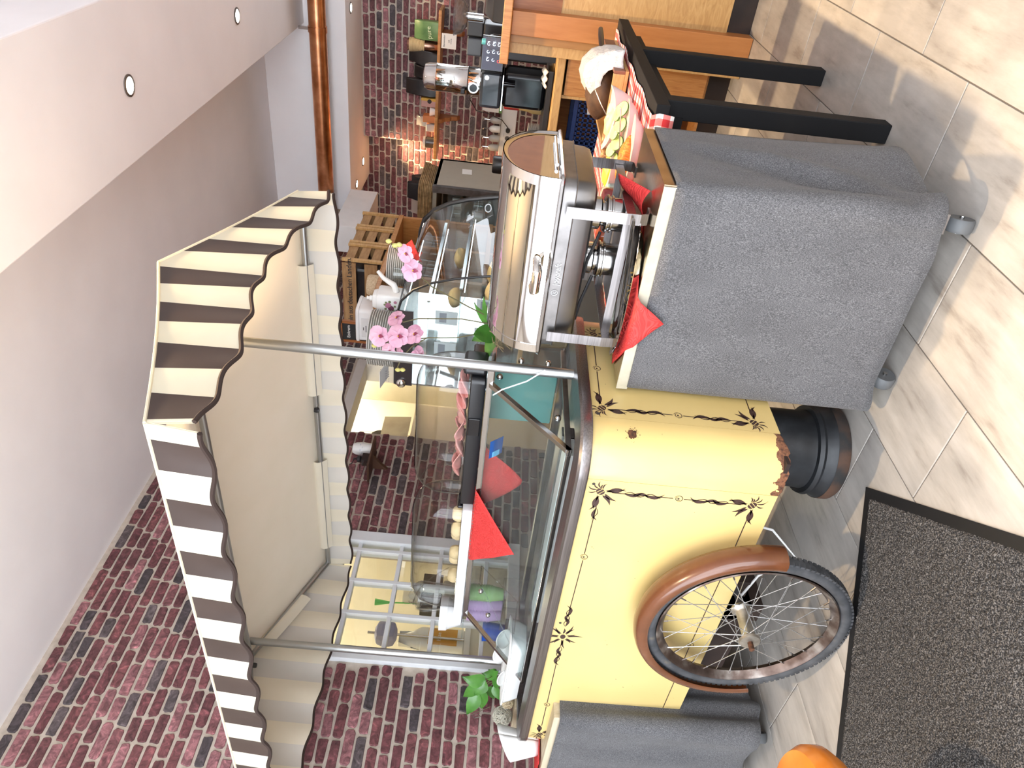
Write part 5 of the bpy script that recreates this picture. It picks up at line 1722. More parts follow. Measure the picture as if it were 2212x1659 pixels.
def spoon(label, pts, r0, m='steel'):
    t = thing('serving_spoon', label, 'spoon', pts[0])
    MB().tube(pts, [r0 * .7] + [r0] * (len(pts) - 2) + [r0 * 1.4], 8, sq=(.45, 1)).build('handle', m, t, smooth=True)
    p = Vector(pts[0])
    MB().lathe([(.0, -.006), (.010, -.005), (.016, 0), (.015, .0005), (.009, -.0035), (0, -.0045)], 18, tuple(p), 1.3, 1).build('bowl', m, t, smooth=True)
spoon('steel spoon standing in the butter dish', [(-.765, 2.60, FZ + .075), (-.735, 2.63, FZ + .10), (-.70, 2.68, FZ + .125)], .004)
spoon('long steel spoon between the cucumber and carrot dishes', [(-.81, 2.33, FZ + .05), (-.74, 2.33, FZ + .062), (-.66, 2.36, FZ + .072)], .004)
tag(MB().box(-1.02, -.93, 2.40, 2.52, FZ, FZ + .06).build('plastic_tub', mat('tub_teal', (.30, .52, .52), .4), None, bevel=.008), 'pale teal plastic tub between the jars and cheese', 'tub')
# ================================================================== bar, cabinets and the brick wall behind
bar = thing('bar_counter', 'tall oak bar counter with a square post behind the black table', 'counter', (-.2, 4.2, 0))
MB().box(-.938, 1.8, 3.87, 4.36, 1.200, 1.243).build('bar_top', 'oak', bar, bevel=.004)
MB().box(-.812, -.702, 3.935, 4.06, .002, 1.200).build('post', noise_mat('oak_post', [(.3, (.40, .15, .04)), (.7, (.50, .21, .065))], scale=(6, 6, .8), nscale=6, rough=.4), bar, bevel=.003)
MB().box(-.852, -.812, 3.965, 4.06, .002, 1.200).build('jamb', noise_mat('oak_mid', [(.3, (.33, .16, .05)), (.7, (.41, .21, .07))], scale=(6, 6, .8), nscale=6, rough=.4), bar, bevel=.002)
MB().box(-.908, -.852, 3.99, 4.06, .002, 1.200).build('jamb', 'oak_light', bar, bevel=.002)
MB().box(-.702, 1.8, 4.0, 4.03, .96, 1.200).build('upper_rail', 'oak_red', bar)
MB().box(-.702, 1.8, 4.005, 4.03, .125, .96).build('front_panel', 'oak_light', bar)
MB().box(-.702, 1.8, 4.03, 4.06, 0.0005, .125).build('plinth', 'plinth_dark', bar)
MB().box(-.702, 1.8, 4.06, 4.35, .05, 1.198).build('carcass', 'plinth_dark', bar)

cab = thing('oak_cabinet', 'low oak cabinet with door and open shelf left of the bar post', 'cabinet', (-1.4, 4.4, 0))
wt_ = thing('worktop', 'pale oak worktop carrying the coffee machine', 'worktop', (-1.4, 4.4, .9))
MB().box(-1.95, -.912, 4.085, 4.74, .897, .940).build('board', 'oak_light', wt_, bevel=.003)
MB().box(-1.118, -.912, 4.10, 4.122, .135, .885).build('door', 'oak', cab, bevel=.003)
MB().box(-.93, -.912, 4.122, 4.72, .13, .895).build('side', 'oak', cab)
MB().box(-1.135, -1.118, 4.11, 4.72, .13, .895).build('side', 'oak_light', cab)
MB().box(-1.95, -1.93, 4.11, 4.72, .13, .895).build('side', 'oak', cab)
MB().box(-1.95, -.912, 4.70, 4.72, .13, .895).build('back', 'oak', cab)
MB().box(-1.93, -1.135, 4.11, 4.70, .515, .535).build('shelf_board', 'oak_light', cab)
MB().box(-1.93, -.93, 4.13, 4.70, .12, .135).build('bottom', 'oak', cab)
MB().box(-1.95, -.912, 4.15, 4.72, .0005, .12).build('plinth', 'plinth_dark', cab)
# blue perforated crate
bc = thing('plastic_crate', 'dark blue perforated plastic crate on the open cabinet shelf', 'crate', (-1.3, 4.3, .535))
blue = mat('crate_blue', (.012, .035, .14), .4)
X0, X1, Y0, Y1, Z0, Z1 = -1.46, -1.150, 4.20, 4.46, .536, .800
MB().box(X0, X1, Y0, Y1, Z0, Z0 + .008).build('bottom', blue, bc)
for (ax, c, lo_, hi_) in (('y', Y0, X0, X1), ('y', Y1, X0, X1), ('x', X0, Y0, Y1), ('x', X1, Y0, Y1)):
    m_ = MB()
    nv_ = 12 if ax == 'y' else 10
    for k in range(nv_ + 1):
        u = lo_ + (hi_ - lo_) * k / nv_
        m_.box(u - .004, u + .004, c - .003, c + .003, Z0, Z1) if ax == 'y' else m_.box(c - .003, c + .003, u - .004, u + .004, Z0, Z1)
    for k in range(9):
        z = Z0 + .01 + (Z1 - Z0 - .03) * k / 8
        m_.box(lo_, hi_, c - .003, c + .003, z - .005, z + .005) if ax == 'y' else m_.box(c - .003, c + .003, lo_, hi_, z - .005, z + .005)
    m_.build('mesh_wall', blue, bc)
ring_ = MB()
for (o1, o2) in (((X0 - .012, X1 + .012, Y0 - .012, Y0 + .004), 0), ((X0 - .012, X1 + .012, Y1 - .004, Y1 + .012), 0), ((X0 - .012, X0 + .004, Y0, Y1), 0), ((X1 - .004, X1 + .012, Y0, Y1), 0)):
    ring_.box(*o1, Z1 - .012, Z1 + .012)
ring_.build('rim', blue, bc, bevel=.003)
MB().obox((-1.20, Y0 - .006, .70), (.055, .002, .07), (1, 0, .1), (0, 1, 0)).build('paper_label', 'paper', bc)

# coffee machine with chrome boiler tower
cm = thing('coffee_machine', 'glossy black coffee machine with drip tray on the oak worktop', 'coffee machine', (-1.2, 4.45, .94))
MB().box(-1.42, -1.035, 4.22, 4.565, .9415, .975).build('drip_tray', 'black_plastic', cm, bevel=.006)
MB().box(-1.29, -1.10, 4.34, 4.565, .975, 1.215).build('body', 'black_gloss', cm, bevel=.02)
MB().box(-1.285, -1.095, 4.27, 4.57, 1.222, 1.348).build('head', noise_mat('head_gloss', [(.3, (.01, .012, .015)), (.7, (.06, .07, .085))], nscale=5, rough=.06), cm, bevel=.02)
MB().box(-1.287, -1.093, 4.268, 4.565, 1.215, 1.221).build('trim_line', 'chrome', cm)
MB().tube([(-1.15, 4.30, 1.215), (-1.15, 4.30, 1.15)], [.014, .010], 12).build('spout', 'black_gloss', cm, smooth=True)
MB().lathe([(.012, 0), (.012, -.004)], 16, (-1.115, 4.268, 1.31), axis='y').build('button', emit_mat('button_glow', (.9, .95, 1), 1.2), cm)
bt_ = thing('bean_tower', 'tall polished steel cylinder standing on the black coffee machine', 'boiler', (-1.185, 4.43, 1.35))
MB().lathe([(.075, 1.350), (.078, 1.352), (.078, 1.415), (.080, 1.418), (.080, 1.424), (.077, 1.428), (.076, 1.60), (.079, 1.605), (.076, 1.612), (.074, 1.65), (.066, 1.672), (.03, 1.683), (.0, 1.684)], 40, (-1.185, 4.43, 0)).build('cylinder', 'chrome', bt_, smooth=True)
MB().lathe([(.0805, 1.418), (.082, 1.421), (.0805, 1.424)], 40, (-1.185, 4.43, 0), caps=False).build('seam_ring', 'black_plastic', bt_, smooth=True)
MB().lathe([(.030, 0), (.030, -.012), (.022, -.012), (.021, 0.004), (0, .004)], 24, (-1.20, 4.355, 1.386), axis='y').build('outlet', 'chrome', bt_, smooth=True)
MB().lathe([(.021, -.005), (.0, -.004)], 20, (-1.20, 4.352, 1.386), axis='y').build('outlet_hole', 'black_gloss', bt_)
MB().obox((-1.225, 4.35, 1.445), (.03, .02, .025)).build('latch', 'black_plastic', bt_, bevel=.005)
# grinder and till boxes
gr = thing('grinder', 'black grinder with angular grey housing right of the coffee machine', 'grinder', (-.99, 4.65, .94))
MB().box(-1.09, -.905, 4.58, 4.73, .9405, 1.36).build('housing', 'black_plastic', gr, bevel=.01)
MB().box(-1.085, -.99, 4.575, 4.73, 1.362, 1.452).build('hopper_box', mat('blue_grey', (.07, .08, .095), .35), gr, bevel=.008)
MB().box(-.985, -.905, 4.60, 4.73, 1.362, 1.458).build('hopper_box', mat('dark_box', (.022, .022, .025), .4), gr, bevel=.008)
scn = thing('touch_screen', 'touch screen with a lit drinks menu beside the coffee machine', 'screen', (-1.0, 4.30, 1.2))
MB().box(-1.085, -.905, 4.292, 4.315, 1.225, 1.352).build('casing', 'black_gloss', scn, bevel=.004)
MB().box(-1.078, -.912, 4.2905, 4.292, 1.235, 1.345).build('display', emit_mat('screen_glow', (.055, .06, .085), 1.0), scn)
MB().box(-1.01, -.97, 4.31, 4.40, .9405, 1.235).build('foot', 'black_plastic', scn)
ic = emit_mat('icon_glow', (.75, .85, 1.0), 1.5)
for (x, z, k) in ((-.945, 1.315, 2), (-.945, 1.285, 2), (-.945, 1.258, 2), (-.985, 1.315, 1), (-.985, 1.285, 2), (-.985, 1.258, 1), (-1.025, 1.315, 2), (-1.025, 1.285, 1), (-1.03, 1.255, 0)):
    mi = MB()
    mi.tube([(x + .007 * math.cos(a * .9), 4.2898, z + .007 * math.sin(a * .9)) for a in range(6)], .0017, 5)
    if k > 1:
        mi.box(x + .010, x + .013, 4.289, 4.2904, z - .006, z + .006)
    mi.build('menu_icon', ic if k else emit_mat('icon_red', (.9, .1, .1), 1), scn)
# machines hidden partly by the bar: dark casing and steel front on the bar edge
dk = thing('till', 'black till with sloping top behind the bar edge', 'till', (-.80, 4.15, 1.243))
MB().loft([[(-.80, 4.08, 1.2435), (-.66, 4.08, 1.2435), (-.66, 4.30, 1.2435), (-.80, 4.30, 1.2435)], [(-.80, 4.10, 1.30), (-.66, 4.10, 1.30), (-.66, 4.30, 1.35), (-.80, 4.30, 1.35)]]).build('casing', 'black_plastic', dk, bevel=.006)
bo = thing('clear_bottle', 'clear plastic bottle with teal cap on the bar top', 'bottle', (-.87, 4.0, 1.243))
MB().lathe([(.036, .001), (.040, .006), (.040, .045), (.034, .062), (.015, .076), (.013, .084)], 26, (-.872, 4.0, 1.2435)).build('body', 'clear_glass', bo, smooth=True)
MB().lathe([(.015, .078), (.015, .096), (.013, .098), (.0, .098)], 18, (-.872, 4.0, 1.2435)).build('cap', mat('teal_cap', (.12, .48, .48), .4), bo, smooth=True)
gls = lathe_thing('hanging_bowl', 'grey glass lampshade bowl above the till at the picture edge', 'bowl', [(.0, 0), (.05, .004), (.085, .03), (.098, .07), (.094, .07), (.08, .034), (.045, .01), (0, .008)], (-.80, 4.18, 1.43), glass_mat('smoky_glass', (.55, .55, .56), 1.5, .05, haze=.15, hcol=(.4, .4, .42)))
MB().tube([(-.80, 4.18, 1.35), (-.80, 4.18, 1.44)], .02, 12).build('foot', 'steel', gls)
# folded cloth and items on worktop
tag(MB().grid(lambda u, v: (-1.03 - .09 * u, 4.20 + .10 * v, .978 + .012 * math.sin(7 * u) ** 2 + .018 * v), 10, 8).build('cleaning_cloth', 'paper', None, smooth=True, solid=.006), 'crumpled white cloth on the drip tray', 'cloth')
sp_ = lathe_thing('white_saucer', 'white plate leaning at the edge of the drip tray', 'plate', [(.0, 0), (.05, .002), (.08, .010), (.081, .012), (.05, .005), (0, .004)], (-1.46, 4.25, .978), 'white_ceramic')
pmat = mat('plate_white', (.72, .70, .66), .2)
p0 = MB().lathe([(.0, 0), (.05, .0), (.055, .002), (.082, .007), (.083, .009), (.055, .005), (0, .004)], 26).build('saucer', pmat, None, smooth=True)
for k in range(13):
    o = p0 if k == 0 else p0.copy()
    if k:
        COL.objects.link(o)
    o.location = (-1.50, 4.52, .941 + .0078 * k)
    tag(o, 'white saucer in the stack on the oak worktop, ' + ORD[12 - k], 'saucer', 'saucers on the worktop')
sb = thing('sauce_bottle', 'small bottle with red top and yellow sauce left of the coffee machine', 'bottle', (-1.345, 4.55, .94))
MB().lathe([(.024, .0), (.026, .004), (.026, .09), (.016, .12), (.013, .17)], 20, (-1.345, 4.56, .9405)).build('body', mat('sauce_yellow', (.55, .40, .16), .25), sb, smooth=True)
MB().lathe([(.016, .17), (.016, .255), (.012, .262), (0, .262)], 16, (-1.345, 4.56, .9405)).build('cap', mat('cap_red', (.30, .015, .015), .35), sb, smooth=True)
th = thing('thermos', 'black and chrome thermos behind the chafing dish lid', 'thermos', (-1.72, 4.58, .94))
MB().lathe([(.048, 0), (.05, .004), (.05, .20), (.046, .215)], 28, (-1.72, 4.58, .9405)).build('body', 'chrome', th, smooth=True)
MB().lathe([(.052, .20), (.055, .21), (.055, .29), (.05, .30), (0, .302)], 28, (-1.72, 4.58, .9405)).build('lid', 'black_plastic', th, smooth=True)

# ---- shelf on the back wall
shf = thing('wall_shelf', 'oak shelf board on two carved brackets, on the dark brick wall', 'shelf', (-1.75, 6.28, 1.77))
MB().box(-2.33, -1.16, 6.16, 6.385, 1.752, 1.776).build('board', 'oak', shf, bevel=.003)
for x in (-1.37, -2.04):
    prof_ = [(0, 0), (.16, 0), (.15, -.03), (.10, -.05), (.08, -.09), (.05, -.10), (.04, -.15), (0, -.17)]
    MB().prism(prof_, (x, 6.388, 1.752), (0, -1, 0), (0, 0, 1), (1, 0, 0), .035).build('bracket', 'oak_red', shf, bevel=.003)
nt_ = thing('note_card', 'white handwritten note taped to the shelf edge', 'note', (-1.37, 6.15, 1.69))
MB().box(-1.425, -1.315, 6.150, 6.152, 1.63, 1.745).build('card', 'paper', nt_)
text_mesh('note_writing', 'Barometer', .02, (-1.37, 6.1495, 1.725), (1, 0, 0), (0, 0, 1), 'ink', nt_, .0006)
text_mesh('note_writing', 'cafe\ncrema', .016, (-1.37, 6.1495, 1.68), (1, 0, 0), (0, 0, 1), 'ink', nt_, .0006)
SHZ = 1.7765
gb = thing('tea_bag', 'green packet with pale swirl standing on the shelf', 'packet', (-1.33, 6.26, SHZ))
lo = [[(x, y, SHZ + z) for (x, y) in rrect(-1.40 + i_, -1.26 - i_, 6.22 + j_, 6.30 - j_, .008, 3)] for (i_, j_, z) in ((0, 0, .0005), (0, 0, .12), (.0, .02, .17), (.002, .036, .195))]
MB().loft(lo).build('packet', noise_mat('packet_green', [(.3, (.05, .12, .045)), (.7, (.13, .24, .10))], nscale=12, rough=.35), gb, smooth=True)
text_mesh('print', 'pure', .05, (-1.34, 6.2195, SHZ + .075), (1, 0, .15), (-.15, 0, 1), mat('print_pale', (.55, .65, .45), .5), gb, .0006)
tu = thing('tumbler', 'copper-coloured tumbler wrapped in rope', 'tumbler', (-1.45, 6.27, SHZ))
MB().lathe([(.032, .0005), (.034, .004), (.043, .10), (.047, .24), (.045, .248), (0, .246)], 28, (-1.45, 6.27, SHZ)).build('body', noise_mat('tumbler_copper', [(.3, (.25, .12, .08)), (.7, (.5, .30, .22))], nscale=7, rough=.2, metal=.9), tu, smooth=True)
rp = MB()
for k in range(13):
    z = .115 + .0095 * k
    r_ = .0435 + (z - .10) * .028 + .003
    rp.tube([(-1.45 + r_ * math.cos(a / 24 * 2 * PI), 6.27 + r_ * math.sin(a / 24 * 2 * PI), SHZ + z) for a in range(24)], .0048, 6, closed=True)
rp.build('rope', mat('rope', (.50, .40, .24), .9), tu, smooth=True, kind='stuff')
noise_mat('bag_black', [(.3, (.006, .005, .006)), (.7, (.03, .026, .026))], nscale=9, rough=.3)
def soft_bag(label, x, w_, h_, m, y=6.27, lean=0, group=None, z0=SHZ):
    rb = random.Random(int(-x * 1000))
    lo = []
    for (kx, ky, t) in ((1, 1, .002), (1.05, 1.05, .2), (1, 1, .55), (.92, .6, .82), (.9, .2, 1)):
        lo.append([(px_ + lean * t * h_ + rb.uniform(-.004, .004), py_ + rb.uniform(-.004, .004), z0 + h_ * t) for (px_, py_) in rrect(x - w_ / 2 * kx, x + w_ / 2 * kx, y - .045 * ky, y + .045 * ky, .012 * ky, 3)])
    return tag(MB().loft(lo).build('coffee_bag', m, None, smooth=True, autosmooth=25), label, 'bag', group)
soft_bag('black coffee bag leaning behind the rope-wrapped tumbler', -1.555, .12, .235, 'bag_black', lean=.18)
soft_bag('dark bag half hidden by the steel tower, on the shelf', -1.66, .10, .19, 'bag_black', lean=.1)
soft_bag('black coffee bag left of the steel tower', -1.765, .13, .255, 'bag_black')
tin = thing('tea_tin', 'pink and yellow tin on the shelf', 'tin', (-1.875, 6.27, SHZ))
MB().box(-1.915, -1.845, 6.23, 6.31, SHZ + .0005, SHZ + .125).build('body', mat('tin_pink', (.50, .30, .27), .4), tin, bevel=.004)
MB().box(-1.866, -1.8445, 6.229, 6.311, SHZ + .001, SHZ + .1245).build('band', mat('tin_yellow', (.62, .38, .05), .4), tin, bevel=.002)
MB().lathe([(.018, 0), (.0, -.001)], 18, (-1.868, 6.228, SHZ + .055), axis='y').build('emblem', 'ink', tin)
lathe_thing('cup', 'white cup beside the tin on the shelf', 'cup', [(.022, .0005), (.026, .003), (.038, .045), (.040, .05), (.038, .05), (.024, .006), (0, .006)], (-1.955, 6.25, SHZ), 'white_ceramic')
tag(MB().box(-2.04, -1.985, 6.22, 6.30, SHZ + .0005, SHZ + .105).build('small_carton', mat('carton_orange', (.52, .20, .07), .5), None, bevel=.002), 'orange carton on the shelf', 'carton')
tag(MB().box(-2.11, -2.05, 6.20, 6.30, SHZ + .0005, SHZ + .075).build('plastic_tub', mat('tub_grey', (.42, .42, .41), .5), None, bevel=.008), 'grey plastic tub next to the orange carton', 'tub')
soft_bag('silver foil bag standing behind the grey tub', -2.06, .09, .17, mat('foil', (.6, .6, .6), .25, .8), y=6.33)
jr = thing('storage_jar', 'dark storage jar with pale lid at the shelf end', 'jar', (-2.22, 6.26, SHZ))
MB().lathe([(.044, .0005), (.047, .004), (.047, .075), (.042, .08)], 26, (-2.22, 6.26, SHZ)).build('body', mat('jar_dark', (.05, .045, .04), .2), jr, smooth=True)
MB().lathe([(.048, .08), (.048, .10), (.0, .102)], 26, (-2.22, 6.26, SHZ)).build('lid', mat('lid_grey', (.5, .5, .48), .4), jr, smooth=True)
# cable trunking with sockets
tk = thing('cable_trunking', 'white cable trunking with two round sockets on the brick wall', 'trunking', (-2.0, 6.38, 1.16))
MB().box(-2.30, -1.78, 6.352, 6.39, 1.095, 1.225).build('channel', 'white_plastic', tk, bevel=.004)
for x in (-2.069, -2.140):
    MB().box(x - .034, x + .034, 6.346, 6.353, 1.124, 1.196).build('socket_plate', 'white_plastic', tk, bevel=.003)
    MB().lathe([(.020, 0), (.018, .004), (0, .004)], 22, (x, 6.3455, 1.16), axis='y').build('socket_hole', mat('socket_grey', (.10, .10, .10), .5), tk, smooth=True)
MB().tube([(-2.069, 6.33, 1.16), (-2.03, 6.30, 1.165), (-1.97, 6.29, 1.22), (-1.93, 6.29, 1.34), (-1.92, 6.30, 1.44), (-1.80, 6.2, 1.5), (-1.66, 5.8, 1.45), (-1.45, 5.1, 1.3), (-1.25, 4.57, 1.12)], .004, 6).build('lead', 'black_plastic', tk, smooth=True)
MB().lathe([(.018, .0), (.018, -.03), (.012, -.036), (0, -.036)], 16, (-2.069, 6.345, 1.16), axis='y').build('plug', 'black_plastic', tk, smooth=True)
for k, (x, lab) in enumerate(((-1.985, 'clear pump bottle nearest the black lead'), (-2.06, 'white pump bottle over the left socket'), (-2.14, 'pump bottle with cloudy contents, second from the lit bricks'), (-2.22, 'pump bottle closest to the lit bricks'))):
    t = thing('pump_bottle', lab, 'bottle', (x, 6.31, 1.226), 'syrup pump bottles')
    MB().lathe([(.027, .0005), (.029, .003), (.029, .07), (.02, .085), (.011, .095)], 20, (x, 6.31, 1.226)).build('body', 'white_ceramic' if k == 1 else mat('bottle_milky', (.45, .45, .44), .2), t, smooth=True)
    MB().tube([(x, 6.31, 1.32), (x, 6.31, 1.368), (x + .0, 6.285, 1.372)], .005, 8).build('pump', 'chrome', t, smooth=True)
pk = thing('flour_packet', 'white packet with green band on the trunking', 'packet', (-1.86, 6.33, 1.226))
MB().loft([[(x, y, 1.2265 + z) for (x, y) in rrect(-1.92 + i_, -1.80 - i_, 6.30 + j_, 6.36 - j_, .006, 3)] for (i_, j_, z) in ((0, 0, 0), (0, 0, .13), (.004, .02, .165))]).build('packet', 'paper', pk, smooth=True)
MB().box(-1.921, -1.799, 6.299, 6.361, 1.228, 1.252).build('green_band', mat('band_green', (.12, .26, .06), .5), pk)
# beige fridge with open shelves, basket of bags on top
fd = thing('fridge', 'beige glass-fronted fridge under the lit brick recess', 'fridge', (-2.45, 5.45, 0))
bg = mat('fridge_beige', (.40, .36, .29), .55)
FX0_, FX1_, FY0_, FY1_, FZT = -2.78, -2.15, 5.19, 5.73, 1.675
MB().box(FX1_ - .03, FX1_, FY0_, FY1_, .001, FZT).build('side', bg, fd, bevel=.004)
MB().box(FX0_, FX0_ + .03, FY0_, FY1_, .001, FZT).build('side', bg, fd)
MB().box(FX0_, FX1_, FY0_, FY1_, FZT - .03, FZT).build('top', bg, fd, bevel=.004)
MB().box(FX0_, FX1_, FY1_ - .03, FY1_, .001, FZT).build('back', mat('fridge_inner', (.55, .53, .50), .5), fd)
for z in (1.10, 1.28, 1.45, 1.60):
    MB().box(FX0_ + .03, FX1_ - .03, FY0_ + .03, FY1_ - .03, z, z + .008).build('shelf', 'steel_dull', fd)
MB().box(FX0_, FX1_, FY0_ - .03, FY0_, .9, FZT).build('glass_door', 'clear_glass', fd)
for (a, b_) in ((FX1_ - .05, FX1_), (FX0_, FX0_ + .05)):
    MB().box(a, b_, FY0_ - .035, FY0_ + .005, .9, FZT).build('door_frame', 'steel_dull', fd)
for k, (x, z) in enumerate(((-2.24, 1.458), (-2.33, 1.458), (-2.42, 1.458), (-2.25, 1.288), (-2.34, 1.288), (-2.43, 1.288), (-2.30, 1.108), (-2.40, 1.108))):
    tag(MB().lathe([(.028, .0005), (.034, .003), (.036, .075), (.034, .075), (.030, .006), (0, .006)], 20, (x, 5.32, z)).build('mug', 'white_ceramic' if k % 2 else 'clear_glass', None, smooth=True), ['clear glass', 'white mug'][k % 2] + ' on the %s shelf of the fridge, %s' % (('upper', 'middle', 'lower')[0 if z > 1.4 else 1 if z > 1.2 else 2], ('near the door edge', 'in the middle', 'farther in')[k % 3]), 'mug', 'mugs and glasses in the fridge')
MB().obox((-2.148, 5.50, 1.445), (.001, .10, .075), (1, 0, 0), (0, 1, .06)).build('paper_note', 'paper', fd)
bk = thing('wicker_basket', 'wicker basket of coffee bags on top of the fridge', 'basket', (-2.42, 5.46, FZT))
wk = noise_mat('wicker', [(.3, (.16, .09, .035)), (.7, (.42, .27, .12))], nscale=30, rough=.8)
m_ = MB()
for k in range(9):
    z = FZT + .006 + .0125 * k
    o_ = .02 * k / 8
    P = rrect(-2.62 - o_, -2.19 + o_, 5.23 - o_, 5.68 + o_, .06, 6)
    m_.tube([(x + .004 * math.sin(i * 2.1 + k * PI), y + .004 * math.cos(i * 1.9 + k * PI), z) for i, (x, y) in enumerate(P)], .0072, 6, closed=True)
m_.build('weave', wk, bk, smooth=True, kind='stuff')
MB().loft([[(x, y, z) for (x, y) in rrect(-2.61, -2.20, 5.24, 5.67, .05)] for z in (FZT + .0005, FZT + .008)]).build('base', wk, bk)
soft_bag('black coffee bag in the wicker basket, front one', -2.28, .14, .20, 'bag_black', 5.35, group=None, z0=FZT + .009)
soft_bag('black coffee bag at the back of the wicker basket', -2.30, .13, .19, 'bag_black', 5.52, .05, z0=FZT + .009)
soft_bag('pale coffee bag with dark print in the wicker basket', -2.44, .14, .18, mat('bag_pale', (.55, .45, .38), .5), 5.45, z0=FZT + .009)
# white electrical box by the recess
tag(MB().box(-2.74, -2.52, 5.10, 5.798, 2.19, 2.413).build('wall_box', 'white_paint', None, bevel=.004), 'white boxed-in duct beside the lowered ceiling', 'duct')
MB()
# ================================================================== display case, crates, plates, orchid
dc = thing('display_case', 'curved glass cake display case behind the chafing dish', 'display case', (-1.85, 3.2, 0))
pr = [(-1.500, .945), (-1.515, 1.08), (-1.535, 1.20), (-1.562, 1.33), (-1.595, 1.43), (-1.640, 1.51), (-1.700, 1.562), (-1.770, 1.580), (-1.850, 1.585)]
NY0, NY1 = 2.77, 3.62
MB().grid(lambda u, v: (pr[int(round(u * 8))][0], NY0 + (NY1 - NY0) * v, pr[int(round(u * 8))][1]), 8, 6).build('curved_glass', glass_mat('curved_pane', (.86, .93, .95), 1.55, .01, gain=1.4), dc, smooth=True, autosmooth=False)
endp = pr + [(-2.16, 1.585), (-2.16, .945)]
for y in (NY0, NY1):
    MB().prism(endp, (0, y, 0), (1, 0, 0), (0, 0, 1), (0, 1, 0), .006).build('end_glass', 'case_glass', dc)
    MB().tube([(x, y + .003, z) for (x, z) in pr], .0055 if y < 3 else .012, 8).build('gasket', 'black_plastic', dc, smooth=True)
MB().box(-2.16, -1.80, NY0 - .004, NY1, 1.582, 1.592).build('roof', mat('case_roof', (.035, .033, .035), .25), dc)
MB().box(-2.16, -1.745, NY0 - .008, NY0 - .002, 1.505, 1.585).build('top_band', mat('band_dark', (.028, .02, .022), .3), dc)
MB().lathe([(.024, 0), (.022, -.012), (.015, -.018), (0, -.019)], 20, (-2.145, NY0 - .008, 1.555), axis='y').build('hinge_knob', 'chrome', dc, smooth=True)
MB().box(-2.16, -1.48, NY0, NY1, .90, .945).build('base', 'steel_brushed', dc)
MB().box(-2.14, -1.50, NY0 + .02, NY1 - .02, .001, .90).build('cabinet', mat('case_grey', (.20, .20, .20), .5), dc)
for (z, x0) in ((1.12, -1.56), (1.30, -1.62), (1.44, -1.70)):
    MB().box(-2.14, x0, NY0 + .02, NY1 - .02, z, z + .006).build('shelf', 'case_glass', dc)
    MB().box(x0 - .004, x0 + .004, NY0 + .02, NY1 - .02, z - .004, z + .010).build('shelf_edge', 'steel', dc)
led = emit_mat('led_strip', (.85, .95, 1.0), 4)
for (z, x) in ((1.560, -1.80), (1.43, -1.72), (1.29, -1.65)):
    MB().box(x - .003, x + .003, NY0 + .05, NY1 - .05, z - .004, z).build('light_strip', led, dc)
MB().box(-2.155, -2.15, NY0, NY1, .945, 1.585).build('rear_door', 'steel_mirror', dc)
# pastries and price cards inside
crust = noise_mat('pastry', [(.3, (.42, .25, .09)), (.7, (.66, .48, .24))], nscale=14, rough=.6)
for k, (x, y, z, L) in enumerate(((-1.66, 2.85, 1.127, .11), (-1.85, 2.95, 1.127, .10), (-1.75, 3.2, 1.127, .12), (-1.80, 3.42, 1.307, .10), (-1.85, 3.1, 1.307, .09))):
    lump('pastry', ('long pale roll at the near end of the display case', 'round bun beside the long roll in the display case', 'loaf cake in the middle of the display case', 'small cake on the upper shelf at the far end of the display case', 'bun on the upper shelf in the middle of the display case')[k], 'pastry', (x, y, z + .036), L * .55, .05, .035, crust, 40 + k, .05)
for k, (x, z) in enumerate(((-1.70, 1.20), (-1.85, 1.20), (-1.78, 1.38), (-1.95, 1.38), (-2.0, 1.20))):
    c = thing('price_card', 'white price card in the display case, ' + ('lower front right', 'lower front middle', 'upper right', 'upper left', 'lower front left')[k], 'card', (x, 2.80, z), 'price cards')
    MB().box(x - .035, x + .035, 2.795, 2.797, z - .07, z + .03).build('card', mat('card_white', (.75, .76, .80), .5), c)
    MB().box(x - .025, x + .025, 2.7945, 2.795, z - .02, z + .012).build('print', mat('print_grey', (.30, .30, .36), .6), c)
# plates on top
ROOF = 1.592
pmat2 = mat('plate_cream', (.66, .64, .60), .2)
def plate_mesh(rad):
    return MB().lathe([(.0, .0), (rad * .6, .0), (rad * .66, .002), (rad, .010), (rad * 1.005, .0125), (rad * .98, .0125), (rad * .64, .005), (.0, .004)], 40).build('dinner_plate', pmat2, None, smooth=True)
pa = plate_mesh(.135)
for k in range(12):
    o = pa if k == 0 else pa.copy()
    if k:
        COL.objects.link(o)
    o.location = (-2.005, 2.915, ROOF + .0005 + .0108 * k)
    tag(o, 'white plate in the taller stack behind the pole, ' + ORD[11 - k], 'plate', 'plates in the taller stack')
pb_ = plate_mesh(.105)
for k in range(10):
    o = pb_ if k == 0 else pb_.copy()
    if k:
        COL.objects.link(o)
    o.location = (-1.795, 3.26, ROOF + .0005 + .0096 * k)
    tag(o, 'white plate in the stack beside the teapot spout, ' + ORD[9 - k], 'plate', 'plates in the stack by the teapot')
tp = thing('teapot', 'square white porcelain teapot with painted roses', 'teapot', (-1.86, 3.03, ROOF))
TPX0, TPX1, TPY0, TPY1 = -1.915, -1.815, 2.99, 3.09
MB().loft([[(x, y, ROOF + z) for (x, y) in rrect(TPX0 - o_, TPX1 + o_, TPY0 - o_, TPY1 + o_, .014, 4)] for (o_, z) in ((-.006, .0005), (0, .006), (.003, .11), (-.002, .118), (-.012, .120))]).build('body', 'white_ceramic', tp, smooth=True)
MB().loft([[(x, y, ROOF + z) for (x, y) in rrect(TPX0 - o_, TPX1 + o_, TPY0 - o_, TPY1 + o_, .012, 4)] for (o_, z) in ((-.014, .120), (-.012, .124), (-.016, .140), (-.03, .144))]).build('lid', 'white_ceramic', tp, smooth=True)
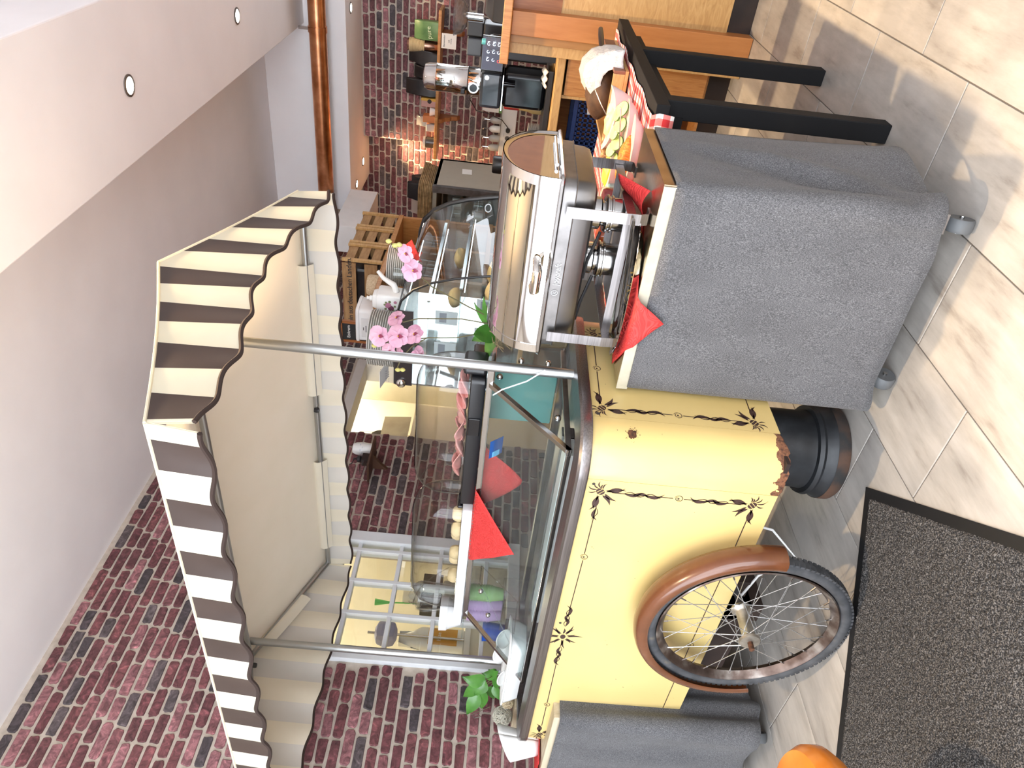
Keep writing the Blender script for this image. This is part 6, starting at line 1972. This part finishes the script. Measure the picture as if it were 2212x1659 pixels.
MB().lathe([(.0, .143), (.012, .146), (.014, .155), (.008, .165), (.010, .172), (.0, .176)], 16, ((TPX0 + TPX1) / 2, 3.04, ROOF)).build('knob', 'white_ceramic', tp, smooth=True)
MB().tube([(TPX1 - .004, 3.04, ROOF + .03), (TPX1 + .03, 3.05, ROOF + .045), (TPX1 + .055, 3.06, ROOF + .095), (TPX1 + .085, 3.07, ROOF + .125)], [.016, .015, .011, .009], 14).build('spout', 'white_ceramic', tp, smooth=True)
MB().tube([(TPX0 + .004, 3.04, ROOF + .10), (TPX0 - .03, 3.035, ROOF + .105), (TPX0 - .045, 3.03, ROOF + .07), (TPX0 - .03, 3.03, ROOF + .03), (TPX0 + .004, 3.04, ROOF + .02)], .007, 10).build('handle', 'white_ceramic', tp, smooth=True)
rose, leafg = mat('rose_pink', (.42, .17, .26), .4), mat('rose_leaf', (.16, .19, .08), .5)
rosed = mat('rose_dark', (.16, .045, .09), .4)
for (x, z, r_, m) in ((-1.865, .062, .016, rose), (-1.880, .048, .015, rosed), (-1.850, .040, .0, rose), (-1.845, .028, .008, rose), (-1.862, .078, .006, leafg), (-1.885, .074, .006, leafg), (-1.895, .055, .007, leafg), (-1.845, .055, .007, leafg), (-1.85, .072, .006, leafg), (-1.89, .036, .006, leafg), (-1.868, .030, .006, leafg)):
    if r_:
        MB().lathe([(r_, 0), (r_ * .9, -.0006), (0, -.0008)], 10, (x, TPY0 - .0025, ROOF + z), axis='y').build('rose_decor', m, tp)
cg = lathe_thing('tealight_glass', 'small tealight glass in front of the plates, beside the teapot', 'glass', [(.022, .0005), (.026, .003), (.03, .05), (.028, .05), (.024, .006), (0, .006)], (-1.745, 3.09, ROOF), 'clear_glass')
nk4 = MB().grid(lambda u, v: (-1.685 - .03 * v + .065 * u * v, 3.17 + .10 * u, ROOF - .004 - .07 * v * (1 - .5 * u) + .03 * u), 8, 8).build('napkin', 'red_napkin', None, smooth=True, solid=.0008)
tag(nk4, 'corner of red napkin hanging over the top of the display case', 'napkin')
# open oak shelf with crates on top
os_ = thing('oak_shelf_unit', 'open oak shelf unit under the wine crates', 'shelf', (-2.4, 4.3, 0))
for z in (1.20, 1.50, 1.82):
    MB().box(-2.74, -2.19, 3.86, 4.70, z, z + .03).build('board', 'oak', os_, bevel=.002)
for y in (3.86, 4.26, 4.67):
    MB().box(-2.74, -2.20, y, y + .03, .001, 1.82).build('upright', 'oak', os_)
MB().box(-2.76, -2.74, 3.86, 4.70, .001, 1.82).build('back', 'oak_light', os_)
rb = random.Random(77)
for k in range(6):
    y = 3.94 + .095 * k + (.06 if k > 2 else 0)
    tag(MB().lathe([(.026, .0005), (.030, .003), (.036, .11), (.034, .11), (.027, .006), (0, .006)], 18, (-2.245, y, 1.531)).build('tumbler_glass', 'clear_glass', None, smooth=True), 'clear tumbler on the oak shelf below the crates, %s from the display case' % ('first', 'second', 'third', 'fourth', 'fifth', 'sixth')[k], 'glass', 'tumblers on the oak shelf')
def crate(y0, label, txt=None):
    x0, x1, y1, z0, z1 = -2.66, -2.20, y0 + .225, 1.8505, 2.098
    t = thing('wine_crate', label, 'crate', ((x0 + x1) / 2, (y0 + y1) / 2, z0), 'wooden wine crates')
    # long sides: two boards with a gap
    for y in (y0, y1 - .010):
        MB().box(x0, x1 - .012, y, y + .010, z1 - .085, z1).build('slat', 'crate_wood', t, bevel=.001)
        MB().box(x0, x1 - .012, y, y + .010, z0 + .03, z0 + .11).build('slat', 'crate_wood', t, bevel=.001)
    # slatted end towards the room with two battens
    for k in range(3):
        z = z0 + .020 + .080 * k
        MB().box(x1 - .010, x1, y0 + .012, y1 - .012, z, z + .055).build('slat', 'crate_wood', t, bevel=.001)
    for y in (y0, y1 - .024):
        MB().box(x1 - .002, x1 + .014, y, y + .024, z0, z1).build('batten', 'oak_light', t, bevel=.001)
    MB().box(x0, x1 - .010, y0 + .01, y1 - .01, z0, z0 + .010).build('bottom', 'crate_wood', t)
    MB().box(x0 + .03, x1 - .06, y0 + .03, y1 - .03, z0 + .012, z1 - .05).build('dark_contents', 'bag_black', t, bevel=.02)
    if txt:
        text_mesh('branding', txt, .044, (-2.43, y0 - .0008, z1 - .045), (1, 0, 0), (0, 0, 1), 'ink', t, .0006, bold=.0006)
crate(3.985, 'wine crate with black lettering on its side, nearest of three', 'Wein aus deutschen Landen.')
crate(4.222, 'wooden wine crate in the middle of the row of three')
crate(4.459, 'wooden wine crate at the far end of the row, by the brick wall')
# cartons and chalkboard at the left of the crates
bd = thing('tray_board', 'oak board carrying the white tub and sugar jar', 'board', (-2.2, 3.45, 1.70))
MB().box(-2.40, -1.95, 3.22, 3.60, 1.745, 1.770).build('board', 'oak', bd, bevel=.003)
for (x, y) in ((-2.36, 3.27), (-2.0, 3.55), (-2.36, 3.55), (-2.0, 3.27)):
    MB().box(x - .012, x + .012, y - .012, y + .012, ROOF + .0 if x > -2.17 else .001, 1.745).build('foot', 'oak', bd)
tbx = thing('white_tub', 'white plastic tub with printed label, left of the crates', 'tub', (-2.2, 3.35, 1.77))
MB().loft([[(x, y, 1.7705 + z) for (x, y) in rrect(-2.30 - o_, -2.10 + o_, 3.29 - o_, 3.44 + o_, .02, 4)] for (o_, z) in ((-.006, 0), (-.002, .004), (0, .088))]).build('body', 'white_plastic', tbx, smooth=True)
MB().loft([[(x, y, 1.7705 + z) for (x, y) in rrect(-2.30 - o_, -2.10 + o_, 3.29 - o_, 3.44 + o_, .022, 4)] for (o_, z) in ((.005, .088), (.006, .102), (0, .106))]).build('lid', 'white_plastic', tbx, smooth=True)
MB().box(-2.27, -2.15, 3.2885, 3.2895, 1.783, 1.845).build('label', mat('label_grey', (.66, .66, .66), .6), tbx)
for k in range(4):
    MB().box(-2.26 + .012 * k, -2.17 - .012 * k, 3.2878, 3.2886, 1.793 + .013 * k, 1.797 + .013 * k).build('label_line', 'ink', tbx)
lathe_thing('sugar_jar', 'wide jar of brown sugar behind the teapot', 'jar', [(.05, .0005), (.056, .005), (.056, .06), (.050, .07), (0, .07)], (-2.04, 3.46, 1.770), noise_mat('brown_sugar', [(.3, (.42, .30, .18)), (.7, (.62, .50, .34))], nscale=120, rough=.6))
cb_ = thing('chalkboard', 'wood-framed chalkboard with white writing beside the brick wall', 'chalkboard', (-2.37, 3.45, 1.83))
MB().box(-2.42, -2.31, 3.47, 3.478, 1.772, 1.99).build('slate', mat('slate', (.014, .014, .014), .7), cb_)
for (a, b_, c, d_) in ((-2.435, -2.42, 1.772, 2.005), (-2.31, -2.295, 1.772, 2.005), (-2.435, -2.295, 1.99, 2.005)):
    MB().box(a, b_, 3.465, 3.482, c, d_).build('frame', 'oak_red', cb_)
text_mesh('chalk_writing', 'Eiskrem', .026, (-2.365, 3.4695, 1.955), (1, 0, 0), (0, 0, 1), 'paper', cb_, .0006)
text_mesh('chalk_writing', 'hier', .024, (-2.365, 3.4695, 1.86), (1, 0, 0), (0, 0, 1), 'paper', cb_, .0006)
cl = thing('desk_calendar', 'spiral desk calendar beside the tall plate stack', 'calendar', (-2.15, 2.83, ROOF))
MB().obox((-2.155, 2.825, ROOF + .055), (.10, .002, .105), (1, 0, 0), (0, .25, 1)).build('sheet', 'paper', cl)
for k in range(4):
    for j in range(5):
        MB().obox((-2.185 + .014 * j, 2.8135 + .004 * k, ROOF + .03 + .014 * k), (.006, .0006, .005), (1, 0, 0), (0, .25, 1)).build('date', 'print_grey', cl)
tag(MB().box(-2.155, -2.09, 3.10, 3.17, ROOF + .0005, ROOF + .10).build('green_carton', mat('carton_green', (.22, .34, .03), .5), None, bevel=.002), 'green and white carton behind the desk calendar', 'carton')

# ---- orchid on the rear corner of the cart
oc = thing('orchid', 'pink orchid with three arching stems on the cart corner', 'orchid', (-1.30, 2.02, .905))
MB().lathe([(.035, .0005), (.04, .004), (.055, .20), (.058, .235), (.055, .24), (.050, .22), (0, .22)], 28, (-1.31, 2.02, .905)).build('pot', glass_mat('pot_clear', (.75, .72, .62), 1.4, .1, haze=.2, hcol=(.45, .38, .25)), oc, smooth=True)
bark = MB()
rb = random.Random(12)
for k in range(70):
    a, q = rb.uniform(0, 2 * PI), rb.uniform(.0, .06)
    p = Vector((-1.31 + q * math.cos(a), 2.01 + q * math.sin(a), 1.13 + rb.uniform(-.02, .02)))
    bark.tube([p, p + Vector((rb.uniform(-.02, .02), rb.uniform(-.02, .02), rb.uniform(0, .02))), p + Vector((rb.uniform(-.04, .04), rb.uniform(-.04, .04), rb.uniform(-.03, .0)))], .0014, 4)
bark.build('roots', mat('root_brown', (.30, .22, .12), .9), oc, kind='stuff')
for (bs, tp_, wd) in (((-1.30, 2.02, 1.13), (-1.195, 2.00, 1.205), .036), ((-1.31, 2.02, 1.13), (-1.29, 1.93, 1.225), .036), ((-1.32, 2.02, 1.13), (-1.40, 1.96, 1.175), .034), ((-1.31, 2.03, 1.13), (-1.365, 2.02, 1.225), .034), ((-1.30, 2.03, 1.13), (-1.25, 2.05, 1.23), .034)):
    leaf3(oc, bs, tp_, wd, (0, -.6, .8), curl=.3)
stemm = mat('orchid_stem', (.10, .085, .035), .6)
stems = [[(-1.285, 2.03, 1.14), (-1.235, 2.02, 1.24), (-1.175, 2.02, 1.36), (-1.12, 2.03, 1.43), (-1.075, 2.03, 1.465), (-1.035, 2.03, 1.50)],
         [(-1.30, 2.03, 1.14), (-1.29, 2.03, 1.26), (-1.305, 2.03, 1.40), (-1.325, 2.03, 1.45), (-1.30, 2.02, 1.48)],
         [(-1.32, 2.03, 1.14), (-1.365, 2.03, 1.27), (-1.378, 2.03, 1.37), (-1.42, 2.03, 1.42), (-1.47, 2.03, 1.455), (-1.52, 2.03, 1.47)],
         [(-1.378, 2.03, 1.37), (-1.40, 2.03, 1.45), (-1.41, 2.03, 1.50), (-1.435, 2.03, 1.545)]]
for s_ in stems:
    MB().tube(s_, .0022, 6).build('stem', stemm, oc, smooth=True)
petal = noise_mat('orchid_pink', [(.3, (.50, .22, .33)), (.7, (.66, .40, .50))], nscale=18, rough=.5)
lip_ = mat('orchid_lip', (.22, .03, .08), .5)
yel = mat('orchid_yellow', (.72, .42, .05), .5)
def blossom(c, r_, face, spin):
    c, nrm = Vector(c), Vector(face).normalized()
    e_1 = (Vector((0, 0, 1)) - nrm * nrm.z).normalized(); e_2 = e_1.cross(nrm)
    b0 = MB().lathe([(.0, -.002), (r_ * .16, 0), (0, .002)], 8, tuple(c)).build('blossom', lip_, oc, smooth=True)
    for (a, L, w_) in ((0, 1, .46), (1.25, 1.05, .62), (-1.25, 1.05, .62), (2.5, .95, .44), (-2.5, .95, .44)):
        d_ = e_1 * math.cos(a + spin) + e_2 * math.sin(a + spin)
        leaf3(b0, c - d_ * .002, c + d_ * r_ * L - nrm * r_ * .08, r_ * w_, nrm, petal, 'petal', .12, .1, rnd=True)
    leaf3(b0, c, c - e_1 * r_ * .45 + nrm * r_ * .3, r_ * .2, nrm, lip_, 'lip', .2)
    MB().lathe([(.0, -.003), (r_ * .09, 0), (0, .003)], 8, tuple(c + nrm * r_ * .12)).build('column', yel, b0, smooth=True)
fdir = Vector((.6, -.78, .1))
for k, (x, y, z, r_, f_) in enumerate(((-1.068, 2.03, 1.446, .030, (.2, -.9, .3)), (-1.119, 2.02, 1.421, .036, (.5, -.8, -.2)), (-1.299, 2.02, 1.471, .032, (.9, -.3, .3)), (-1.369, 2.01, 1.525, .036, (.5, -.85, 0)), (-1.362, 2.01, 1.462, .040, (.5, -.85, .05)), (-1.356, 2.02, 1.412, .036, (.7, -.5, .2)), (-1.427, 2.01, 1.493, .028, (.4, -.9, .1)), (-1.436, 2.02, 1.459, .024, (.1, -.6, .7)), (-1.438, 2.02, 1.396, .032, (.2, -.5, -.6)))):
    blossom((x, y - .01, z), r_, f_, .3 * (k % 3) - .3)
budm = mat('orchid_bud', (.52, .50, .16), .5)
for (x, z) in ((-1.035, 1.498), (-1.047, 1.479), (-1.043, 1.466), (-1.428, 1.546), (-1.519, 1.466), (-1.517, 1.45), (-1.402, 1.537)):
    MB().lathe([(.0, -.011), (.006, -.006), (.0078, 0), (.005, .007), (.0, .010)], 12, (x, 2.025, z)).build('bud', budm, oc, smooth=True)

noise_mat('shelf_dark', [(.3, (.05, .022, .012)), (.7, (.10, .045, .025))], nscale=9, rough=.5)
# ---- small shelf with figurine on the left wall
ls = thing('wall_bracket_shelf', 'little dark wooden bracket shelf on the left brick wall', 'shelf', (-3.15, 3.24, 1.79))
MB().box(-3.185, -3.04, 3.10, 3.36, 1.785, 1.797).build('board', 'shelf_dark', ls, bevel=.002)
MB().prism([(0, 0), (.10, 0), (.04, -.05), (0, -.09)], (-3.185, 3.22, 1.785), (1, 0, 0), (0, 0, 1), (0, 1, 0), .02).build('bracket', 'shelf_dark', ls)
fg = thing('coffee_mill', 'small dark coffee mill on the bracket shelf', 'coffee mill', (-3.1, 3.21, 1.797))
MB().box(-3.13, -3.08, 3.18, 3.24, 1.7975, 1.845).build('box', 'plinth_dark', fg, bevel=.002)
MB().lathe([(.014, .048), (.022, .06), (.020, .075), (.006, .085), (.004, .10)], 16, (-3.105, 3.21, 1.797)).build('hopper', 'black_plastic', fg, smooth=True)
MB().tube([(-3.105, 3.21, 1.893), (-3.10, 3.16, 1.897), (-3.10, 3.15, 1.91)], .003, 6).build('crank', 'black_plastic', fg)
wm = thing('painted_jar', 'white jar with blue painted pattern on the bracket shelf', 'jar', (-3.1, 3.31, 1.797))
MB().lathe([(.03, .0005), (.038, .005), (.042, .06), (.038, .10), (.030, .12), (0, .122)], 26, (-3.11, 3.305, 1.797)).build('body', 'white_ceramic', wm, smooth=True)
for k in range(7):
    a = -2.2 + .4 * k
    MB().lathe([(.006, 0), (.0, .001)], 8, (-3.11 + .043 * math.cos(a), 3.305 + .043 * math.sin(a), 1.797 + .06 + .012 * (k % 2))).build('blue_motif', 'blue_plastic', wm)
tag(MB().box(-3.14, -3.07, 3.115, 3.165, 1.7975, 1.845).build('glass_block', 'acrylic', None), 'clear block at the end of the bracket shelf', 'ornament')

# ---- kitchen things behind the window and the doorway
kc = thing('kitchen_counter', 'white kitchen counter seen through the window', 'counter', (-3.8, 2.6, 0))
MB().box(-4.0, -3.50, 1.6, 3.2, .001, 1.10).build('body', 'kitchen_white', kc)
MB().box(-4.0, -3.48, 1.6, 3.2, 1.10, 1.13).build('top', 'white_plastic', kc)
def kbox(name, label, cat, b_, m, bev=.004):
    return tag(MB().box(*b_).build(name, m, None, bevel=bev), label, cat)
wbt = thing('cleaner_bottle', 'large white bottle with orange label behind the window', 'bottle', (-3.6, 2.36, 1.13))
MB().loft([[(x, y, 1.1305 + z) for (x, y) in rrect(-3.67 - o_, -3.58 + o_, 2.29 - o_, 2.43 + o_, .03, 4)] for (o_, z) in ((-.004, 0), (0, .005), (0, .24), (-.02, .29), (-.035, .36))]).build('body', 'white_plastic', wbt, smooth=True)
MB().box(-3.579, -3.577, 2.31, 2.41, 1.17, 1.33).build('label', mat('label_orange', (.62, .32, .06), .5), wbt)
text_mesh('label_print', 'base', .03, (-3.5765, 2.36, 1.27), (0, 1, 0), (0, 0, 1), 'paper', wbt, .0006)
kbox('storage_tub', 'grey storage tub behind the window bars', 'tub', (-3.66, -3.52, 2.53, 2.70, 1.1305, 1.28), 'grey_plastic', .01)
kbox('black_box', 'black box under the grey tub behind the window', 'box', (-3.66, -3.54, 2.52, 2.75, 1.285, 1.40), 'black_plastic', .004)
tag(MB().lathe([(.02, 0), (.045, .0), (.045, .09), (.04, .10)], 18, (-3.6, 2.62, 1.405)).build('jar', mat('jar_pale', (.62, .6, .52), .4), None, smooth=True), 'pale jar standing on the black box behind the window', 'jar')
tag(MB().tube([(-3.6, 2.58, 1.41), (-3.6, 2.57, 1.56), (-3.6, 2.565, 1.66)], [.004, .004, .02], 8).build('spatula', mat('spatula_green', (.10, .48, .10), .4), None, smooth=True), 'bright green spatula behind the window', 'spatula')
tr2 = kbox('towel_roll', 'lilac towel roll on a stand behind the left panes', 'roll', (-3.62, -3.50, 2.28, 2.40, 1.50, 1.62), mat('lilac_cloth', (.30, .30, .46), .8), .04)
MB().tube([(-3.56, 2.34, 1.131), (-3.56, 2.34, 1.66)], .008, 10).build('stand_rod', 'steel', tr2)
kw = thing('kitchen_cupboard', 'tall white kitchen cupboard seen through the doorway', 'cupboard', (-4.2, 4.4, 0))
MB().box(-4.6, -4.1, 4.1, 5.0, .001, 2.3).build('body', 'kitchen_white', kw)
MB().box(-4.1, -4.085, 4.12, 4.55, .1, 2.28).build('door', 'kitchen_white', kw, bevel=.004)
MB().box(-4.1, -4.085, 4.56, 4.98, .1, 2.28).build('door', 'kitchen_white', kw, bevel=.004)
tr_b = thing('steel_machine', 'grey steel panel with black wheel standing in the doorway', 'machine', (-3.7, 4.15, 0))
MB().box(-3.85, -3.62, 3.93, 4.40, .001, 1.66).build('cupboard', 'kitchen_white', tr_b)
MB().obox((-3.62, 4.10, 1.775), (.012, .26, .20), (1, 0, .1), (0, 1, .0)).build('panel', noise_mat('panel_brushed', [(.3, (.32, .30, .26)), (.7, (.42, .40, .35))], nscale=8, rough=.45, metal=.6), tr_b)
MB().lathe([(.0, -.02), (.07, -.018), (.085, 0), (.07, .018), (.0, .02)], 26, (-3.66, 4.02, 1.88), axis='x').build('wheel', 'black_plastic', tr_b, smooth=True)
